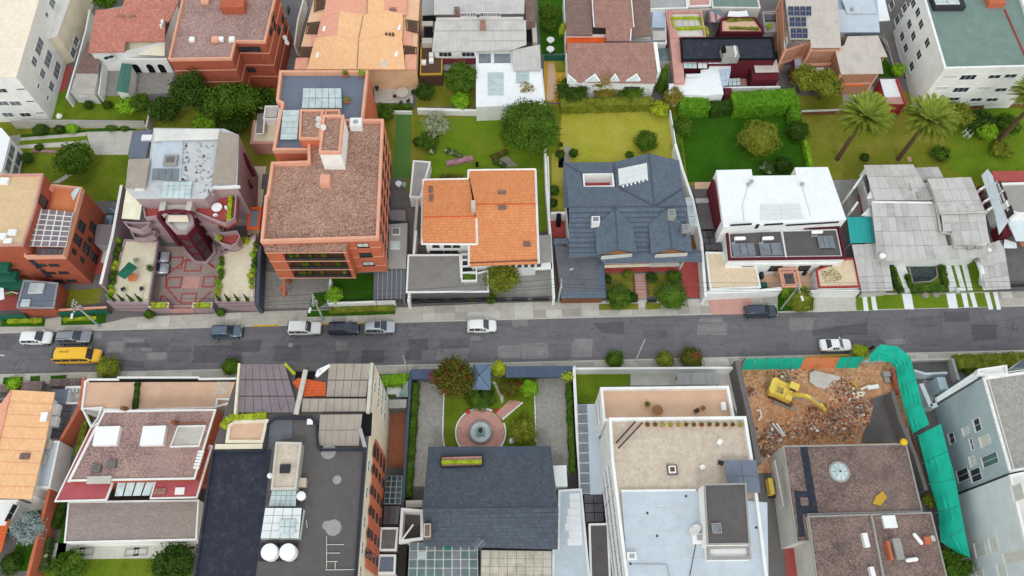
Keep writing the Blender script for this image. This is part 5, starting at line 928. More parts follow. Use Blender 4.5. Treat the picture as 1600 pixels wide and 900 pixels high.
# forecourt:two raised garage terraces around a patterned court
F(160,260,260/975);ter=[]
for lb,pts,sides in (('left',[(130,430),(328,440),(272,805),(30,795)],((0,3),(3,2))),('right',[(700,515),(900,400),(892,800),(663,795)],((1,2),(2,3),(3,0)))):
 P=qs(pts,2.6);o=T('garage_terrace',f'{lb} raised cream paved terrace over the garages of the mauve building','terrace',(*P[0],0));part('deck',MB().prism(P,2.25,2.5),'paver_beige',o);part('parapet',MB().ring(P,.18,2.2,2.75,.04),'mauve',o)
 for i,j in sides:part('wall',MB().wall(lerp(P[i],P[j],.01),lerp(P[i],P[j],.99),0,2.22,.2),'mauve',o)
 ter.append(o)
F(0,0,1)
for k,(x,y) in enumerate([(243,402),(242,420)]):car(f'silver car nosing out of the left garage, {["farther", "nearer"][k]} one',x,y,'sedan','car_silver',3.9,'cars inside the lots',0.05)
F(160,260,260/975);flat('courtyard',qs([(330,470),(700,470),(660,825),(275,830)]),.04,'paver_mauve')
def sq(x,y,w,h,t=.14):P=boxrect(x-w/2,y-h/2,x+w/2,y+h/2,.07);part('red_paving_frame',MB().ring(P,.22,.03,.075),'red_floor',court)
court=[o for o in COL.objects if o.name.startswith('courtyard')][-1]
for x,y,w,h in ((533,582,90,66),(420,680,76,66),(625,675,66,66),(505,772,84,60),(425,565,80,70)):sq(x,y,w,h)
part('red_paving_panel',MB().prism(boxrect(480,645,562,712,.07),.03,.07),'paver_pink',court)
for L2 in ([(375,640),(495,545),(585,548),(665,600)],[(375,640),(372,705),(445,790),(470,800)],[(340,790),(345,760),(365,762),(410,815)],[(560,800),(640,735)],[(655,525),(615,528),(625,565),(655,590)]):
 for a,c in zip(L2,L2[1:]):part('red_paving_band',MB().wall(q(*a),q(*c),.03,.08,.22),'red_floor',court)
for lb,x0,x1,xg in (('left',275,385,345),('right',530,640,590)):
 o=T('gate_planter',f'{lb} mauve gate pier topped with yellow green planting','planter',p(x0,830,0));part('pier',MB().prism(boxrect(x0,800,x1,824,2.0),0,1.9),'mauve',o);part('rim',MB().ring(boxrect(x0,800,x1,824,2.0),.12,1.88,2.05,.03),'cream',o);part('gate_opening',MB().prism(boxrect(xg-35,823,xg+30,826,1.3),.2,1.4,True,True),'dark_steel',o);hedge(f'planting on the {lb} gate pier',[(x0+12,812),(x1-12,812)],.8,.35,'leaf_yellow',300,.08,z0=1.9)
part('gate_step',MB().prism(boxrect(412,815,532,850,.2),0,.2),'pavement_pink',court);one('sliding_gate','pinkish sliding gate closing the forecourt','gate',MB().wall(q(392,838,1.2),q(532,838,1.2),0,1.2,.08),'pinkwall')
o=T('parasol','square green parasol over the left terrace','parasol',p(145,640,2.5));X,Y=q(145,612,4.6);ORG[o]=tuple(o.location);cn=[p(85,635,4.5),p(132,662,4.5),p(207,592,4.5),p(155,558,4.5)];ap=(X,Y,4.8)
for k in range(4):part('canopy',MB().slab([cn[k],cn[(k+1) % 4],ap],.03),'green_paint',o)
part('pole',MB().tube([(X,Y,2.5),(X,Y,4.8)],.04,6),'steel',o);table_round('orange round table beside the green parasol',176,650,2.5,.7,'orange_tilefloor')
for k,(x,y,a) in enumerate([(120,718,.5),(228,716,2.0),(195,545,0)]):chair(['dark garden chair left on the left terrace','dark garden chair right on the left terrace','sage sun chair at the top of the left terrace'][k],x,y,2.5,a,['dark_steel','dark_steel','sage'][k])
for k,x in enumerate((72,122,176,226,690,742,797,853)):
 X,Y=q(x,787,2.6);plant('slender_cypress',f'slender dark cypress, {["first", "second", "third", "fourth"][k % 4]} along the front of the {"left" if k < 4 else "right"} terrace','tree',(X,Y,2.5),[(0,0,z,.26*(1-z/2.3)+.05,.26*(1-z/2.3)+.05,.4) for z in (.3,.7,1.1,1.5,1.9)],260,.07,'leaf_dark',(1,.03),'cypresses on the garage terraces')
for lb,n_,L2 in (('left edge of the left terrace',13,[(100,420),(45,770)]),('left edge of the right terrace',9,[(700,525),(672,770)]),('right edge of the right terrace',9,[(895,440),(872,720)])):
 rnd=random.Random(len(lb)+n_)
 for k in range(n_):x,y=lerp(L2[0],L2[1],(k+.5)/n_);r=rnd.uniform(.32,.6);X,Y=q(x+rnd.uniform(-8,8),y,2.9);plant('terrace_shrub',f'small shrub along the {lb}','shrub',(X,Y,2.5),[(0,0,r*.8,r,r,r*.9)],170,.09,rnd.choice(['leaf_mid','leaf_bright','leaf_yellow']),None,f'shrubs along the {lb}',crown='foliage')
pot('potted bush at the right side of the left terrace',283,600,2.5,.4,'dark_concrete','leaf_mid',.9);bush('round shrub on the pavement before the left gate pier',275,868,.75,1.3,'leaf_mid',500,.1);bush('round shrub on the pavement before the right terrace',695,855,.65,1.2,'leaf_mid',450,.1)
lowwall('tall mauve boundary wall left of the raised terrace',qs([(112,110),(60,400),(-10,690)],4.2),4.2,'mauve',.3,cap='white');F(160,260,260/975);flat('side_passage',qs([(880,0),(960,0),(915,420),(850,400)]),.03,'paver_beige')
o=T('passage_awning','orange framed blue glass awning over the side passage','awning',p(890,300,0));C4=[p(845,368,3.4),p(920,368,3.4),p(935,238,3.4),p(862,240,3.4)];part('frame',MB().ring([a[:2] for a in C4],.35,3.2,3.45),'orange_paint',o);panes(o,*[(a[0],a[1],3.4) for a in C4],1,1,.3,'slate_flat','pane',.05)
for a in inset([a[:2] for a in C4],.2):part('post',MB().box(a[0]-.05,a[1]-.05,0,a[0]+.05,a[1]+.05,3.2),'orange_paint',o)
o=bld('roof_drain_grate','','',qs([(932,130),(968,130),(975,45),(940,45)],.2),.2,'dark_concrete','dark_concrete').o;tag(o,'grey slotted vent panel in the side passage','grate')
# small white pavilion at the top of the passage
F(400,100,.2);o=T('white_pavilion','white framed pavilion left of the orange brick tower','pavilion',p(60,420,0));part('deck',MB().prism(boxrect(-20,440,165,620,2.8),0,2.8),'pinkwall',o);part('floor',MB().prism(boxrect(0,450,150,600,2.85),2.79,2.85),'paver_beige',o);part('frame',MB().ring(boxrect(70,325,175,430,4.4),.2,2.8,4.4),'white',o);part('roof',MB().prism(boxrect(85,340,160,415,4.0),3.9,4.0,True,True),'pale_concrete',o);part('canopy',MB().slab([p(0,540,4),p(55,540,4),p(70,380,4),p(10,390,4)],.1),'corr_dark',o);part('canopy_rail',MB().tube([p(0,548,4.1),p(58,545,4.1),p(75,330,4.1)],.15,6),'white',o)
dish('white satellite dish on the white pavilion',38,348,4.2,.4,1.2)
# --- tall orange brick tower
F(0,0,1);D=bld('orange_brick_tower','tall orange brick apartment tower with gravel roof and white stair tower','building',qs([(407,377),(591,371.5),(599,186),(481,186),(481,251),(424,253),(417,303),(414,306)],13.2),13.2,'brick_orange','gravel_roof',.7,'coping_pink',z0=3.6,pth=.35);part('ground_floor',MB().prism(inset(D.P,2.2),0,3.7),'dark_concrete',D.o);part('soffit',MB().prism(D.P,3.5,3.598,True,True),'concrete',D.o)
for x_,y_ in inset(D.P,.6)[:4]:part('column',MB().box(x_-.25,y_-.25,0,x_+.25,y_+.25,3.5),'terracotta',D.o)
E2=bld('','','',qs([(426,234),(480,234),(567,187),(575,110),(437,110),(431.5,157),(440,161)],12.6),12.6,'brick_orange','slate_flat',.8,'coping_pink',root=D.o,wname='rear_wall',rname='rear_deck',pth=.35)
courses(D,[10.6,8.0,5.4],t=.14);F(400,100,.2)
P4=[p(357,345,12.5),p(672,345,12.5),p(665,187,12.9),p(368,187,12.9)];panes(D.o,*P4,6,2,.06,'glass_pale','roof_pane',.06);P4=[p(185,590,12.3),p(325,590,12.3),p(342,358,12.7),p(208,358,12.7)];panes(D.o,*P4,1,5,.06,'glass_pale','roof_pane',.06)
for nm,pts,z in (('lift_housing',[(335,580),(500,580),(515,400),(530,355),(345,355)],14.6),('lift_housing',[(535,405),(655,400),(655,355),(540,355)],14.4)):pp=qs(pts,z);part(nm,MB().prism(pp,12,z-.4),'brick_orange',D.o);part('housing_parapet',MB().ring(pp,.25,z-.42,z,.04),'coping_pink',D.o);part('housing_roof',MB().prism(inset(pp,.1),z-.5,z-.3),'gravel_roof',D.o)
pp=qs([(492,688),(657,688),(685,398),(522,398)],16.6);part('stair_tower',MB().prism(pp,12.3,16.1,False),'white',D.o);part('tower_parapet',MB().ring(pp,.3,16.05,16.6,.05),'coping_pink',D.o);part('tower_roof',MB().prism(inset(pp,.1),15.9,16.25),'gravel_roof',D.o)
for k,(x,y) in enumerate([(487,432),(484,480),(526,498)]):dish(f'white satellite dish on the lift housing, {["top", "middle", "right"][k]} of three',x,y,14.3 if k < 2 else 16.2,.42,-.6)
o=T('rooftop_unit','white air conditioning unit on the orange tower roof','air conditioner',p(778,470,12.4));part('casing',MB().prism(boxrect(735,420,822,484,13.7),12.5,13.7,True,True),'white',o);part('fan_grille',MB().lathe(p(778,450,13.7),[(.4,.005),(.4,.03),(.1,.05)],14),'grey_render',o)
for k,(x,y) in enumerate([(700,82),(830,82),(712,288)]):pot(['terracotta pot plant at the back of the tower deck, left','terracotta pot plant at the back corner of the tower deck','dark pot plant right of the glass roof'][k],x,y,11.85,.45,'terracotta',['leaf_olive','leaf_bright','leaf_olive'][k])
F(400,200);bp(D.o,'roof_vent',403,290,456,345,13.7,1.2,'coping_pink');part('flue',MB().tube([p(120,725,12.3),p(100,690,12.3+.9)],.12,8),'dark_wood',D.o)
F(390,340,250/1406);pp=qs([(118,215),(862,222),(850,294),(132,297)],12.2);part('bay_roof',MB().prism(pp,11.9,12.2),'gravel_roof',D.o);pp=ccw(pp);fa,fb_=wl(type('o',(),{'P':pp})(),'F')
LB=math.dist(fa,fb_);ang=math.atan2(fb_[1]-fa[1],fb_[0]-fa[0]);dp=1.5
def bx(u0,u1,d0,d1,z0,z1):ca,sa=math.cos(ang),math.sin(ang);return [(fa[0]+ca*u-sa*d,fa[1]+sa*u+ca*d) for u,d in ((u0,d0),(u1,d0),(u1,d1),(u0,d1))],z0,z1
def bay(nm,u0,u1,d0,d1,z0,z1,mat):P_,a_,b_=bx(u0,u1,d0,d1,z0,z1);part(nm,MB().prism(P_,a_,b_,True,True),mat,D.o)
bay('bay_pier',0,LB*.2,0,dp,4.4,11.88,'terracotta');bay('bay_pier',LB*.955,LB,0,dp,4.4,11.88,'terracotta')
for z in (4.4,6.9,9.4):bay('loggia_floor',LB*.2,LB*.955,0,dp+.1,z,z+.25,'dark_wood');bay('loggia_parapet',LB*.2,LB*.955,.02,.12,z+.25,z+.7,'dark_steel');bay('loggia_window',LB*.21,LB*.95,dp-.2,dp-.12,z+.3,z+2.3,'glass');bay('string_course',-.03,LB+.03,-.05,-.005,z-.06,z+.12,'coping_pink')  # floor and parapet coloured dark to imitate shade in the loggia openings
bay('string_course',-.03,LB+.03,-.05,-.005,11.7,11.9,'coping_pink');rnd=random.Random(3)
for z in (4.65,7.15,9.65):
 for k in range(5):u=LB*rnd.uniform(.25,.92);X,Y=fa[0]+math.cos(ang)*u-math.sin(ang)*.5,fa[1]+math.sin(ang)*u+math.cos(ang)*.5;plant('loggia_plant',f'small plant in the {["lowest", "middle", "top"][[4.65, 7.15, 9.65].index(z)]} loggia of the orange tower','plant',(X,Y,z),[(0,0,.5,.35,.3,.45)],70,.1,rnd.choice(['leaf_mid','leaf_olive','leaf_red']),None,'plants in the tower loggias',crown='foliage')
fw=wl(D,'F');wpx(D,fw,[(995,240),(1045,402)],1.6,1.0,pane='curtain',frame='dark_frame');wpx(D,fw,[(1020,325)],1.7,1.0,frame='dark_frame');wgrid(D,'R',[.12,.27,.42,.57,.72,.87],[4.6,6.9,9.3,11.6],1.5,1.2,frame='dark_frame',sill=False);
F(390,340,250/1406);one('red_gate_post','terracotta post and beam standing in the tower drive','post',MB().box(*q(305,690,0),0,*[v+.4 for v in q(305,690,0)],2.6).wall(q(303,545,2.8),q(303,690,2.8),2.5,2.85,.35),'terracotta')
flat('driveway',qs([(110,470),(705,530),(690,790),(60,800)]),.03,'cobble');flat('lawn',qs([(715,500),(1095,490),(1085,745),(710,745)]),.05,'lawn_deep');lowwall('white garden wall around the dark lawn of the tower',qs([(710,540),(692,750),(1280,735)],1.3),1.3,'white',.35);flat('planting_bed',qs([(555,665),(690,650),(690,740),(520,850)]),.05,'lawn_deep')
tree('bright green shrub at the corner of the white garden wall',745,680,1.3,1.3,1.1,'leaf_bright',900,.13);hedge('low flowering hedge below the white garden wall',[(700,815),(1270,790)],.9,.6,'leaf_olive',1300,.09)
o=T('ribbed_carport','carport with ribbed grey sheet roof beside the dark lawn','carport',p(1230,700,0));C4=[p(1085,722,2.7),p(1368,718,2.7),p(1372,452,3.0),p(1092,458,3.0)];panes(o,*C4,7,1,.06,'sheet_slate','roof_sheet',.05);seams(o,*C4,7,'steel',w=.1,h=.1)
for a in inset([a[:2] for a in C4],.25):part('post',MB().box(a[0]-.07,a[1]-.07,0,a[0]+.07,a[1]+.07,2.6),'steel',o)
s=bld('grey_flat_annexe','grey flat roofed annexe with two square skylights right of the tower','building',qs([(1195,450),(1372,448),(1385,50),(1212,60)],2.9),2.9,'grey_render','concrete');F(390,340,250/1406);skyl(s.o,1250,88,1318,148,3.2,pane='glass_grey');skyl(s.o,1234,205,1320,272,3.2,pane='glass_pale');F(400,200);flat('side_yard',qs([(835,315),(945,315),(935,580),(825,575)]),.03,'dark_concrete');one('yard_awning','small mauve awning in the yard right of the tower','awning',MB().slab([p(825,575,2.2),p(935,580,2.2),p(935,512,2.3),p(832,512,2.3)],.08),'sheet_purple')
table_round('small white table in the dark side yard',890,345,.03,.5);table_round('second small pale table in the dark side yard',925,350,.03,.45,'sage');one('dark_side_wall','dark blue wall at the left of the tower drive','wall',MB().wall(q(22,735,2.8),q(5,1110,2.8),0,2.8,.5),'slate_trim')
lowwall('long white boundary wall right of the orange tower',qs([(1000,640),(975,900),(952,1085)],2.6),2.6,'white',.35)
# --- orange tiled house
F(620,240,260/936);o=T('orange_tiled_house','white house with bright orange tiled roof','house',p(470,400,0))
rf(o,'roof',[(147,148,5.6),(405,143,5.6),(440,352,6.3),(148,356,6.3)],'orange_tile',.2);rf(o,'roof',[(148,358,6.3),(448,355,6.3),(450,508,5.6),(138,505,5.6)],'orange_tile',.2)
rf(o,'roof',[(402,96,5.7),(780,90,5.7),(785,284,6.6),(440,282,6.6),(415,150,5.9)],'orange_tile',.2);rf(o,'roof',[(440,283,6.6),(785,285,6.6),(798,618,4.9),(405,632,4.9),(405,520,5.4),(455,512,5.45)],'orange_tile',.2)
for L2 in ([(147,148,5.62),(140,505,5.62)],[(138,508,5.62),(452,510,5.62)],[(452,512,5.6),(448,365,6.25)],[(147,146,5.65),(402,141,5.65)],[(402,141,5.7),(402,94,5.75)],[(402,92,5.75),(780,87,5.75)],[(780,88,5.7),(787,285,6.62)],[(787,285,6.62),(799,620,4.95)],[(405,632,4.9),(405,515,5.4)]):part('fascia',MB().tube([p(*L2[0]),p(*L2[1])],.16,4),'white',o)
for L2 in ([(148,357,6.33),(440,353,6.33)],[(440,284,6.63),(785,284,6.63)]):part('ridge',MB().tube([p(*L2[0]),p(*L2[1])],.09,5),'red_orange_tile',o)
part('cornice',MB().tube([p(410,615,4.98),p(790,600,5.05)],.12,5),'umber',o)
for x0,y0,x1,y1,z in ((180,182,202,215,6.0),(182,228,205,265,6.15),(568,207,615,226,6.4),(568,290,615,309,6.75),(712,493,752,516,5.75)):bp(o,'roof_vent',x0,y0,x1,y1,z,.3,'brown_tile_dark')
bp(o,'chimney',418,262,442,305,7.6,1.6,'pale_concrete');wb=walls(o,[(160,490),(440,490),(440,160),(160,160)],5.4,'white');w2=walls(o,[(420,610),(785,600),(770,110),(420,110)],4.7,'white');wpx(wb,'F',[(220,519),(285,519),(335,519),(205,550),(243,550),(285,550),(325,550)],1.0,.5,frame='dark_frame',bars=0)
a,c=wl(w2,'F')
for k in range(7):window(w2,a,c,4.2+k*.95,3.4,.7,1.6,frame='white_frame',bars=0,sill=False)
g=bld('flat_garage','garage with flat grey concrete roof edged in white','garage',qs([(52,782),(518,778),(515,655),(365,690),(358,566),(62,568)],2.9),2.9,'dark_concrete','garage_roof',.12,'white');F(620,240,260/936);part('pergola_frame',MB().ring(boxrect(362,560,452,715,3.3),.18,2.8,3.3),'white',g.o);  # dark garage walls stand in for the shaded open carport front
for y in (596,632,668):part('pergola_bar',MB().wall(q(364,y,3.3),q(450,y-4,3.3),2.95,3.25,.2),'white',g.o)
bp(g.o,'planting_bed',372,680,445,708,3.0,.08,'leaf_mid');o2=bld('narrow_side_roof','narrow grey sheet roof left of the orange tiled house','shed',qs([(72,245),(135,245),(190,45),(92,38)],2.7),2.7,'white','sheet_grey',.1,'white');F(620,240,260/936);o2=bld('right_side_roof','small flat concrete roof right of the orange tiled house','shed',qs([(803,612),(872,608),(865,458),(800,460)],2.6),2.6,'offwhite','concrete');F(620,240,260/936);one('white_canopy','white slab canopy at the front right of the orange tiled house','canopy',MB().slab([p(775,655,2.4),p(875,648,2.4),p(872,610,2.4),p(775,622,2.4)],.15),'white')
flat('side_yard',qs([(75,310),(140,310),(130,560),(70,560)]),.03,'dark_concrete');flat('front_yard',qs([(460,640),(880,640),(890,830),(60,830)]),.03,'concrete');flat('lawn',qs([(100,-180),(840,-240),(868,440),(800,440),(790,80),(395,120),(200,130)]),.02,'lawn_fresh')
o2=T('front_railing','black railing fence before the orange tiled house','fence',p(60,838,0));part('plinth',MB().wall(q(55,845,.4),q(885,825,.4),0,.4,.2),'dark_concrete',o2)
A_,B_=q(55,845,.4),q(885,825,.4)
for k in range(96):t=k/95;part('bar',MB().box(*[v-.02 for v in lerp(A_,B_,t)],.4,*[v+.02 for v in lerp(A_,B_,t)],1.7),'black',o2)
for z in (.6,1.6):part('rail',MB().wall(A_,B_,z,z+.06,.06),'black',o2)
for k in range(7):t=k/6;part('panel',MB().wall(lerp(A_,B_,t*.85),lerp(A_,B_,t*.85+.11),.42,1.3,.03),'dark_steel',o2)
tree('dense olive tree before the orange tiled house',590,700,2.7,2.4,1.9,'leaf_olive',3800,.14,k=9);bush('bush below the dense olive tree',530,815,.9,1.4,'leaf_mid',500);bush('small shrub in front of the flat garage',430,812,.8,1.0,'leaf_bright',400)
# --- slate roofed house
F(860,230,260/936);o=T('slate_roofed_house','large house with blue grey tiled hipped roofs and two dormers','house',p(430,400,0));sl='slate_tile'
rf(o,'roof',[(105,620,4.4),(262,612,4.4),(300,650,4.1),(855,642,4.1),(850,580,4.5),(770,575,4.6),(770,333,6.6),(105,338,6.6)],sl,.2)
for k in range(9): # raised courses of the front slope
 t=(k+1)/10;y=338+282*t;z=6.6-2.2*t;x1=850 if y > 580 else 770;part('tile_course',MB().slab([p(105,y+5,z+.02),p(x1,y+1,z+.02),p(x1,y-4,z+.09),p(105,y,z+.09)],.06),'slate_trim',o)
for (r0,r1,l0,l1,e0,e1) in (((365,340),(380,575),(250,452),(262,608),(465,440),(486,594)),((655,340),(685,572),(553,440),(566,598),(785,470),(797,590))):
 rf(o,'dormer_roof',[(*r0,6.75),(*l0,5.9),(*l1,5.3),(*r1,6.3)],sl,.15);rf(o,'dormer_roof',[(*r0,6.75),(*r1,6.3),(*e1,5.3),(*e0,5.9)],sl,.15)
 part('dormer_gable',MB().add([p(l1[0]+30,l1[1]-4,5.2),p(e1[0]-30,e1[1]+4,5.2),p(r1[0],r1[1]+4,6.1)],[(0,1,2)]),'wood',o);part('dormer_wall',MB().wall(q(l1[0]+25,l1[1]+6,5.1),q(e1[0]-25,e1[1]+6,5.1),4,5.1,.15),'offwhite',o);part('ridge',MB().tube([p(*r0,6.8),p(*r1,6.35)],.08,5),'slate_trim',o)
rf(o,'roof',[(95,222,5.4),(380,222,5.4),(585,328,6.6),(585,336,6.6),(105,338,6.6)],sl,.2);rf(o,'roof',[(555,35,6.2),(355,85,4.8),(370,222,5.3),(585,330,6.6)],sl,.2);rf(o,'roof',[(555,35,6.2),(725,75,4.8),(742,232,5.3),(585,330,6.6)],sl,.2);rf(o,'roof',[(742,232,5.3),(770,335,6.5),(585,333,6.6)],sl,.2);rf(o,'roof',[(72,86,4.8),(355,84,4.8),(358,140,5.4),(170,142,5.4)],sl,.2);rf(o,'roof',[(72,86,4.8),(170,142,5.4),(182,222,5.4),(95,224,5.4),(76,335,4.6)],sl,.2);rf(o,'roof',[(76,335,4.6),(95,224,5.4),(105,338,6.5)],sl,.2)
for L2 in ([(105,337,6.68),(770,333,6.68)],[(555,35,6.28),(585,330,6.68)],[(380,222,5.5),(585,332,6.68)],[(742,232,5.4),(585,332,6.68)],[(72,86,4.9),(170,142,5.5)],[(355,84,4.9),(358,140,5.5)]):part('ridge',MB().tube([p(*L2[0]),p(*L2[1])],.08,5),'slate_trim',o)
C4=[p(388,214,5.75),p(549,178,6.3),p(543,88,6.25),p(380,122,5.7)];part('skylight',MB().slab(C4,.2),'white_frame',o);panes(o,*[(a[0],a[1],a[2]+.04) for a in C4],4,3,.05,'poly_white','skylight_pane',.03)
for k in range(7):x,y=lerp((410,218),(545,182),k/6);bp(o,'skylight_clip',x-5,y-4,x+5,y+5,6.0+.05*k,.15,'white')
part('patio_wall',MB().ring(boxrect(180,148,362,222,5.2),.25,0,5.2),'white',o);part('inner_patio',MB().prism(inset(boxrect(180,148,362,222,5.2),.25),2.9,3.0),'paver_red',o)
for x0,y0,x1,y1,z,mt in ((232,388,280,420,7.4,'white'),(660,348,708,388,7.8,'concrete'),(740,432,785,470,7.2,'concrete')):bp(o,'chimney',x0,y0,x1,y1,z,2.0,mt);bp(o,'chimney_cap',x0+7,y0+5,x1-7,y1-5,z+.05,.05,'glass_grey');
part('flue',MB().lathe(p(755,482,6.2),[(.35,-1),(.5,0),(.5,.2),(.2,.35)],12),'slate_trim',o)
wb=walls(o,[(115,600),(270,590),(740,575),(760,340),(720,90),(555,60),(360,95),(85,95),(90,330)],4.0,'white');flat('porch_floor',qs([(305,655),(725,648),(728,700),(310,708)]),.1,'paver_red');part('porch_beam',MB().wall(q(305,668,2.8),q(560,660,2.8),2.5,2.8,.35),'cream',o);part('porch_beam',MB().wall(q(560,660,2.8),q(725,655,2.8),2.5,2.82,.6),'pale_concrete',o);part('porch_column',MB().box(*q(720,690,0),0,*[v+.35 for v in q(720,690,0)],2.6),'pale_concrete',o)
g=bld('slate_edged_garage','garage with flat grey sheet roof and slate edges','garage',qs([(60,812),(268,806),(262,612),(25,545)],2.9),2.9,'brown_tile','sheet_slate');F(860,230,260/936);rf(g.o,'edge_tiles',[(60,850,2.3),(312,848,2.3),(270,806,2.95),(60,812,2.95)],sl,.1);rf(g.o,'edge_tiles',[(270,806,2.95),(312,848,2.3),(302,648,2.6),(262,612,2.95)],sl,.1);rf(g.o,'edge_tiles',[(20,545,2.95),(105,545,2.95),(100,512,3.2),(20,515,3.2)],sl,.1);dish('small white dish on the slate edged garage',120,690,2.9,.35,2.2)
part('gate',MB().wall(q(60,862,1),q(290,858,1),0,1.9,.1),'umber',g.o)
for lb,pts in (('left',[(312,712),(465,708),(480,835),(320,845)]),('right',[(542,712),(728,708),(740,830),(548,838)])):flat('lawn',qs(pts),.03,'lawn_dry')
flat('soil_bed',qs([(455,715),(475,715),(490,835),(468,835)]),.045,'soil');flat('soil_bed',qs([(535,715),(548,715),(560,832),(542,835)]),.045,'soil');pth=flat('garden_path',qs([(470,712),(535,710),(542,860),(490,862)]),.05,'concrete')
for k in range(5):part('red_step',MB().prism(boxrect(473+k*2,716+k*28,534+k*2,738+k*28,.1),.03,.1),'paver_pink',pth)
flat('red_drive',qs([(735,645),(828,645),(852,845),(745,848)]),.06,'paver_red');flat('red_patio',qs([(0,415),(95,415),(95,512),(5,512)]),.04,'paver_red');one('white_garden_wall','white wall with a dark opening beside the small red patio','wall',MB().wall(q(2,370,2.0),q(95,368,2.0),0,2.0,.4),'white');one('dark_opening','dark door in the white wall beside the small red patio','door',MB().prism(boxrect(35,372,62,412,2.05),.1,2.05,True,True),'black')
for lb,x,y,r,h,mt in (('large round tree left of the garden path',385,845,1.9,2.6,'leaf_mid'),('small clipped ball right of the garden path',570,735,.85,1.5,'leaf_dark'),('bush at the right end of the porch',695,732,1.1,1.5,'leaf_mid'),('largest round tree beside the red drive',680,835,2.3,3.0,'leaf_mid'),('low bush at the top of the left front lawn',437,716,.75,.9,'leaf_olive'),('dark bush between the path and the large round tree',462,845,.8,1.3,'leaf_dark'),('dark narrow bush against the garage edge',322,745,.6,1.2,'leaf_dark')):bush(lb,x,y,r,h,mt,int(700*r+300),.12,rel=.5)
o2=T('front_railing','dark front railing of the slate roofed house','fence',p(310,868,0))
for xa,xb in ((440,492),(545,600)):A_,B_=q(xa,862,.8),q(xb,862,.8);part('rail',MB().wall(A_,B_,.9,.98,.06),'black',o2);part('panel',MB().wall(A_,B_,.1,.85,.03),'dark_steel',o2)
lowwall('white boundary wall left of the slate roofed house',qs([(-38,-200),(-20,240),(0,500),(20,850)],2.4),2.4,'white',.35);lowwall('white boundary wall right of the slate roofed house',qs([(703,-20),(745,130),(800,290),(850,520),(875,840)],2.6),2.6,'white',.4)
o2=T('pale_lean_to','pale translucent lean-to roof right of the slate house','canopy',p(790,440,0));C4=[p(785,445,2.6),p(828,445,2.6),p(795,280,2.7),p(758,282,2.7)];panes(o2,*C4,2,3,.04,'glass_pale','pane',.05);part('frame',MB().ring([a[:2] for a in C4],.1,0,2.5),'offwhite',o2);flat('planting_bed',qs([(785,450),(830,450),(842,570),(795,570)]),.04,'soil')
# --- white modern house
F(1080,250,270/1012);W=bld('white_modern_house','white modern house with plain white flat roof and solar terrace','house',qs([(190,392),(908,348),(800,42),(608,44),(618,90),(358,93),(352,55),(147,60)],6.8),6.8,'white','white_roof');P4=[p(405,355,6.86),p(660,345,6.86),p(635,255,6.86),p(402,260,6.86)];panes(W.o,*P4,2,3,.02,'poly_white','roof_sheet',.05)
a,c=wl(W,'F');wpx(W,(a,c),[(292,378)],3.2,.4,bars=0,sill=False,frame='dark_frame');wpx(W,(a,c),[(482,376)],2.8,.4,bars=0,sill=False,frame='dark_frame');wpx(W,(a,c),[(710,372)],8.0,.4,bars=0,sill=False,frame='dark_frame');wpx(W,(a,c),[(385,388)],.5,1.1,bars=0,sill=False,frame='dark_frame')
for x,y in ((333,148),(352,130),(647,146)):part('roof_vent',MB().lathe(p(x,y,6.8),[(.25,0),(.25,.3),(.32,.32),(.1,.45)],10),'grey_render',W.o)
for L2 in ([(647,146),(700,330)],[(333,148),(300,260),(310,360)]):part('roof_cable',MB().tube([p(*a_,6.84) for a_ in L2],.025,4),'grey_render',W.o)
t=bld('','','',qs([(205,402),(222,580),(908,572),(868,385)],5.0),5.0,'white','felt',.45,'maroon',root=W.o,wname='terrace_wall',rname='solar_terrace',pth=.25);part('terrace_curb',MB().ring(inset(t.P,.4),.12,4.5,4.75),'white_frame',W.o);part('terrace_divider',MB().wall(q(530,408,5),q(556,570,5),4.5,5.05,.2),'white_frame',W.o)
solarheater('solar water heater at the left end of the white house terrace',236,487,380,556,4.55,3,(286,458));solarheater('solar water heater second from left on the white house terrace',396,485,540,554,4.55,2,(450,457));solarheater('solar water heater at the right end of the white house terrace',738,443,848,510,4.55,3,(738,420))
pp=qs([(200,610),(545,612),(860,606),(860,580),(220,590)],3.6);part('ledge',MB().prism(pp,3.2,3.6,True,True),'white',W.o);part('red_band',MB().wall(q(560,586,4),q(905,580,4),3.65,4.2,.3),'red_trim',W.o)
wgrid(t,'F',[.2,.45,.7,.88],[2.0],1.8,1.4,frame='dark_frame')
part('side_wall',MB().wall(q(128,112,6),q(190,400,6),0,6.0,.3),'maroon',W.o)
for lb,pts,mt in (('left',[(85,538),(188,540),(205,622),(382,622),(408,745),(112,758)],'white'),('right',[(732,640),(905,575),(958,572),(992,742),(748,748)],'red_trim')):s=bld('lattice_terrace',f'{lb} cream lattice paved terrace before the white modern house','terrace',qs(pts,2.6),2.6,'white','paver_lattice',.2,mt);F(1080,250,270/1012)
scatter('wild_plants','weeds growing on the right lattice terrace','plant',qs([(760,650),(850,640),(890,700),(780,725)],2.4),2.4,120,.12,'leaf_olive',.3)
flat('front_court',qs([(385,630),(735,630),(730,765),(400,760)]),.03,'tan');o=T('pink_pergola','pink framed pergola over the white house entrance','pergola',p(580,740,0));R4=boxrect(512,632,648,742,2.6);part('frame',MB().ring(R4,.25,2.3,2.6),'coping_pink',o);part('frame',MB().ring(inset(R4,.45),.2,2.0,2.3),'coping_pink',o);part('canopy',MB().prism(inset(R4,.7),1.9,2.0,True,True),'glass_smoke',o)
for a in inset(R4,.12):part('post',MB().box(a[0]-.1,a[1]-.1,0,a[0]+.1,a[1]+.1,2.3),'coping_pink',o)
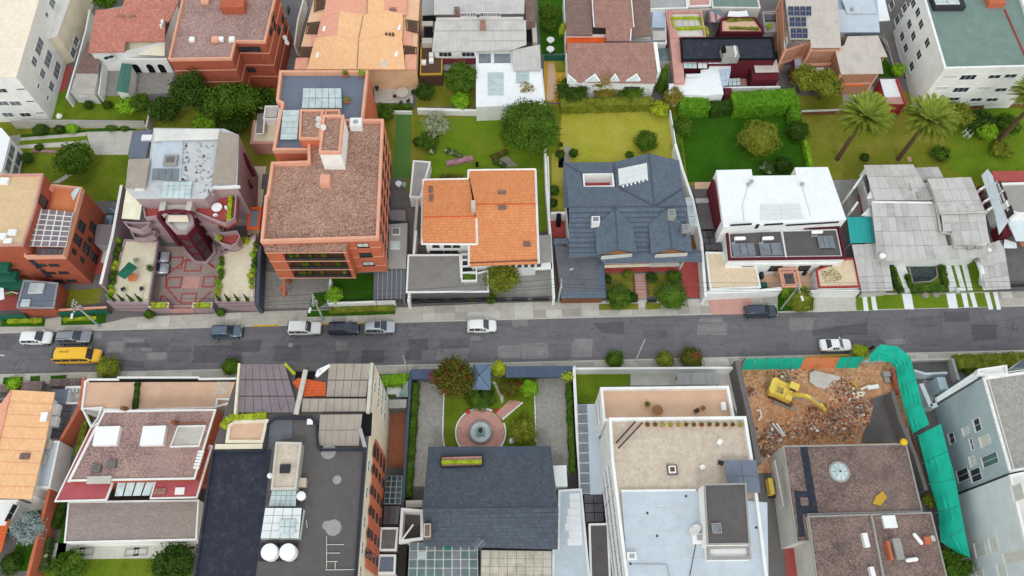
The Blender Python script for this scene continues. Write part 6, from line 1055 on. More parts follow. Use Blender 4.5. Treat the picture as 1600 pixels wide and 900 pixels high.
for k,(x0,x1,y0,y1) in enumerate([(405,428,655,685),(410,448,715,745),(655,680,635,662)]):one('patio_box',['dark box at the top of the tan court','green crate at the bottom of the tan court','dark box right of the pink pergola'][k],'box',MB().prism(boxrect(x0,y0,x1,y1,.9),.03,.9,True,True),['dark_steel','green_paint','dark_frame'][k])
lowwall('white front wall left of the entrance of the white house',qs([(85,775),(410,765),(530,752)],2.2),2.2,'white',.5);lowwall('white front wall right of the entrance of the white house',qs([(700,768),(990,765)],2.0),2.0,'white',.3)
flat('service_passage',qs([(10,180),(120,170),(190,530),(90,535)]),.05,'dark_concrete');o=T('passage_roof','dark grey roof over the passage left of the white house','roof',p(90,350,0));C4=[p(55,405,2.4),p(148,405,2.4),p(118,175,2.4),p(15,178,2.4)];panes(o,*C4,1,3,.03,'felt','roof_sheet',.08);C4=[p(85,530,2.3),p(190,528,2.3),p(150,412,2.3),p(62,415,2.3)];panes(o,*C4,3,3,.08,'glass_smoke','glass_panel',.05);bp(o,'beam',25,225,122,248,2.6,.3,'grey_render');flat('tan_patio',qs([(20,130),(125,130),(125,168),(20,172)]),.04,'tan')
# --- grey sheet roofed bungalow
F(1310,250,290/1044);o=T('grey_sheet_bungalow','rambling bungalow with many grey fibre cement sheet roofs','house',p(480,350,0));rnd=random.Random(2)
def sheets(C4,nu,nv,th=.07,mats=('corr','corr','corr_b')):panes(o,*C4,nu,nv,.025,'corr','roof_sheet',th,0,mats,rnd)
sheets([p(205,228,5.2),p(540,225,5.2),p(420,24,6.0),p(142,28,6.0)],6,3);sheets([p(410,128,5.0),p(592,98,5.0),p(560,38,5.2),p(355,45,5.2)],4,1);sheets([p(580,302,5.9),p(828,292,5.9),p(745,95,6.5),p(500,105,6.5)],5,3);sheets([p(590,402,5.2),p(840,400,5.2),p(826,300,5.6),p(578,308,5.6)],5,2);sheets([p(652,475,4.9),p(855,472,4.9),p(838,395,5.3),p(635,400,5.3)],4,1);sheets([p(222,568,4.0),p(640,560,4.0),p(548,238,5.2),p(185,240,5.2)],9,4);sheets([p(630,560,4.0),p(825,548,4.0),p(850,478,4.3),p(610,480,4.3)],4,1)
sheets([p(130,745,2.5),p(308,735,2.5),p(282,568,2.9),p(95,570,2.9)],4,2);sheets([p(95,572,2.9),p(225,572,2.9),p(205,470,3.1),p(75,475,3.1)],4,1);sheets([p(832,732,2.6),p(970,725,2.6),p(935,500,3.2),p(790,545,3.2)],4,3);sheets([p(790,545,3.25),p(935,505,3.25),p(905,452,3.4),p(848,470,3.4)],3,1)
for P_,z in (([(215,545),(640,540),(820,530),(840,300),(745,110),(520,120),(410,60),(150,60),(190,235)],3.8),):wb=walls(o,P_,z,'white',ins=.3)
part('upper_wall',MB().prism(inset(qs([(505,110),(745,100),(828,290),(580,300)],5.8),.1),3.5,5.75),'white',o);part('upper_wall',MB().prism(inset(qs([(145,35),(350,30),(500,130),(535,222),(205,224)],5.2),.15),3,5.1),'white',o);part('upper_wall',MB().prism(inset(qs([(585,310),(825,302),(850,470),(655,473),(640,400),(595,398)],4.9),.1),3,4.75),'white',o)
part('roof_capping',MB().tube([p(190,236,5.3),p(525,240,5.3)],.16,5),'white',o)
for L2 in ([(500,130,5.5),(545,230,5.3),(575,400,5.0)],[(580,405,5.0),(635,418,5.0),(655,490,4.5),(720,490,4.5)],[(575,300,6.0),(700,298,6.0),(828,290,6.0)]):part('gutter',MB().tube([p(*a) for a in L2],.15,5),'pale_concrete',o)
for x0,y0,x1,y1 in ((390,115,415,170),(440,180,470,212),(725,485,765,498),(770,480,815,492)):bp(o,'roof_vent',x0,y0,x1,y1,5.6,.5,'concrete')
part('roof_tank',MB().lathe(p(242,545,4.2),[(.3,0),(.45,.1),(.45,.5),(.2,.65)],10),'plastic_white',o);part('antenna',MB().tube([p(720,270,6.1),p(760,245,6.9)],.04,5).tube([p(700,245,6.6),p(745,285,6.6)],.03,5),'steel',o)
gw=T('side_gable_porch','white gabled porch walls with dark grilled windows at the left side of the bungalow','porch',p(140,200,0));a,c=q(90,160,4),q(205,215,4)
for (x0,y0,x1,y1,z) in ((85,160,152,65,4.6),(75,285,110,235,3.4)):part('wall',MB().wall(q(x0,y0,z),q(x1,y1,z),0,z,.3),'white',gw);Bq=Bld();Bq.o=gw;A_,C_=q(x1,y1,z),q(x0,y0,z);window(Bq,A_,C_,math.dist(A_,C_)*.55,z-1.3,1.6,1.4,frame='dark_frame',bars=4)
part('gable_roof',MB().slab([p(160,215,4.8),p(208,215,4.8),p(190,160,5.2)],.2),'white',gw);part('gable_roof',MB().slab([p(130,310,3.8),p(185,315,3.8),p(178,262,4.2)],.2),'white',gw);part('window',MB().slab([p(140,100,5.0),p(158,80,5.3),p(186,160,4.6),p(165,190,4.3)],.1),'glass_smoke',gw);flat('red_patio',qs([(105,195),(160,200),(165,290),(130,310)]),.05,'red_floor')
tr=T('teal_carport','bright teal sheet carport roof beside the bungalow','carport',p(130,460,0));C4=[p(68,468,3.3),p(206,465,3.3),p(186,318,3.6),p(48,321,3.6)];panes(tr,*C4,4,1,.015,'teal_sheet','roof_sheet',.05);
for a in inset([a[:2] for a in C4],.2):part('post',MB().box(a[0]-.05,a[1]-.05,0,a[0]+.05,a[1]+.05,3.2),'steel',tr)
flat('front_lawn',qs([(285,560),(830,560),(850,745),(315,750)]),.03,'lawn_fresh');
for pts in ([(312,570),(365,568),(428,742),(375,748)],[(580,568),(625,568),(672,738),(625,742)],[(645,580),(672,578),(718,738),(690,740)],[(690,580),(720,578),(755,735),(728,738)]):flat('drive_strip',qs(pts),.06,'white_roof')
flat('pond',qs([(385,590),(548,575),(560,660),(520,690),(412,700)]),.05,'glass');part('pond_kerb',MB().ring(qs([(385,590),(548,575),(560,660),(520,690),(412,700)]),.25,.0,.25),'stone',None);bpy.context.scene.collection.objects[-1]['kind']='structure'
hedge('clipped hedge along the front of the bungalow pond',[(420,722),(620,715)],1.0,1.0,'leaf_mid',1200);hedge('clipped hedge right of the bungalow pond',[(585,590),(612,700)],.8,.9,'leaf_mid',900);hedge('clipped hedge left of the white drive',[(300,590),(325,690),(365,738)],.7,.8,'leaf_dark',900);hedge('clipped hedge left of the bungalow pond',[(392,640),(412,710)],.5,.7,'leaf_mid',500)
for k,(x,y) in enumerate([(385,578),(628,572),(740,568),(775,570)]):part('arch_column',MB().lathe(p(x,y,0),[(.3,0),(.3,.2),(.2,.3),(.2,3.2),(.35,3.6)],12),'white',o)
one('curved_arch_wall','white curved arch wall beside the right drive','wall',MB().tube([p(790,580,2.6),p(805,620,2.9),p(815,670,2.2),p(825,725,.8)],.35,8).tube([p(800,700,0),p(805,640,2)],.3,8),'white');
for k,(x,y) in enumerate([(487,760),(547,755)]):one('round_stone',f'pale round stone on the verge before the pond, {["left", "right"][k]} of two','stone',MB().lathe(p(x,y,.14),[(.55,0),(.6,.1),(.4,.3),(.1,.38)],12),'stone','round stones on the verge')
for k,(x,y) in enumerate([(418,735),(668,735)]):one('gate_stone',f'white gate bollard {["left", "right"][k]} of the pond','bollard',MB().lathe(p(x,y,.05),[(.35,0),(.35,.5),(.2,.7)],10),'white')
lowwall('low pale front wall of the bungalow',qs([(130,752),(265,742)],1.2),1.2,'pale_concrete',.3)
# --- house cut by the right edge
b=bld('right_edge_house','white house with dark red windows cut by the right edge','house',qs([(905,130),(960,280),(1010,300),(1200,300),(1200,120)],5.0),5.0,'white','concrete',.4,'white');F(1310,250,290/1044);wpx(b,'L',[(905,155),(930,210),(965,290)],1.5,1.4,frame='maroon');rf(b.o,'rear_roof',[(862,62,4.5),(1200,58,4.5),(1200,122,4.5),(885,122,4.5)],'red_floor',.2);rf(b.o,'lean_roof',[(840,50,4.2),(805,85,3.2),(880,300,3.2),(905,420,3.0),(960,340,4.2),(900,130,4.6)],'bluegrey_light',.12)
for y0,x0 in ((150,800),(215,830),(265,845)):part('buttress',MB().wall(q(x0-10,y0+20,3),q(x0+80,y0-40,4),0,3.2,.3),'white',b.o)
bp(b.o,'glazed_bay',790,145,822,180,2.6,2.5,'maroon');bp(b.o,'glazed_bay',815,210,848,250,2.6,2.5,'maroon');bp(b.o,'glazed_bay',905,360,975,420,2.6,2.5,'maroon');rf(b.o,'porch_roof',[(955,350,3.0),(1025,275,3.2),(1200,300,3.2),(1200,460,3.0),(1000,455,3.0)],'bluegrey_light',.12)
flat('yard',qs([(900,470),(1200,460),(1200,740),(960,720)]),.03,'dark_concrete');o=T('garden_steps','grey garden steps between the bungalow and the right edge house','steps',p(910,480,0))
for k in range(5):part('step',MB().prism(boxrect(890,445+k*9,928,455+k*9,.9-.17*k),0,.9-.17*k),'concrete',o)
one('white_slab_roof','small white slab roof right of the garden steps','roof',MB().slab([p(930,495,1.6),p(1005,495,1.6),p(1000,465,1.6),p(935,445,1.6)],.12),'white_roof');flat('orange_step',qs([(1015,465),(1100,455),(1100,490),(1030,490)]),.12,'orange_tilefloor');lowwall('dark front railing of the right edge yard',qs([(970,700),(1200,690)],1.0),1.0,'dark_steel',.1,name='front_railing',cat='fence')
#==================================================================lots along the south side of the street
K5=400/1059
def S5():F(0,560,K5)
def S6():F(400,560,K5)
def S7():F(800,560,K5)
def S8():F(1200,560,K5)
# --- peach tiled house,bottom left
S5();o=T('peach_tiled_house','house with pale peach tiled roof at the left edge below the street','house',p(60,380,0))
rf(o,'roof',[(45,130,6.4),(226,140,5.2),(190,335,5.2),(130,582,5.2),(-60,577,6.4)],'peach_tile',.2);rf(o,'roof',[(45,130,6.4),(-60,577,6.4),(-260,577,5),(-200,200,5),(5,185,5.6)],'pink_tile',.2);walls(o,[(40,150),(215,155),(125,570),(-200,570),(-150,200)],4.8,'white',ins=.2);part('ridge',MB().tube([p(45,130,6.48),p(-60,577,6.48)],.1,5),'pink_tile',o)
for k in range(1,9):part('tile_rib',MB().tube([p(45-105*k/9,130+447*k/9,6.42),p(226-96*k/9,140+442*k/9,5.24)],.035,4),'pink_tile',o)
for x0,x1 in ((8,50),(85,115)):bp(o,'roof_vent',x0,392,x1,416,5.9,.25,'brown_tile_dark')
bp(o,'skylight',172,222,190,258,5.7,.35,'plastic_white');b=bld('','','',qs([(118,532),(205,536),(246,342),(190,340),(150,420)],3.6),3.6,'white','pale_blue',.1,'white',root=o,wname='annexe_wall',rname='annexe_roof');
for x0,y0,x1,y1 in ((115,392,152,422),(150,400,180,432),(165,338,205,370),(140,345,165,400)):bp(o,'roof_duct',x0,y0,x1,y1,4.2,.6,'pale_concrete')
for x0,y0,x1,y1 in ((215,190,235,235),(205,240,230,280)):bp(o,'window_hood',x0,y0,x1,y1,3.6,1,'white')
g=T('dark_glass_patio_roof','dark glass patio roof between the peach house and the orange wall','canopy',p(260,260,0));C4=[p(195,332,2.8),p(252,332,2.8),p(318,192,2.8),p(235,190,2.8)];panes(g,*C4,4,5,.06,'glass_smoke','pane',.05);part('frame',MB().ring([a[:2] for a in C4],.12,0,2.7),'white',g);b=bld('slate_porch','small flat slate porch roof beside the peach house','porch',qs([(222,185),(270,185),(280,128),(215,130)],2.8),2.8,'white','slate_flat');S5();o=T('white_gate_frame','white gate frame on the street side of the peach house','gate',p(300,185,0));part('frame',MB().ring(boxrect(272,115,335,188,2.4),.25,0,2.4),'white',o);part('panel',MB().prism(inset(boxrect(272,115,335,188,2.4),.25),1.0,1.05,True,True),'offwhite',o)
for x in (285,300,315):part('picket',MB().wall(q(x,118,2.4),q(x,138,2.4),.5,2.3,.08),'white',o)
lowwall('long orange brick boundary wall left of the brown roofed house',qs([(347,80),(328,205),(252,335),(215,500),(115,900)],3.0),3.0,'brick_orange',.3,cap='terracotta');flat('side_garden',qs([(345,240),(385,235),(300,560),(260,900),(215,900)]),.03,'lawn_deep')
for k,(x0,y0,x1,y1) in enumerate([(95,95,168,135),(208,85,335,112),(0,108,40,138)]):one('brick_planter',['dark brick planter second along the front of the peach house','long dark brick planter beside the white gate frame','dark brick planter at the left edge of the street front'][k],'planter',MB().prism(boxrect(x0,y0,x1,y1,.8),0,.8),'gravel_dark')
for pts in ([(15,78),(95,76),(90,105),(10,108)],[(125,74),(166,72),(164,94),(125,96)],[(210,72),(275,68),(272,88),(208,92)]):verge((0,560,K5),[pts],'lawn_deep',.15)
S5();bush('bright round shrub on the verge before the peach house',60,104,1.1,1.4,'leaf_bright',700);flat('tile_patio',qs([(75,580),(200,560),(190,620),(120,640),(95,735),(50,735)]),.03,'pale_concrete');flat('lawn',qs([(100,635),(175,630),(160,880),(40,880)]),.03,'lawn_deep');tree('large blue grey spruce beside the orange wall',133,705,2.0,2.2,2.4,'leaf_spruce',2600,.13);bush('dark bush at the lower left lawn edge',45,850,1.4,1.6,'leaf_dark',900);bush('small bush by the dark planter bench',42,705,.5,1.0,'leaf_mid',250)
b=bld('white_left_wing','white wing with dark windows cut by the left edge','building',qs([(-150,690),(20,690),(75,585),(-150,585)],3.0),3.0,'white','white');S5();rf(b.o,'tile_roof',[(-150,860,2.6),(5,800,2.6),(40,665,3.0),(-150,680,3.0)],'red_orange_tile',.12);one('dark_bench','dark planter bench on the tile patio','bench',MB().prism(boxrect(62,615,84,660,.5),0,.5),'green_paint');wpx(b,'R',[(45,640)],2.2,1.2)
flat('lawn',qs([(195,830),(800,820),(790,960),(150,960)]),.02,'lawn');hedge('white flowered hedge along the orange wall',[(185,740),(160,880)],1.4,1.3,'leaf_flower',1500,.1);tree('dark bush on the bottom left lawn',280,870,2.4,1.4,1.3,'leaf_mid',1800,.14);tree('dark spreading tree at the right of the bottom left lawn',720,850,2.8,2.0,1.8,'leaf_dark',2600,.14);hedge('olive side hedge by the orange wall',[(355,235),(318,400)],.9,.9,'leaf_olive',900);hedge('dark shrubs along the foot of the orange wall',[(265,590),(215,700)],1.0,1.0,'leaf_dark',900)
# --- brown roofed house
S5();R=bld('brown_roofed_house','house with white edged brown roof and two white skylights','house',qs([(283,507),(805,498),(893,210),(430,217)],6.6),6.6,'brick','gravel_pink',.2,'white',pth=.18)
for x0,y0,x1,y1 in ((398,282,481,357),(592,280,673,357)):bp(R.o,'skylight',x0,y0,x1,y1,7.1,.7,'plastic_white')
part('roof_void',MB().prism(qs([(705,365),(822,362),(850,278),(735,280)],6.5),6.42,6.45),'pale_concrete',R.o);part('void_rim',MB().ring(qs([(702,367),(824,364),(852,276),(735,278)],6.7),.15,6.4,6.75),'white',R.o);part('copper_beam',MB().tube([p(735,268,7),p(852,265,7)],.1,6),'umber',R.o)
for x,y in ((510,210),(720,268)):part('chimney',MB().tube([p(x+15,y,6.4),p(x-5,y-5,7.4)],.3,10),'umber',R.o)
for x0,y0,x1,y1 in ((380,440,412,470),(442,420,475,452)):bp(R.o,'roof_hatch',x0,y0,x1,y1,6.8,.4,'dark_concrete')
bp(R.o,'roof_fitting',362,488,455,515,6.8,.4,'pale_concrete')
for k in range(6):bp(R.o,'roof_slot',800+k*4,446-k*13,822+k*4,455-k*13,6.65,.3,'plastic_white')
for pts in ([(228,592),(440,586),(470,508),(285,508),(405,265),(375,290)],[(622,580),(815,576),(878,362),(865,360),(800,500),(645,502)]):pp=qs(pts,5.2);part('rose_roof',MB().prism(pp,5.0,5.2,True,True),'rose_roof',R.o);part('rose_trim',MB().ring(pp,.12,5.0,5.32,.05),'white',R.o)
C4=[p(470,575,4.4),p(618,572,4.4),p(645,505,5.2),p(485,508,5.2)];panes(R.o,*C4,4,1,.16,'glass_pale','sloped_window',.06);bp(R.o,'roof_hatch',640,538,682,562,5.4,.3,'brown_tile');bp(R.o,'roof_hatch',726,534,760,562,5.4,.3,'plastic_white')
t=bld('','','',qs([(265,762),(812,750),(822,585),(282,592)],3.4),3.4,'white','terrace_paver',.15,'white',root=R.o,wname='lower_wall',rname='lower_roof',pth=.15);S5();pt=flat('rear_patio',qs([(218,765),(815,752),(805,825),(205,832)]),.03,'pale_concrete')
for x in (320,358,545,583,775,810):part('grey_frame',MB().ring(boxrect(x-27,778+(x % 3)*3,x+27,812+(x % 3)*3,.05),.25,.02,.045),'concrete',pt)
f1=bld('','','',qs([(335,212),(350,95),(365,84),(485,84),(487,76),(822,76),(825,82),(985,80),(972,178),(890,205),(560,215)],3.2),3.2,'white','tan',.35,'white',root=R.o,wname='terrace_wall',rname='front_terrace',pth=.2);S5();part('gutter_strip',MB().wall(q(368,90,3),q(975,88,3),2.8,2.9,.5),'black',R.o);hedge('hedge dividing the tan front terrace',[(567,98),(555,208)],.6,.5,'leaf_dark',500,.09,z0=2.85);part('tan_panel',MB().prism(boxrect(898,95,940,150,2.9),2.86,2.9),'tan_terrace',R.o)
for pts in ([(335,205),(425,200),(405,250),(375,290)],[(888,205),(895,165),(972,165),(970,180)]):part('corner_frame',MB().ring(qs(pts,3.5),.2,2.9,3.5),'white',R.o)
pass
# --- tall dark roofed building
F(0,0,1);H=bld('dark_roofed_building','tall building with dark felt roof and red panelled side wall','building',qs([(300,915),(332,702),(377,569),(585,567.5),(557,915)],15.5),15.5,'cream','felt')
pp=qs([(301,912),(331,703),(408,703),(414,696),(417,662),(428,652),(487,651),(496,661),(498,696),(502,701),(571,700),(556,912)],16.0);part('felt_roof',MB().prism(pp,15.5,15.7),'felt',H.o);part('parapet',MB().ring(pp,.25,15.6,16.05),'membrane',H.o);pp=qs([(304,908),(334,706),(424,702),(412,800),(398,908)],15.75);part('membrane_roof',MB().prism(pp,15.7,15.76),'membrane',H.o)
F(0,0,1);pp=qs([(352,692),(356,664),(366,657),(420,655),(411,692)],15.9);part('tan_terrace_floor',MB().prism(pp,15.5,15.62),'tan',H.o);part('cream_rim',MB().ring(pp,.35,15.5,15.95),'cream',H.o);hedge('planting strip along the small tan roof terrace',[(347,668),(358,653),(415,649)],.8,.5,'leaf_yellow',500,.1,z0=15.5);part('cream_ledge',MB().wall(q(336,698,15.9),q(410,697,15.9),15.5,15.9,.6),'cream',H.o)
S6();P_=qs([(35,362),(42,265),(70,245),(150,248),(150,330),(80,340),(60,365)],15.85);part('felt_patch',MB().prism(P_,15.7,15.78),'sheet_slate',H.o)
bp(H.o,'roof_hatch',212,250,234,272,16.0,.2,'plastic_white')
b2=bld('','','',qs([(62,542),(165,540),(187,348),(82,346)],17.4),17.4,'concrete','tan_terrace',.2,'pale_concrete',root=H.o,wname='bulkhead',rname='bulkhead_roof');S6();bp(H.o,'roof_hatch',100,438,138,472,17.5,.4,'dark_steel');bp(H.o,'roof_box',168,495,203,530,16.5,.8,'tan_terrace');part('roof_fan',MB().lathe(p(190,572,16.2),[(.3,-.5),(.5,.1),(.5,.5),(.2,.6)],12),'plastic_white',H.o);part('roof_fan',MB().lathe(p(60,487,16.6),[(.15,-.8),(.3,0),(.3,.3),(.1,.4)],12),'plastic_white',H.o)
C4=[p(52,612,16.3),p(165,612,16.3),p(168,545,16.5),p(66,545,16.5)];panes(H.o,*C4,5,3,.06,'glass_pale','roof_pane',.06);C4=[p(18,745,16.6),p(178,745,16.6),p(190,618,17.2),p(38,618,17.2)];panes(H.o,*C4,4,4,.05,'poly_white','roof_pane',.06);part('rooflight_wall',MB().prism([a[:2] for a in C4],15.6,16.5,False),'poly_white',H.o);C4=[p(90,728,17.0),p(162,728,17.0),p(165,665,17.2),p(98,665,17.2)];panes(H.o,*C4,3,2,.1,'glass_pale','roof_pane',.04)
for k,(x,y) in enumerate([(54,800),(130,800)]):o=T('round_water_tank',f'white round water tank on the dark roof, {["left", "right"][k]} of two','water tank',p(x,y,15.8),'water tanks on the dark roof');part('tank',MB().lathe(p(x,y,17),[(.86,-1.2),(.88,-.1),(.86,0)],28),'plastic_white',o,True);part('lid',MB().lathe(p(x,y,17),[(.86,.002),(.84,.08),(.3,.16),(.05,.18)],28),'plastic_white',o,True);part('stand',MB().prism(boxrect(x-36,y-36,x+36,y+36,15.85),15.7,15.82,True,True),'dark_steel',o)
for a,c in (((292,770),(365,770)),((290,805),(348,805)),((290,840),(338,840)),((288,875),(415,873)),((292,735),(292,870)),((328,840),(328,872)),((208,670),(212,702))):part('pipe',MB().tube([p(*a,15.85),p(*c,15.85)],.05,5),'pale_concrete',H.o)
for k,(x,y,r) in enumerate([(300,385,.9),(335,502,.5),(320,700,.9),(292,690,.5)]):part('cement_patch',MB().lathe(p(x,y,15.7),[(r,.0),(r*.8,.02),(r*.3,.03)],9),'concrete',H.o)
C4=[p(255,362,14.6+1),p(425,362,15.6),p(440,230,16.2),p(265,232,16.2)];panes(H.o,*C4,6,2,.03,'sheet_beige','roof_sheet',.06);bp(H.o,'light_well',442,225,475,318,15.75,.3,'black');part('light_well_box',MB().wall(q(430,290,16),q(450,365,16),15.4,16.1,.4),'grey_render',H.o)  # light well is a black box in place of shaded depth
for nm,C_,nu,nv,mt in (('left',[(-85,225),(178,225),(118,22),(-68,22)],7,3,'sheet_purple'),('right',[(290,160),(455,160),(474,20),(302,20)],5,2,'sheet_beige'),('right',[(188,222),(455,220),(456,165),(192,165)],8,1,'sheet_beige')):C4=[p(C_[0][0],C_[0][1],15.8),p(C_[1][0],C_[1][1],15.8),p(C_[2][0],C_[2][1],16.3),p(C_[3][0],C_[3][1],16.3)];panes(H.o,*C4,nu,nv,.05,mt,'roof_sheet',.06)
part('side_coping',MB().wall(q(-70,20,16.4),q(-88,228,16.4),15.5,16.4,.25),'cream',H.o);part('side_coping',MB().wall(q(478,18,16.2),q(462,225,16.2),15.5,16.2,.4),'pale_concrete',H.o)
part('roof_beam',MB().tube([p(165,232,16.2),p(185,140,16.7),p(205,50,16.4)],.3,8),'pale_concrete',H.o);part('tile_roof',MB().prism(qs([(150,100),(175,80),(290,100),(288,155),(200,158)],15.7),15.5,15.72),'red_orange_tile',H.o);bp(H.o,'stair_opening',165,55,240,85,15.7,.12,'black')
for L2 in ([(120,22),(160,65)],[(250,75),(305,28)],[(250,75),(258,50)],[(258,50),(305,28)]):part('white_frame_bar',MB().tube([p(*L2[0],16.2),p(*L2[1],16.4)],.18,6),'leaf_yellow' if L2[0][0] < 200 else 'white',H.o)
rw=wl(H,'R');u0,z0_=onwall(*rw,490,335);u1,z1_=onwall(*rw,470,880);L=math.dist(*rw);dx,dy=(rw[1][0]-rw[0][0])/L,(rw[1][1]-rw[0][1])/L
ua,ub=min(u0,u1),max(u0,u1);A_=(rw[0][0]+dx*ua+dy*.1,rw[0][1]+dy*ua-dx*.1);B_=(rw[0][0]+dx*ub+dy*.1,rw[0][1]+dy*ub-dx*.1);part('red_panel',MB().wall(A_,B_,2.5,min(z0_,12.6),.3),'terracotta',H.o)
pw=Bld();pw.o=H.o;A2=(A_[0]+dy*.15,A_[1]-dx*.15);B2=(B_[0]+dy*.15,B_[1]-dx*.15);Lp=math.dist(A_,B_)
for f_ in (.1,.25,.42,.58,.75,.9):
 for z in (4.0,6.8,9.6,11.6):window(pw,A2,B2,Lp*f_,z,1.0 if f_ < .8 else 1.6,1.5 if z < 11 else 1.0,frame='dark_frame',sill=False)
for f_ in (.06,.16,.27,.4,.52,.9):wgrid(H,rw,[f_],[14.0],1.3,1.2,pane='glass_grey',sill=False)
wgrid(H,rw,[.86,.92,.97],[5,8,11],1.2,1.3,pane='glass_grey',sill=False)
# alley with brick floor and glass roofs
S6();flat('brick_alley',qs([(548,212),(615,210),(610,455),(540,450)]),.03,'brickfloor');o=T('green_glass_grid_roof','grid of dark glass panes in a pale green frame over the alley','canopy',p(570,600,0));C4=[p(528,602,2.8),p(598,602,2.8),p(606,485,2.8),p(540,485,2.8)];panes(o,*C4,3,5,.16,'glass','pane',.05);part('frame',MB().slab([(a[0],a[1],a[2]-.06) for a in C4],.06),'sage',o);part('wall',MB().prism([a[:2] for a in C4],0,2.6,False),'concrete',o)
o=T('smoked_glass_roof','smoked glass lean-to roof below the glass grid in the alley','canopy',p(560,690,0));C4=[p(525,690,2.6),p(588,688,2.6),p(598,608,2.8),p(530,608,2.8)];panes(o,*C4,3,1,.06,'glass_smoke','pane',.05);part('wall',MB().prism([a[:2] for a in C4],0,2.4,False),'concrete',o)
bld('alley_shed','stained concrete shed roof in the alley','shed',qs([(508,795),(580,795),(588,700),(515,700)],2.8),2.8,'white','dark_concrete',.1,'white');S6();bld('alley_grey_shed','pale grey shed roof at the bottom of the alley','shed',qs([(498,890),(575,890),(578,812),(508,812)],2.6),2.6,'white','slate_flat',.1,'white');S6();bld('alley_gatehouse','stained concrete gatehouse at the street end of the alley','shed',qs([(548,205),(620,203),(622,170),(550,172)],2.4),2.4,'dark_concrete','concrete');S6();hedge('clipped hedge at the street end of the alley',[(520,90),(632,84)],1.6,1.1,'leaf_bright',1100);flat('white_steps',qs([(540,115),(602,113),(600,160),(545,160)]),.1,'white');one('sage_gate','sage green sloping gate panel beside the white steps','gate',MB().slab([p(590,160,.6),p(628,160,1.8),p(630,92,1.8),p(612,100,.8)],.1),'sage');flat('green_mat',qs([(545,150),(580,150),(580,162),(545,162)]),.15,'leaf_mid')
# --- fountain house
F(620,560,.2);lowwall('dark fence along the left side of the fountain garden',qs([(110,95),(85,480),(60,900),(40,1250)],2.4),2.4,'slate_trim',.35);lowwall('dark fence along the right side of the fountain garden',qs([(1383,60),(1410,600),(1430,900),(1440,1150)],2.4),2.4,'slate_trim',.3,cap='white')
for lb,C_ in (('left',[(120,165),(300,160),(300,82),(108,85)]),('right',[(850,150),(1340,145),(1380,58),(855,62)])):o=T('slate_carport',f'{lb} street side carport with blue grey ribbed roof','carport',p(*C_[0],0));C4=[p(C_[0][0],C_[0][1],2.4),p(C_[1][0],C_[1][1],2.4),p(C_[2][0],C_[2][1],2.9),p(C_[3][0],C_[3][1],2.9)];panes(o,*C4,4 if lb=='left' else 9,1,.01,'sheet_bluegrey','roof_sheet',.08);part('gate_wall',MB().wall(C4[2][:2],C4[3][:2],0,2.7,.15),'slate_trim',o)
flat('driveway',qs([(160,165),(375,230),(365,690),(245,720),(230,1000),(80,1000)]),.03,'paver_grey');flat('driveway',qs([(1085,160),(1345,150),(1365,880),(1200,880),(1200,690),(1090,690)]),.03,'paver_grey');flat('lawn',qs([(375,230),(740,150),(850,150),(1080,160),(1085,690),(370,700)]),.04,'lawn')
for L2 in ([(370,250),(362,450),(358,600),(372,690)],[(1075,240),(1082,450),(1086,660)]):
 for k in range(len(L2)-1):
  for j in range(5):a,c=lerp(L2[k],L2[k+1],j/5),lerp(L2[k],L2[k+1],(j+.92)/5);part('edging_stone',MB().wall(q(*a),q(*c),0,.18,.16),'white',[x for x in COL.objects if x.name.startswith('driveway')][-1])
o=T('garden_fountain','round stone fountain with square pedestal in the pink paved circle','fountain',p(655,575,0));cx,cy,_=p(655,575,.3);pk=struct('paved_circle',MB().lathe((cx,cy,0),[(3.25,0),(3.25,.07),(.1,.07)],48),'paver_pink')
part('basin_wall',MB().ring([(cx+1.62*math.cos(t*math.pi/18),cy+1.62*math.sin(t*math.pi/18)) for t in range(36)],.22,.05,.5),'stone',o);part('water',MB().lathe((cx,cy,0),[(1.4,.2),(1.4,.34),(.1,.34)],36),'water',o);part('pedestal',MB().box(cx-.6,cy-.6,.3,cx+.6,cy+.6,.55).box(cx-.4,cy-.4,.55,cx+.4,cy+.4,.8),'sage',o);part('spout',MB().lathe((cx,cy,.8),[(.3,0),(.12,.1),(.1,.5),(.3,.62),(.08,.7),(.05,.9)],12),'dark_steel',o)
for k in range(44):
 t=2*math.pi*k/44
 if not .35 < t < 1.1:part('edging_stone',MB().obox((cx+3.4*math.cos(t),cy+3.4*math.sin(t)),.44,.2,0,.28,t+math.pi/2),'white',pk)
flat('pink_path',qs([(770,430),(830,480),(990,345),(930,330),(880,330)]),.08,'paver_pink');flat('garden_path',qs([(745,180),(770,185),(835,300),(830,350),(815,350),(805,300)]),.06,'pale_concrete')
for j in range(8):a,c=lerp((825,480),(985,345),j/8),lerp((825,480),(985,345),(j+.9)/8);part('edging_stone',MB().wall(q(*a),q(*c),0,.25,.2),'white',pk)
o=T('blue_gazebo','small gazebo with blue grey pyramid roof by the street','gazebo',p(660,150,0));base=[p(565,245,2.5),p(735,245,2.5),p(728,45,2.5),p(600,45,2.5)];ap=p(645,130,3.5)
for k in range(4):part('roof_slope',MB().slab([base[k],base[(k+1) % 4],ap],.06),'gazebo',o);part('hip',MB().tube([base[k],ap],.05,5),'slate_trim',o);part('post',MB().box(base[k][0]-.06+(.2 if k in (0,3) else -.2),base[k][1]-.06+(.2 if k < 2 else -.2),0,base[k][0]+.06+(.2 if k in (0,3) else -.2),base[k][1]+.06+(.2 if k < 2 else -.2),2.45),'dark_wood',o)
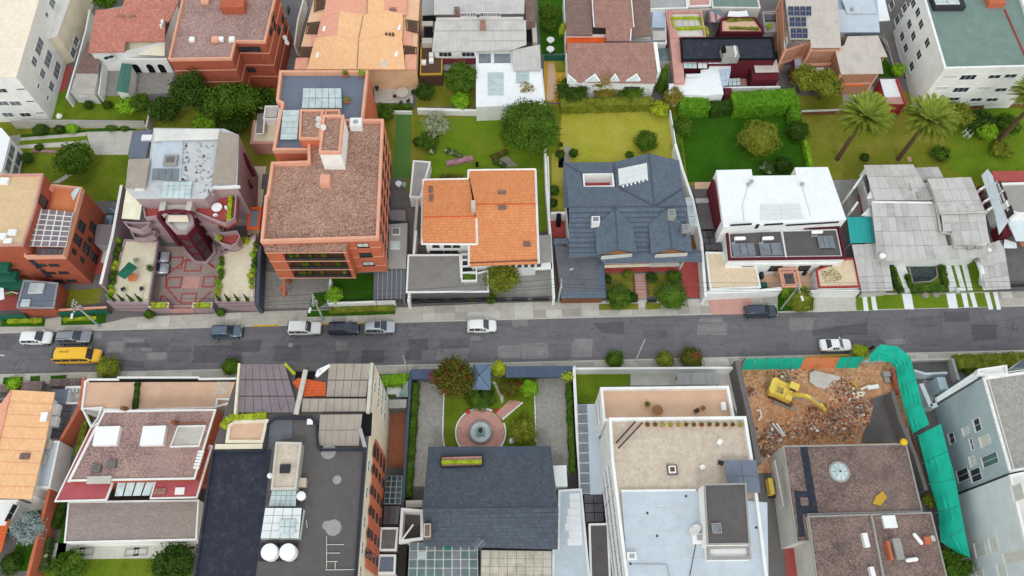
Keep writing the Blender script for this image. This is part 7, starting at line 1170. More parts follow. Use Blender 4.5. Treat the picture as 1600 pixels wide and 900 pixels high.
tree('large red brown tree leaning over the gazebo',445,150,2.9,3.0,2.2,'leaf_red',4800,.16,k=9,core=.6);bush('bright clipped ball tree beside the right drive',1040,235,1.3,2.6,'leaf_bright',1800,.1,rel=.3);tree('dark shrub below the right lawn',990,575,1.9,1.3,1.2,'leaf_olive',1500,.12);bush('low green bed behind the fountain circle',650,295,2.2,1.1,'leaf_mid',1500,.12);bush('dark green mound inside the bed behind the fountain',690,275,1.0,1.5,'leaf_dark',600,.11);tree('reddish shrub beside the garden path',870,240,1.5,1.2,1.1,'leaf_red',1100,.11);bush('olive shrub right of the gazebo',800,80,1.2,1.8,'leaf_yellow',900);bush('red flower cluster near the ball tree',940,200,.5,.8,'flower_red',250,.08);bush('red flowers left of the pink circle',555,418,.35,.4,'flower_red',120,.06);bush('red flowers right of the pink circle',778,408,.3,.4,'flower_red',120,.06);bush('small dark ball on the right lawn',995,447,.5,.8,'leaf_olive',250);one('white_garden_ball','white round garden lamp below the right lawn','lamp',MB().lathe(p(900,650,.1),[(.2,0),(.42,.25),(.42,.5),(.2,.72)],14),'plastic_white');tree('red flowering climber left of the red brown tree',290,135,1.0,2.4,1.0,'flower_red',160,.1,core=0);tree('yellow green climber over the right fence',1330,140,.9,2.2,1.2,'leaf_yellow',500,.12,core=.4)
hedge('climbing hedge along the left fence of the fountain garden',[(150,190),(125,550),(100,900),(85,1080)],.8,1.4,'leaf_mid',2800,.1);hedge('climbing hedge along the right fence of the fountain garden',[(1345,190),(1360,550),(1375,880)],.7,1.4,'leaf_mid',2200,.1)
F(590,720,.2125);o=T('fountain_house','house with dark slate gabled roof below the fountain garden','house',p(820,350,0))
S_=lambda x,y:((620+x*.2-590)/.2125,(560+y*.2-720)/.2125)
a,b_=S_(245,742),S_(1208,740);rf(o,'roof',[(*a,4.6),(*b_,4.6),(1330,346,6.8),(330,352,6.8)],'slate_dark',.2);rf(o,'roof',[(330,353,6.8),(1330,347,6.8),(1325,652,4.8),(345,625,4.8)],'slate_dark',.2);rf(o,'eave_strip',[(*S_(245,690),4.3),(*S_(1203,685),4.3),(*b_,4.62),(*a,4.62)],'slate_trim',.2)
part('ridge',MB().tube([p(330,352,6.86),p(1330,346,6.86)],.09,5),'slate_trim',o);pp=boxrect(*S_(345,768),*S_(675,848),5.0);part('roof_slot',MB().ring(pp,.12,4.7,5.5),'dark_frame',o);part('slot_floor',MB().prism(inset(pp,.12),5.2,5.25),'paver_pink',o);hedge('planting inside the roof slot of the fountain house',[(470,8),(765,5)],.5,.3,'leaf_yellow',350,.08,z0=5.25)
walls(o,[(360,600),(1310,620),(1310,60),(350,60)],4.4,'white',ins=.3);bp(o,'chimney',340,462,390,560,7.2,2.5,'brown_tile_dark');part('chimney_cap',MB().ring(boxrect(340,462,390,560,7.25),.12,7.15,7.3),'pale_concrete',o)
for k in range(7):t=(k+1)/8;part('tile_course',MB().slab([p(335,353+272*t+3,6.8-2*t+.02),p(1328,347+300*t+3,6.8-2*t+.02),p(1328,347+300*t-2,6.8-2*t+.07),p(335,353+272*t-2,6.8-2*t+.07)],.05),'slate_trim',o)
part('antenna',MB().tube([p(700,665,5.0),p(780,580,6.6)],.05,5),'steel',o)
for k in range(5):x,y=lerp((735,625),(780,580),k/4);part('antenna_bar',MB().tube([p(x-40,y-8,5.9),p(x+18,y+30,5.9)],.03,5),'steel',o)
one('white_roof_box','white box roof beside the slate roof ridge','roof',MB().prism(boxrect(1282,35,1397,185,3.2),0,3.2),'white_roof');s=bld('pale_flat_wing','weathered pale flat roof right of the slate roof','building',qs([(1285,900),(1565,900),(1500,205),(1332,215),(1325,640),(1288,650)],3.0),3.0,'white','pale_blue',.1,'white')
F(590,720,.2125);rnd=random.Random(6)
for k in range(7):y=240+k*55;part('cement_patch',MB().prism(boxrect(1390+rnd.uniform(-15,30),y,1490+k*3,y+50,3.0),2.9,2.93),'white_roof',s.o)
w=bld('worn_tile_terrace','terrace of stained square tiles behind the slate roof','terrace',qs([(755,900),(1282,900),(1282,662),(760,655)],3.4),3.4,'white','dark_concrete');F(590,720,.2125);C4=[p(760,900,3.5),p(1280,900,3.5),p(1280,664,3.5),p(762,657,3.5)];panes(w.o,*C4,8,4,.04,'tiles_worn','terrace_tile',.08,0,['tiles_worn','tiles_worn','tiles_worn','pale_concrete'],rnd)
gl=T('glass_grid_roof','large grid of grey green glass panes behind the slate roof','canopy',p(480,800,0));C4=[p(222,920,3.0),p(740,920,3.0),p(735,600,3.3),p(235,600,3.3)];panes(gl,*C4,8,5,.14,'glass_green','pane',.05,0,['glass_green']*9+['glass_grey']*3+['glass_teal','glass_pale'],rnd);part('frame',MB().slab([(a[0],a[1],a[2]-.07) for a in C4],.06),'offwhite',gl);part('wall',MB().prism([a[:2] for a in C4],0,2.8,False),'white',gl)
o=T('white_rimmed_well','dark light well with white rim left of the slate roof','building',p(240,470,0));pp=qs([(155,605),(335,580),(335,358),(172,345)],3.4);part('rim',MB().ring(pp,.35,0,3.4),'white',o);part('well_floor',MB().prism(inset(pp,.3),1.0,1.1),'felt',o);part('brace',MB().tube([p(175,585,3.4),p(262,468,3.4)],.12,6),'white',o);one('stained_slab','stained concrete slab above the white rimmed well','roof',MB().prism(boxrect(208,292,328,340,2.4),0,2.4),'pale_concrete');one('left_drain_wall','narrow black passage left of the glass grid','wall',MB().wall(q(190,620,2.2),q(170,920,2.2),0,2.2,.9),'dark_frame')
# --- tan terrace building with pale blue roof
S7();lowwall('white street wall before the tan terraces',qs([(262,42),(925,38)],2.0),2.0,'white',.3);flat('lawn',qs([(265,52),(487,52),(487,112),(370,116),(362,185),(272,188)]),.04,'lawn_fresh');flat('front_patio',qs([(490,50),(925,45),(930,230),(880,112),(490,112)]),.03,'pale_concrete');o=T('grey_panel_carport','carport with three flat grey roof panels beside the street wall','carport',p(770,110,0));C4=[p(683,108,2.3),p(862,106,2.3),p(858,58,2.3),p(683,60,2.3)];panes(o,*C4,3,1,.02,'sheet_grey','roof_panel',.08)
for a in inset([a[:2] for a in C4],.2):part('post',MB().box(a[0]-.06,a[1]-.06,0,a[0]+.06,a[1]+.06,2.2),'steel',o)
G=bld('tan_terrace_building','white building stepping up in tan terraces to a pale blue roof','building',qs([(366,120),(896,114),(922,250),(378,258)],9.6),9.6,'white','tan',.7,'white',pth=.3);S7()
G2=bld('','','',qs([(402,246),(968,240),(1000,440),(1065,960),(478,960),(412,420)],12.6),12.6,'white','tan_terrace',.8,'white',root=G.o,wname='upper_wall',rname='upper_terrace',pth=.3);S7();part('blue_roof',MB().prism(qs([(452,552),(760,548),(800,560),(985,590),(1056,596),(1062,940),(482,940)],12.2),11.7,12.2),'pale_blue',G.o);part('roof_curb',MB().wall(q(452,547,12.4),q(760,544,12.4),11.8,12.4,.2),'white',G.o)
c=bld('','','',qs([(808,770),(985,768),(968,516),(795,520)],15.0),15.0,'white','felt',.12,'concrete',root=G.o,wname='cabin_wall',rname='cabin_roof',pth=.15);S7();skyl(G.o,826,682,870,722,15.2,1,1,'concrete','glass_grey');pp=qs([(812,832),(992,830),(985,772),(808,775)],13.8);part('lower_cabin',MB().prism(pp,11.8,13.4),'white',G.o);part('lower_cabin_trim',MB().ring(pp,.3,13.3,13.8),'concrete',G.o)
for k in range(1,7):part('membrane_seam',MB().wall(q(458+k*4,552+k*56,12.2),q(800 if k < 4 else 1058,552+k*56,12.2),12.19,12.225,.06),'offwhite',G.o)
part('roof_pipe',MB().tube([p(500,850,12.3),p(640,852,12.3),p(660,935,12.3)],.05,5),'grey_render',G.o);part('roof_pipe',MB().tube([p(760,770,12.3),p(735,900,12.3)],.04,5),'dark_steel',G.o)
for x_,y_ in ((600,735),(490,850),(720,570),(1010,700),(560,640)):part('roof_drain',MB().lathe(p(x_,y_,12.2),[(.14,0),(.14,.06),(.05,.08)],8),'dark_steel',G.o)
C4=[p(898,556,12.9),p(1030,556,12.9),p(1012,420,12.9),p(878,420,12.9)];panes(G.o,*C4,2,2,.04,'slate_flat','terrace_cover',.1);part('step_rail',MB().tube([p(430,350,12.6),p(510,262,12.6)],.12,6).tube([p(440,372,12.4),p(540,265,12.4)],.1,6),'dark_wood',G.o)
wgrid(G2,'L',[.08,.2,.32,.45,.58,.72,.86],[4.5,7.3,10.2],2.2,1.5,pane='glass_grey');wgrid(G,'L',[.35,.7],[4.5,7.3],1.4,1.4,pane='glass_grey');rnd=random.Random(12)
for k in range(13):x,y=lerp((560,275),(945,275),k/12);pot(f'small pot plant, {"first second third fourth fifth sixth seventh eighth ninth tenth eleventh twelfth last".split()[k]} from the left along the upper terrace edge',x,y,11.8,.22,'terracotta',rnd.choice(['leaf_mid','leaf_red','leaf_yellow']),.35,60)
o=T('fire_pit','square white fire pit on the upper terrace','fire pit',p(665,470,11.8));part('plinth',MB().prism(boxrect(640,440,688,480,12.1),11.8,12.1),'dark_concrete',o);part('bowl',MB().ring(boxrect(648,444,680,472,12.5),.12,12.0,12.5),'white',o);part('ash',MB().prism(boxrect(654,450,674,467,12.3),12.1,12.3),'umber',o)
chair('white reclining chair near the middle of the upper terrace',788,450,11.8,.4,'plastic_white');chair('white chair on a dark mat at the right of the upper terrace',858,348,11.8,2.4,'plastic_white');chair('dark chair beside the grey terrace cover',862,432,11.8,1.2,'dark_steel');table_round('brown round table on the lower tan terrace',602,214,8.95,.7,'wood');chair('wooden chair right on the lower tan terrace',790,205,8.95,.6,'wood');chair('wooden stool beside the wooden chair on the lower tan terrace',762,218,8.95,2,'dark_wood');one('terrace_box','white box at the right end of the lower tan terrace','box',MB().prism(boxrect(865,180,888,212,9.6),8.95,9.6,True,True),'white');pot('pot with dry plant at the centre of the lower tan terrace',560,192,8.95,.3,'tan','leaf_olive',.5);dish('large white dish beside the roof cabin',758,712,12.2,.75,2.4);o=T('rooftop_unit','white air conditioning box below the large dish','air conditioner',p(768,755,12.2));part('casing',MB().prism(boxrect(745,725,795,765,12.9),12.2,12.9),'white',o);part('fan_grille',MB().prism(boxrect(764,730,793,752,12.92),12.89,12.92),'grey_render',o);o=T('rooftop_unit','white air conditioning box at the left of the blue roof','air conditioner',p(495,820,12.2));part('casing',MB().prism(boxrect(475,802,517,832,12.8),12.2,12.8),'white',o);part('fan_grille',MB().prism(boxrect(485,808,508,826,12.82),12.79,12.82),'grey_render',o)
b=bld('pale_blue_lane_roof','long narrow pale blue roof left of the tan terrace building','shed',qs([(312,190),(352,188),(375,560),(325,562)],2.8),2.8,'white','pale_blue');S7();o=T('glass_lane_roof','row of grey glass bays along the fence of the lane','canopy',p(290,380,0));C4=[p(282,560,2.6),p(326,560,2.7),p(312,190,2.7),p(268,192,2.6)];panes(o,*C4,1,9,.1,'glass_grey','pane',.06,.03);part('frame',MB().slab(C4,.05),'offwhite',o);part('wall',MB().prism([a[:2] for a in C4],0,2.4,False),'white',o);o=T('smoked_lane_roof','dark glass domes at the end of the lane','canopy',p(340,630,0));C4=[p(305,678,2.7),p(380,676,2.7),p(375,560,2.7),p(296,562,2.7)];panes(o,*C4,2,3,.08,'glass_smoke','pane',.08);part('wall',MB().prism([a[:2] for a in C4],0,2.5,False),'dark_concrete',o);bld('brown_lane_roof','dark brown felt roof at the bottom of the lane','shed',qs([(325,940),(410,940),(398,682),(318,684)],2.8),2.8,'white','felt',.1,'white')
# --- demolition site and brown roofed building
FE=lambda:F(1150,550,290/1535)
FE();nx,ny=60,44;V=[];gx0,gx1,gy0,gy1=*[q(30,400)[0]],q(1380,400)[0],q(600,900)[1]-1.5,q(600,90)[1]
def gh(x,y,X,Y):
 z=.12*mnoise.fractal((X*.6,Y*.6,0),1,2,4)+.05;
 for cx_,cy_,r,h in ((760,590,150,1.3),(1000,500,120,1.1),(600,640,160,.8),(300,690,130,.5),(850,660,120,.8),(820,300,130,.4),(150,300,90,.3)):
  d=math.hypot(x-cx_,y-cy_)/r;z +=h*math.exp(-d*d)*(1+.5*mnoise.noise((X*1.7,Y*1.7,3)))
 return max(.02,z)
for j in range(ny):
 for i in range(nx):
  X,Y=gx0+(gx1-gx0)*i/(nx-1),gy0+(gy1-gy0)*j/(ny-1);d=Vector((X,Y,-CAM_H));xx=d.dot(CR)/d.dot(CF)*FPX+800;yy=d.dot(CD)/d.dot(CF)*FPX+450;V.append((X,Y,gh((xx-1150)/(290/1535),(yy-550)/(290/1535),X,Y)))
struct('excavated_ground',MB().add(V,[(j*nx+i,j*nx+i+1,(j+1)*nx+i+1,(j+1)*nx+i) for j in range(ny-1) for i in range(nx-1)]),'rubble_ground')
rnd=random.Random(77);m={k:MB() for k in ('stone','terracotta','pale_concrete','umber','white','soil')}
for k in range(6500):
 cx_,cy_,r=rnd.choice([(760,560,150),(1000,520,120),(560,660,150),(300,700,120),(850,640,150),(880,320,120),(430,170,150),(110,330,40),(240,830,60),(800,600,150),(980,470,90)]);x,y=rnd.gauss(cx_,r*.55),rnd.gauss(cy_,r*.42)
 if not (60 < x < 1340 and 110 < y < 880) or (y > 760 and x > 340):continue
 X,Y=q(x,y);z=gh(x,y,X,Y);s=rnd.choice([.04,.05,.05,.06,.07,.08,.1,.16])*(1.8 if rnd.random() < .03 else 1)*rnd.uniform(.6,1.2);mm=m[rnd.choice(['stone','stone','terracotta','soil','umber','umber','soil','pale_concrete'] if rnd.random() < .96 else ['white'])];a=rnd.uniform(0,3.1);t1,t2=rnd.uniform(-.5,.5),rnd.uniform(-.5,.5);ca,sa=math.cos(a),math.sin(a)
 P8=[(sx*s,sy*s*rnd.uniform(.4,.9),sz*s*.4) for sz in (-1,1) for sx,sy in ((-1,-1),(1,-1),(1,1),(-1,1))];mm.add([(X+ca*u-sa*v,Y+sa*u+ca*v,z+w+u*t1+v*t2) for u,v,w in P8],[(0,3,2,1),(4,5,6,7),(0,1,5,4),(1,2,6,5),(2,3,7,6),(3,0,4,7)])
for k,mm in m.items():o=one('rubble',f'small {dict(soil="dark clod", stone="grey stone", terracotta="red brick", pale_concrete="pale concrete", umber="brown earth", white="white plaster")[k]} rubble strewn over the demolition site','rubble',mm,k);o['kind']='stuff'
one('broken_floor_slab','large broken pale floor slab on the demolition site','slab',MB().slab([p(612,170,.5),p(655,152,.5),p(865,205,.45),p(850,240,.4),p(740,308,.35),p(665,285,.4),p(610,245,.45)],.25),'pale_concrete');one('cracked_floor','dark purple remaining floor of the demolished house','floor',MB().slab([p(1115,390,.55),p(1290,335,.4),p(1370,745,.35),p(1040,745,.35),p(1100,560,.5),p(1130,470,.5)],.3),'felt');one('brick_wall_stub','red brick wall stub beside the green mesh','wall',MB().wall(q(1295,130,1),q(1345,340,1),0,1.0,.35),'terracotta')
for k,(x0,y0,x1,y1,w_,mt) in enumerate([(955,235,1010,305,.25,'ochre'),(1030,310,1110,275,.3,'cream'),(1085,300,1175,285,.55,'white'),(370,200,390,215,.4,'cream'),(300,590,395,700,.25,'offwhite'),(335,590,405,690,.2,'white')]):A_,B_=q(x0,y0,.6),q(x1,y1,.6);one('wrecked_beam',['yellow timber beam leaning in the rubble','cream board in the rubble right of the timber','white crushed panel beside the cream board','small pale block behind the excavator','long white plank at the lower left rubble','shorter white plank beside the long one'][k],'debris',MB().wall(A_,B_,.5,.5+w_*.6,w_),mt)
one('toilet_pan','white curved pipe lying at the left of the rubble','pipe',MB().tube([p(165,480,.4),p(200,485,.5),(p(210,530,.4)),p(185,565,.3)],.13,8),'white');one('block_pile','grey blocks stacked beside the green mesh','blocks',MB().prism(boxrect(1215,160,1285,200,.9),0,.9).prism(boxrect(1225,205,1280,250,.6),0,.6),'concrete');one('ring_debris','pale square ring of debris in the rubble','debris',MB().ring(boxrect(998,330,1058,365,.7),.2,.5,.75),'cream')
# excavator
FE();X,Y=q(395,335,1.2);ex=T('excavator','yellow excavator working in the demolition rubble','excavator',(X,Y,.15));ORG[ex]=(0,0,0);ex.rotation_euler=(0,0,math.radians(-28))
for s in (-1,1):
 y=s*1.0;prof=[(-1.7,.35),(-1.45,.05),(1.45,.05),(1.7,.35),(1.45,.7),(-1.45,.7)];V=[(x,y-.28,z) for x,z in prof]+[(x,y+.28,z) for x,z in prof];tr=part('track',MB().add(V,[tuple(range(6)),tuple(range(11,5,-1))]+[(i,(i+1) % 6,6+(i+1) % 6,6+i) for i in range(6)]),'dark_wood',ex)
 for k in range(12):part('track_shoe',MB().box(-1.45+k*.25,y-.3,.69,-1.27+k*.25,y+.3,.74),'umber',tr)
part('undercarriage',MB().box(-.8,-.75,.3,.8,.75,.75),'dark_steel',ex);hb=[(-2.0,-.9),(-1.75,-1.2),(1.1,-1.2),(1.1,1.2),(-1.75,1.2),(-2.0,.9)]
part('house',MB().prism(hb,.85,1.75,True,True),'excavator_yellow',ex);part('counterweight',MB().prism([(-2.15,-.85),(-1.9,-1.25),(-1.3,-1.25),(-1.3,1.25),(-1.9,1.25),(-2.15,.85)],.8,1.95,True,True),'excavator_yellow',ex);part('engine_cover',MB().box(-1.28,-1.1,1.74,.1,.35,2.05),'excavator_yellow',ex)
for k in range(5):part('vent_slot',MB().box(-1.15+k*.18,-.9,2.05,-1.07+k*.18,.1,2.07),'dark_steel',ex)
cb=part('cab',MB().prism([(.15,.3),(1.25,.3),(1.25,1.2),(.15,1.2)],1.74,2.75,True,True),'excavator_yellow',ex);part('cab_window',MB().box(1.25,.38,1.95,1.27,1.12,2.65),'glass',cb);part('cab_window',MB().box(.3,1.2,1.95,1.15,1.22,2.65),'glass',cb);part('cab_window',MB().box(.3,.28,1.95,1.15,.3,2.65),'glass',cb);part('cab_roof',MB().box(.1,.25,2.75,1.35,1.25,2.85),'excavator_yellow',cb);part('step_board',MB().box(.2,-1.2,1.74,1.1,-.35,1.95),'excavator_yellow',ex);part('exhaust',MB().tube([(-.4,-.7,2.0),(-.4,-.7,2.5)],.07,8),'dark_steel',ex)
def arm(nm,pts,w):
 V=[];
 for s in (-w,w):V +=[(x,s,z) for x,z in pts]
 n=len(pts);part(nm,MB().add(V,[tuple(range(n)),tuple(range(2*n-1,n-1,-1))]+[(i,(i+1) % n,n+(i+1) % n,n+i) for i in range(n)]),'excavator_yellow',ex)
arm('boom',[(.9,1.5),(1.0,1.9),(2.4,3.1),(3.6,3.0),(4.9,2.2),(4.8,1.9),(3.5,2.5),(2.5,2.6),(1.3,1.5)],.22);arm('stick',[(4.6,2.5),(5.1,2.3),(6.3,.95),(6.1,.8),(4.7,1.8)],.16)
part('boom_cylinder',MB().tube([(1.2,-.35,1.2),(2.9,-.35,2.55)],.09,8),'steel',ex);part('boom_cylinder',MB().tube([(1.2,.35,1.2),(2.9,.35,2.55)],.09,8),'steel',ex);part('stick_cylinder',MB().tube([(3.2,0,3.2),(4.7,0,2.6)],.08,8),'steel',ex)
bk=[(6.2,.95),(6.5,.5),(6.2,.1),(5.7,-.05),(5.3,.15),(5.25,.35),(5.8,.4),(6.0,.8)];V=[]
for s in (-.5,.5):V +=[(x,s,z) for x,z in bk]
part('bucket',MB().add(V,[tuple(range(8)),tuple(range(15,7,-1))]+[(i,(i+1) % 8,8+(i+1) % 8,8+i) for i in range(8)]),'dark_steel',ex)
FE();o=T('spare_bucket','open rusty bucket lying beside the excavator boom','bucket',p(645,500,.3));pp=boxrect(605,455,690,535,1.0);part('shell',MB().ring(pp,.12,.3,1.0),'umber',o);part('base',MB().prism(inset(pp,.1),.3,.4),'black',o)
one('stained_ramp_plank','long grey plank lying under the excavator','plank',MB().wall(q(310,405,.3),q(545,495,.3),.15,.35,.5),'stone')
# site walls and hoarding
lowwall('thick stained party wall left of the demolition site',qs([(10,70),(60,300),(130,600),(190,920)],3.4),3.4,'dark_concrete',.7);flat('site_path',qs([(160,620),(215,620),(250,900),(200,900)]),.1,'concrete')
hd=T('site_hoarding','hoarding of green and orange panels along the street side of the demolition site','hoarding',p(70,120,0));xs=[(75,'g'),(165,'g'),(255,'g'),(380,'g'),(480,'g'),(565,'o'),(705,'o'),(835,'o2'),(860,'g'),(950,'g'),(1060,'g')]
for (x0,c0),(x1,_) in zip(xs,xs[1:]):yt=lambda x:58-(x-75)*.017;A_,B_=q(x0+3,yt(x0),2.4),q(x1-3,yt(x1),2.4);part('panel',MB().slab([(*A_,2.5),(*B_,2.5),(B_[0],B_[1]-.75,.1),(A_[0],A_[1]-.75,.1)],.05),'teal_mesh' if c0=='g' else 'orange_tilefloor',hd);part('post',MB().box(A_[0]-.05,A_[1]+.05,0,A_[0]+.05,A_[1]+.15,2.5),'wood',hd)
lowwall('old low kerb wall behind the street hoarding',qs([(600,40),(930,25)],.4),.4,'ochre',.3)
def net(name,label,Lp,Rp,z0,z1,n_sub,sag,tops=0.0,mat='teal_mesh'):
 """draped safety netting on a frame: strips between two edge lines, wrinkled"""
 F(0,0,1);o=T(name,label,'netting',p(*Lp[0],0));n=len(Lp)-1
 for k in range(n):
  V=[];N,M_=7,9
  for j in range(N+1):
   for i in range(M_+1):
    u,v=(j/N*.985+.0075),i/M_;lx=lerp(lerp(Lp[k],Lp[k+1],u),lerp(Rp[k],Rp[k+1],u),v);z=z0+(z1-z0)*v+sag*math.sin(v*math.pi)+.07*math.sin(v*26+k*2+u*2)+.06*math.sin(u*7+v*4+k)
    V.append(p(*lx,z))
  W_=M_+1;part('mesh_panel',MB().add(V,[(j*W_+i,j*W_+i+1,(j+1)*W_+i+1,(j+1)*W_+i) for j in range(N) for i in range(M_)]),mat,o,True)
 for E,z in ((Lp,z0),(Rp,z1)):
  for a in E:X,Y=q(*a,z);part('post',MB().tube([(X,Y,0),(X,Y,z-.08)],.05,6),'steel',o)
 return o
net('mesh_tunnel','bright green mesh screen curving round the site corner',[(1360,566),(1374,563),(1392,567),(1400,576),(1405,604),(1413,640),(1426,678)],[(1357,556),(1376,538),(1402,541),(1422,557),(1432,594),(1440,630),(1452,663)],2.4,4.2,6,.25)
net('mesh_drape','lower green mesh drape hanging between the brown roofs and the grey building',[(1434,680),(1445,722),(1453,756),(1466,800),(1470,846),(1492,862)],[(1470,662),(1481,705),(1493,748),(1500,790),(1507,826),(1516,871)],2.6,4.6,6,.5)
S8();lowwall('old stained wall between the site and the green mesh',qs([(515,135),(550,260),(610,400),(655,545)],2.6),2.6,'dark_concrete',.5);
for k in range(3):one('stacked_timber',f'long weathered timber along the old wall, {["left", "middle", "right"][k]} of three','timber',MB().wall(q(555+k*18,280,1.2),q(620+k*18,520,1.2),.9,1.2,.25),['wood','stone','wood'][k],'timbers along the old wall')
one('yellow_bag','yellow bag on the corner of the brown roof','bag',MB().lathe(p(558,348,6),[(.2,0),(.45,.1),(.45,.4),(.2,.6)],8),'yellow_paint')
Q=bld('weathered_brown_building','old building with two weathered brown flat roofs below the site','building',qs([(62,362),(572,352),(640,634),(168,646),(178,755),(118,762)],5.6),5.6,'offwhite','weathered_roof',.15,'concrete',pth=.15);S8();Q2=bld('','','',qs([(165,652),(676,636),(760,980),(210,980)],6.2),6.2,'offwhite','weathered_roof',.15,'concrete',root=Q.o,wname='rear_wall',rname='rear_roof',pth=.15)
S8();part('tar_strip',MB().prism(qs([(132,362),(162,360),(208,640),(175,642)],5.46),5.4,5.47),'membrane',Q.o);part('tar_strip',MB().prism(qs([(108,545),(128,548),(155,735),(128,740)],5.46),5.4,5.468),'membrane',Q.o);part('tar_strip',MB().prism(qs([(128,548),(172,550),(172,575),(130,575)],5.46),5.4,5.466),'membrane',Q.o);part('tar_strip',MB().prism(qs([(135,610),(200,605),(205,640),(140,645)],5.46),5.4,5.467),'membrane',Q.o)
o=part('dome_rim',MB().lathe(p(293,470,5.45),[(1.35,0),(1.35,.25),(1.2,.3)],28),'concrete',Q.o);X,Y,_=p(293,470,5.6)
for k in range(8):t0,t1=2*math.pi*k/8+.03,2*math.pi*(k+1)/8-.03;part('dome_pane',MB().add([(X+1.15*math.cos(t0),Y+1.15*math.sin(t0),5.78),(X+1.15*math.cos(t1),Y+1.15*math.sin(t1),5.78),(X+.15*math.cos(t1),Y+.15*math.sin(t1),6.1),(X+.15*math.cos(t0),Y+.15*math.sin(t0),6.1)],[(0,1,2,3)]),'glass_pale',o)
one('yellow_board','cream yellow board lying on the weathered roof','board',MB().slab([p(433,600,5.6),p(447,570,5.6),p(475,548,5.6),p(493,575,5.6),p(465,610,5.6)],.1),'ochre');part('roof_divider',MB().wall(q(428,645,6.3),q(490,960,6.3),5.9,6.3,.25),'concrete',Q.o)
for k,(x,y,an) in enumerate([(622,745,2.1),(597,832,.1)]):X,Y=q(x,y,6.5);o=one('roof_cylinder',f'white cylinder lying on the weathered roof, {["upper", "lower"][k]} of two','tank',MB().capsule((X-.55*math.cos(an),Y-.55*math.sin(an),6.35),(X+.55*math.cos(an),Y+.55*math.sin(an),6.35),.25),'plastic_white','white cylinders on the weathered roof')
for nm,lb,x0,y0,x1,y1,z,mt in (('roof_hutch','grey cement hutch on the weathered roof',515,745,568,830,7.2,'concrete'),('brick_stack','red brick stack left of the cement hutch',490,755,522,832,6.9,'terracotta'),('brick_block','orange brick block right of the white cylinder',645,738,678,768,6.6,'terracotta'),('cement_block','pale block beside the orange brick block',672,733,695,755,6.5,'pale_concrete'),('white_sheet_pile','pile of white sheets at the back of the weathered roof',472,650,538,700,6.5,'white'),('white_box','white upright box on the left weathered roof',390,722,424,780,6.7,'white'),('white_box','second white box at the bottom of the left weathered roof',420,862,448,905,6.7,'white')):one(nm,lb,'box',MB().prism(boxrect(x0,y0,x1,y1,z),6.05,z,True,True),mt)
bp(Q.o,'side_beam',30,420,62,610,5.0,1,'pale_concrete');flat('brick_yard',qs([(55,600),(120,760),(180,760),(200,960),(80,960)]),.04,'red_floor');o=T('second_excavator','yellow machine tucked beside the weathered building','machine',p(15,540,0));part('body',MB().prism(boxrect(0,495,30,560,1.8),.5,1.8,True,True),'excavator_yellow',o);part('track',MB().prism(boxrect(-4,505,34,575,.6),0,.5,True,True),'dark_steel',o)
tree('green bush at the foot of the green mesh drape',770,850,2.2,1.8,1.6,'leaf_mid',1800,.13);tree('weedy shrub between the brown roof and the mesh drape',670,590,1.0,1.0,.9,'leaf_olive',500,.11)
# --- blue grey apartment building,bottom right
F(0,0,1);U=bld('blue_grey_apartments','blue grey apartment building with paved roof at the right edge','building',qs([(1536,590),(1578,738),(1760,705),(1740,560)],12.0),12.0,'bluegrey','paver_grey',.12,'white',pth=.3);U2=bld('','','',qs([(1578,742),(1640,1010),(1860,1000),(1780,700)],12.6),12.6,'bluegrey_light','offwhite',.3,'white',root=U.o,wname='light_wall',rname='light_roof');F(0,0,1)
for a,c in zip(U.P,U.P[1:]+U.P[:1]):part('roof_rail',MB().tube([(*a,12.9),(*c,12.9)],.05,6),'white_frame',U.o)
for k in range(12):a=lerp(q(1537,592,12),q(1577,736,12),k/11);part('rail_post',MB().tube([(*a,11.9),(*a,12.9)],.03,5),'white_frame',U.o)
S8();aL=wl(U,'L');uw=[(868,275),(820,300),(762,330),(845,355),(900,340),(848,425),(808,482),(862,482),(900,568),(955,540),(838,575),(868,665),(925,640),(988,628)]
for (x,y),(w,h) in zip(uw,[(1.6,1.3),(1.0,1.3),(1.4,1.2),(1.5,.5),(1.3,2.0),(1.3,1.1),(1.5,2.6),(1.6,2.2),(1.1,1.4),(1.2,1.2),(.7,.6),(1.4,3.0),(1.5,3.0),(1.4,2.4)]):wpx(U,aL,[(x,y)],w,h,pane='curtain' if (x+y) % 3 else 'glass',bars=1)
for x,y,w,h in ((920,420,1.4,3.2),):wpx(U,aL,[(x,y)],w,h,pane='glass_green')
aL2=wl(U2,'L')
for x,y,w,h in ((880,790,1.6,2.2),(935,770,1.6,1.6),(1020,820,1.2,4.0),(970,880,1.6,1.6),(1035,555,1.8,2.0),(880,900,1.4,1.4)):wpx(U2,aL2,[(x,y)],w,h,pane='curtain')
F(1420,560,180/1012)
pp=qs([(600,140),(605,95),(860,58),(868,150)],12.6);part('roof_box',MB().prism(pp,11.9,12.3),'white',U.o);part('roof_box_rim',MB().ring(pp,.2,12.2,12.7),'white',U.o);part('corner_balcony',MB().slab([p(245,340,6),p(600,105,11),p(612,170,11),p(255,385,6)],.5),'bluegrey_light',U.o)
for k in range(4):a=lerp((280,330),(560,150),k/3.2);part('balcony_rail',MB().tube([p(a[0]-30,a[1]+20,6.5+k*1.4),p(a[0]+40,a[1]-25,7.2+k*1.4)],.06,5),'white_frame',U.o)
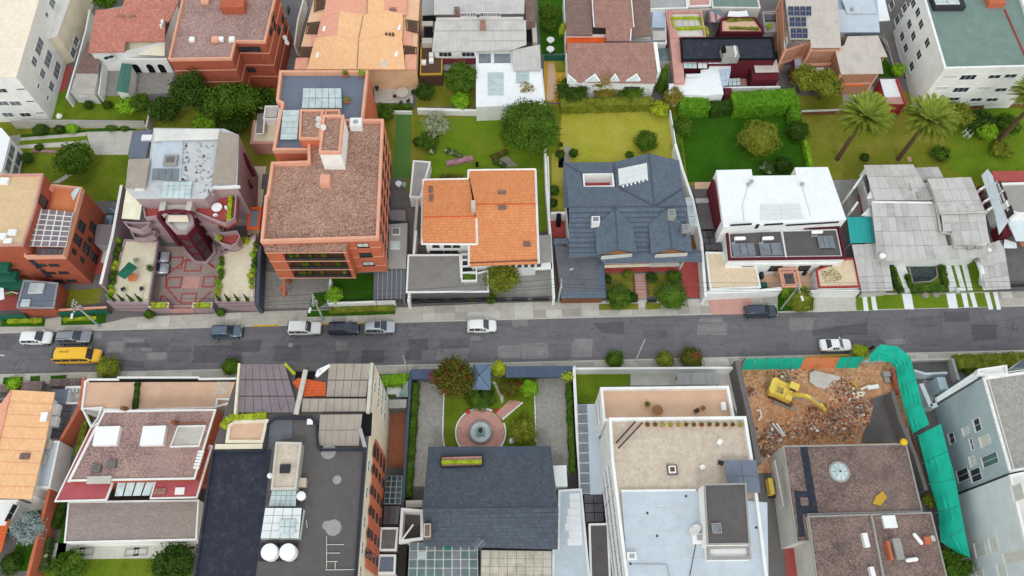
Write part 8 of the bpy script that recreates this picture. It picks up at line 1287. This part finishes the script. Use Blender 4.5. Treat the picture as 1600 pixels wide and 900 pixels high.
part('corner_panel',MB().prism(boxrect(245,165,350,270,2.8),0,2.8),'bluegrey',U.o);flat('ramp',qs([(30,20),(385,15),(440,180),(360,210),(60,130)]),.05,'dark_concrete');flat('ramp',qs([(120,190),(230,190),(250,300),(190,420)]),.05,'concrete');lowwall('pale blue grey ramp wall before the grey apartments',qs([(50,105),(150,135),(340,125)],1.8),1.8,'bluegrey_light',.3);lowwall('short pale wall between the ramp and the mesh',qs([(110,220),(195,420),(250,405)],1.8),1.8,'bluegrey_light',.6);lowwall('pale wall right of the ramp',qs([(385,0),(440,190)],1.4),1.4,'grey_render',.4);lowwall('pale wall along the top of the ramp',qs([(20,12),(385,5)],.8),.8,'pale_concrete',.3);hedge('long clipped hedge along the street at the bottom right',[(415,28),(1050,5)],2.2,1.2,'leaf_olive',3500,.1);bush('bush in the shade beneath the long right hedge',530,110,.8,.8,'leaf_mid',300);lowwall('narrow tan wall at the foot of the mesh drape',qs([(370,1450),(480,1780)],2.4),2.4,'tan',.8)
b=bld('slate_corner_roof','slate blue roof corner at the right edge beside the long hedge','building',qs([(920,75),(1020,0),(1300,0),(1300,70)],4),4,'white','slate_flat')
#==================================================================back gardens between the two rows
F(0,0,1);flat('garden_soil',qs([(-60,190),(240,180),(430,130),(640,170),(1250,150),(1760,130),(1800,300),(1340,300),(1080,290),(640,300),(400,300),(-100,340)]),.012,'lawn_dry')
F(0,200);flat('lawn',qs([(90,285),(150,135),(360,130),(600,165),(810,170),(770,465),(560,440),(480,350),(320,335),(265,290)]),.03,'lawn');flat('paved_yard',qs([(540,25),(830,18),(800,168),(600,168),(560,110)]),.04,'pale_concrete')
for pts in ([(130,62),(540,28),(540,50),(125,82)],[(115,108),(540,78),(560,112),(110,130)]):flat('garden_path',qs(pts),.04,'pale_concrete')
flat('grass_strip',qs([(125,84),(540,52),(540,76),(115,106)]),.035,'lawn_fresh');flat('grass_strip',qs([(130,42),(860,-15),(850,14),(540,26),(130,60)]),.03,'lawn_deep');flat('curved_path',qs([(325,345),(420,290),(455,295),(370,345)]),.045,'pale_concrete');flat('paved_yard',qs([(0,60),(130,40),(100,280),(0,290)]),.02,'concrete')
tree('dense round tree on the left back lawn',470,200,3.0,3.0,2.5,'leaf_mid',5200,.17,k=9,rel=.45);bush('small clipped ball by the left garden path',246,120,.7,.9,'leaf_dark',300);bush('larger dark clipped ball on the left back lawn',172,190,.95,2.0,'leaf_dark',600);hedge('strip of pink flowers on the left back lawn',[(200,142),(350,146)],.4,.2,'flower_pink',300,.07);
for k,(x,y,r) in enumerate([(255,10,1.3),(370,10,.9),(450,0,1.1),(700,-5,.9),(780,0,.7)]):bush(['broad dark shrub first along the low concrete wall','dark shrub second along the low concrete wall','bright shrub third along the low concrete wall','small shrub fourth along the low concrete wall','smallest shrub last along the low concrete wall'][k],x,y,r,r*1.1,['leaf_dark','leaf_dark','leaf_bright','leaf_mid','leaf_mid'][k],500)
b=bld('white_glazed_house','white framed house with big panes cut by the left edge','house',qs([(-220,10),(8,0),(62,62),(10,272),(-220,285)],4.2),4.2,'white','white_roof');F(0,200);wgrid(b,'R',[.3,.7],[1.2,3.1],2.4,1.4,pane='glass_grey');s=bld('slate_shed','dark slate roofed shed left of the mauve building','shed',qs([(803,182),(910,186),(948,12),(832,20)],2.6),2.6,'grey_render','slate_flat');F(0,200);bp(s.o,'skylight',888,42,945,75,2.9,.4,'plastic_white')
F(0,0,1)
for lb,x,y,r,zc,rz,mt,n in (('tall dark evergreen at the left of the dark tree cluster',297,145,2.9,6.0,4.2,'leaf_dark',4200),('mid green tree in the centre of the dark tree cluster',338,160,2.9,4.6,3.2,'leaf_mid',3600),('broad lighter tree at the right of the dark tree cluster',372,160,3.4,4.6,3.4,'leaf_mid',4600),('dark low tree at the left foot of the cluster',258,172,2.6,2.6,2.2,'leaf_dark',2600),('dark low tree at the right foot of the cluster',410,160,2.4,2.2,2.0,'leaf_dark',2200),('bright shrub in front of the dark tree cluster',320,190,2.0,1.2,1.0,'leaf_bright',1300),('dark shrub under the broad lighter tree',365,190,2.6,1.6,1.4,'leaf_dark',2000)):tree(lb,x,y,r,zc,rz,mt,n,.2,k=10,core=.62,shell=(.6,1.12),rel=.5)
# garden of the grey roofed house and the big lawn
flat('lawn',qs([(650,112),(744,112),(744,165),(650,168)]),.025,'lawn_dry');lowwall('low white wall between the back lawn and the bushes',qs([(652,170),(800,174)],1.2),1.2,'white',.5)
for lb,x,y,r,zc,rz,mt,n in (('dense tree beside the white annexe',720,125,2.8,3.0,2.4,'leaf_mid',3200),('dark bush left below the ochre terrace',665,145,1.7,1.6,1.5,'leaf_dark',1500),('bright bush on the low white wall',720,158,1.6,1.4,1.2,'leaf_bright',1400),('largest round tree in the middle of the back gardens',826,200,5.0,4.4,3.8,'leaf_mid',9500),('round brown shrub before the white annexe',820,143,2.0,2.4,1.9,'leaf_brown',2200),('grey bare tree in the corner of the back lawn',682,197,2.6,2.8,2.4,'leaf_grey',1500),('green shrub under the grey bare tree',668,222,1.7,1.2,1.0,'leaf_mid',1200),('tall brownish bush behind the courtyard houses left',1052,152,1.6,2.2,1.9,'leaf_brown',1700),('bushy dark tree below the solar panel house',1258,125,2.5,3.2,2.6,'leaf_olive',3000),('bushy lighter tree right below the solar panel house',1290,135,2.8,3.0,2.6,'leaf_olive',3200),('bushy tree behind the second palm',1492,180,2.6,2.8,2.4,'leaf_olive',2800),('dark shrub mass right of the second palm',1530,190,2.4,1.8,1.7,'leaf_dark',2200),('bright small tree on the right garden slope',1541,208,1.5,1.8,1.5,'leaf_bright',1400),('dark shrub at the right edge behind the palm',1575,195,2.2,1.6,1.5,'leaf_mid',1900),('low weedy bush on the right garden slope',1565,235,1.8,.8,.7,'leaf_olive',900),('dark bush near the grey bungalow back roof',1470,240,1.6,1.0,.9,'leaf_mid',900),('olive bush right of the long clipped hedge',1030,170,1.6,1.2,1.1,'leaf_yellow',1200)):tree(lb,x,y,r,zc,rz,mt,n,.12 if mt=='leaf_grey' else .17,k=10,core=.35 if mt=='leaf_grey' else .68,shell=(.45,1.1) if mt=='leaf_grey' else (.68,1.1),rel=.48)
F(400,200)
for k,L2 in enumerate([[(1185,130),(1290,175)],[(1190,220),(1355,185)],[(1470,185),(1570,140)],[(1490,200),(1560,235)]]):hedge(['flower border, upper arm of the left wedge on the back lawn','pink flower border, lower arm of the left wedge on the back lawn','flower border, upper arm of the right wedge on the back lawn','flower border, lower arm of the right wedge on the back lawn'][k],L2,.9,.45,['leaf_flower','flower_pink','leaf_red','leaf_flower'][k],420,.1,name='flower_border')
flat('soil_bed',qs([(1190,215),(1290,170),(1350,180),(1270,230)]),.035,'stone');flat('soil_bed',qs([(1500,205),(1570,175),(1640,240),(1560,245)]),.035,'stone');hedge('low flower row behind the orange roof',[(1150,300),(1290,298)],.6,.4,'leaf_red',350,.1);one('green_bin','small black bin standing on the back lawn','bin',MB().lathe(p(1382,240,.03),[(.2,0),(.26,.9),(.28,.95),(.1,1.0)],10),'black');lowwall('long pale wall left of the back lawn',qs([(1010,430),(995,620),(985,820)],2.2),2.2,'pale_concrete',.4,z0=0)
bush('white flowering shrub on the back lawn',1105,140,.7,.9,'leaf_flower',300);bush('dark climber on the long pale wall',1010,90,.8,1.6,'leaf_dark',400);lowwall('thin white wall between the back lawn and the yellowed lawn',[q(855,246,1.8)] and (F(0,0,1) or qs([(856,244),(858,300),(858,360)],1.8)),1.8,'white',.25)
# yellowed lawn and deep green lawn
flat('lawn',qs([(878,172),(1042,170),(1060,262),(872,262)]),.03,'lawn_yellow');flat('lawn',qs([(862,240),(882,240),(882,350),(862,350)]),.03,'lawn_yellow');bush('clipped round bush on the yellowed lawn',1010,221,1.9,3.0,'leaf_mid',2600,.13,rel=.3);flat('garden_path',qs([(882,228),(889,228),(891,262),(881,262)]),.05,'concrete')
for k,(x,y,r,h) in enumerate([(875,241,.8,1.4),(896,240,.8,1.6),(876,226,.4,.5),(866,298,.9,1.6),(864,318,.8,1.4),(984,242,.7,.8)]):bush(['dark clipped ball left of the short garden path','dark clipped ball right of the short garden path','tiny ball above the short garden path','dark bush beside the slate roof, upper','dark bush beside the slate roof, lower','low bush at the foot of the clipped round bush'][k],x,y,r,h,'leaf_dark' if k !=5 else 'leaf_mid',400)
lowwall('white fence between the yellowed and the deep green lawn',qs([(1047,172),(1053,205),(1062,262)],1.6),1.6,'white',.18,name='garden_fence',cat='fence');hedge('green hedge along the white fence',[(1054,180),(1066,255)],.7,1.3,'leaf_mid',1200,.11)
flat('lawn',qs([(1062,178),(1252,180),(1262,280),(1075,285)]),.03,'lawn_deep')
hedge('tall bright hedge block left behind the deep green lawn',[(1062,158),(1108,156)],3.2,2.6,'leaf_hedge',2600,.14);hedge('tall bright hedge block right behind the deep green lawn',[(1146,156),(1245,150)],3.4,2.8,'leaf_hedge',5000,.14);hedge('bright side hedge at the right end of the deep green lawn',[(1240,150),(1246,182)],1.6,2.6,'leaf_hedge',1400,.14);hedge('dark shrubs between the two bright hedge blocks',[(1110,166),(1145,162)],2.0,2.0,'leaf_dark',1400,.14);hedge('narrow bright hedge down the right side of the lawn',[(1258,215),(1268,258)],.7,1.2,'leaf_bright',900)
for lb,x,y,r,h,mt,n in (('green clipped ball at the left of the deep green lawn',1069,200,1.7,2.8,'leaf_mid',2200),('largest brownish clipped ball on the deep green lawn',1187,217,3.3,5.0,'leaf_olive',5200),('dark clipped bush at the right of the deep green lawn',1247,206,1.8,3.2,'leaf_dark',2200),('dark bush behind the white modern house',1224,258,1.5,2.0,'leaf_dark',1300),('white flowering bush behind the white modern house',1198,262,1.2,1.3,'leaf_flower',700),('small black ball shrub on the dry lawn',1351,246,.75,1.2,'leaf_dark',400)):bush(lb,x,y,r,h,mt,n,.13,rel=.33)
# dry lawn with palms
flat('lawn',qs([(1255,178),(1470,172),(1480,262),(1345,285),(1265,300)]),.03,'lawn_dry');flat('lawn',qs([(1470,172),(1760,160),(1760,290),(1540,290),(1480,262)]),.035,'lawn_fresh');lowwall('low pale wall behind the palms',qs([(1252,174),(1420,168),(1620,160)],.9),.9,'umber',.3,cap='pale_concrete');flat('paved_yard',qs([(1300,282),(1342,280),(1352,350),(1325,350)]),.04,'concrete');one('paving_stone','pink paving stone on the dry lawn','stone',MB().prism(boxrect(1417,245,1425,252,.1),.02,.1),'pavement_pink')
def frond(L,droop,seed):
 r=random.Random(seed);m=MB();pts=[]
 for k in range(9):t=k/8;pts.append(Vector((L*(t-.18*droop*t*t),0,L*(.42*t-droop*.95*t*t))))
 m.tube(pts,.07,4,.02)
 for k in range(2,34):
  t=k/34*.98;i=min(7,int(t*8));c=pts[i].lerp(pts[i+1],t*8-i);l=(.75*math.sin(math.pi*min(1,t*.85+.12))+.12)*r.uniform(.8,1.1)
  for s in (-1,1):e=c+Vector((.75*l,s*l*.6,.12*l));n=Vector((.1,0,0));m.add([c-n,c+n,e],[(0,1,2)])
 return m
def palm(label,bx_,by_,cx_,cy_,R_=4.7):
 X,Y=q(bx_,by_);best=min((abs(((Vector((X,Y,z-CAM_H)).dot(CD))/(Vector((X,Y,z-CAM_H)).dot(CF))*FPX+450)-cy_),z) for z in [k*.1 for k in range(30,140)])[1]
 o=T('palm_tree',label,'palm',(X,Y,0),'palms in the back garden');m=MB();pr=[]
 for k in range(22):z=best*k/22;pr +=[(.42-.1*k/22,z),(.36-.1*k/22,z+best/22*.8)]
 part('trunk',m.lathe((X,Y,0),pr,12),'bark',o);part('crown_heart',MB().lathe((X,Y,best-.5),[(.3,0),(.55,.4),(.4,1.0),(.1,1.3)],10),'leaf_olive',o);r=random.Random(int(bx_))
 for k in range(96):
  lay=k/96;ty=int(lay*4);mk=lambda ty=ty:frond(R_*(1.0 if ty < 3 else .85),(.62,.5,.36,.22)[ty],ty)
  f=inst('frond',('f',ty),mk,'leaf_palm' if ty else 'leaf_olive',o,(X,Y,best+.1+.12*ty),k*2.39996+r.uniform(-.1,.1));f.rotation_euler=(r.uniform(-.12,.12),(-.1,-.18,-.3,-.55)[ty]+r.uniform(-.1,.1),k*2.39996)
palm('left palm with spreading crown on the dry lawn',1308,249,1340,186);palm('middle palm with the widest crown on the dry lawn',1403,249,1441,190,5.0);palm('rightmost palm cut by the right edge',1558,222,1600,158,5.0)
o=T('drying_rack','white crossed drying rack on the right garden slope','rack',p(1513,212,0))
for L2 in ([(1505,213),(1520,200)],[(1508,203),(1517,214)],[(1503,208),(1512,200)],[(1512,216),(1522,207)]):part('bar',MB().tube([p(*L2[0],1.2),p(*L2[1],1.2)],.05,5),'white',o)
part('post',MB().tube([p(1513,208,1.2),(p(1513,208,1.2)[0],p(1513,208,1.2)[1],0)],.05,6),'white',o);one('gnarled_trunk','bare leaning trunk at the right edge of the garden','trunk',MB().tube([p(1562,215,.1),p(1566,205,.8),p(1574,190,2.0)],.16,7,.06),'bark')
# street trees on the south pavement
for lb,x,y,r,h,mt in (('large clipped ball bush beside the yellow van',169,575,1.75,2.2,'leaf_olive'),('ball bush at the corner of the tan front terrace',361,573,1.3,1.9,'leaf_mid'),('left ball bush of three on the south pavement',960,561,1.35,1.7,'leaf_mid'),('middle ball bush of three on the south pavement',1039,562,1.3,1.7,'leaf_olive'),('right reddish ball bush of three on the south pavement',1080,560,1.75,1.9,'leaf_red'),('yellow green bush beside the mesh tunnel',1344,551,1.25,2.0,'leaf_yellow'),('dark spreading tree beside the black car',1250,470,2.0,2.6,'leaf_olive')):bush(lb,x,y,r,h,mt,int(900*r),.12,rel=.4)
hedge('bright hedge behind the lamp at the white house',[(1222,456),(1262,452)],1.2,1.0,'leaf_bright',700)
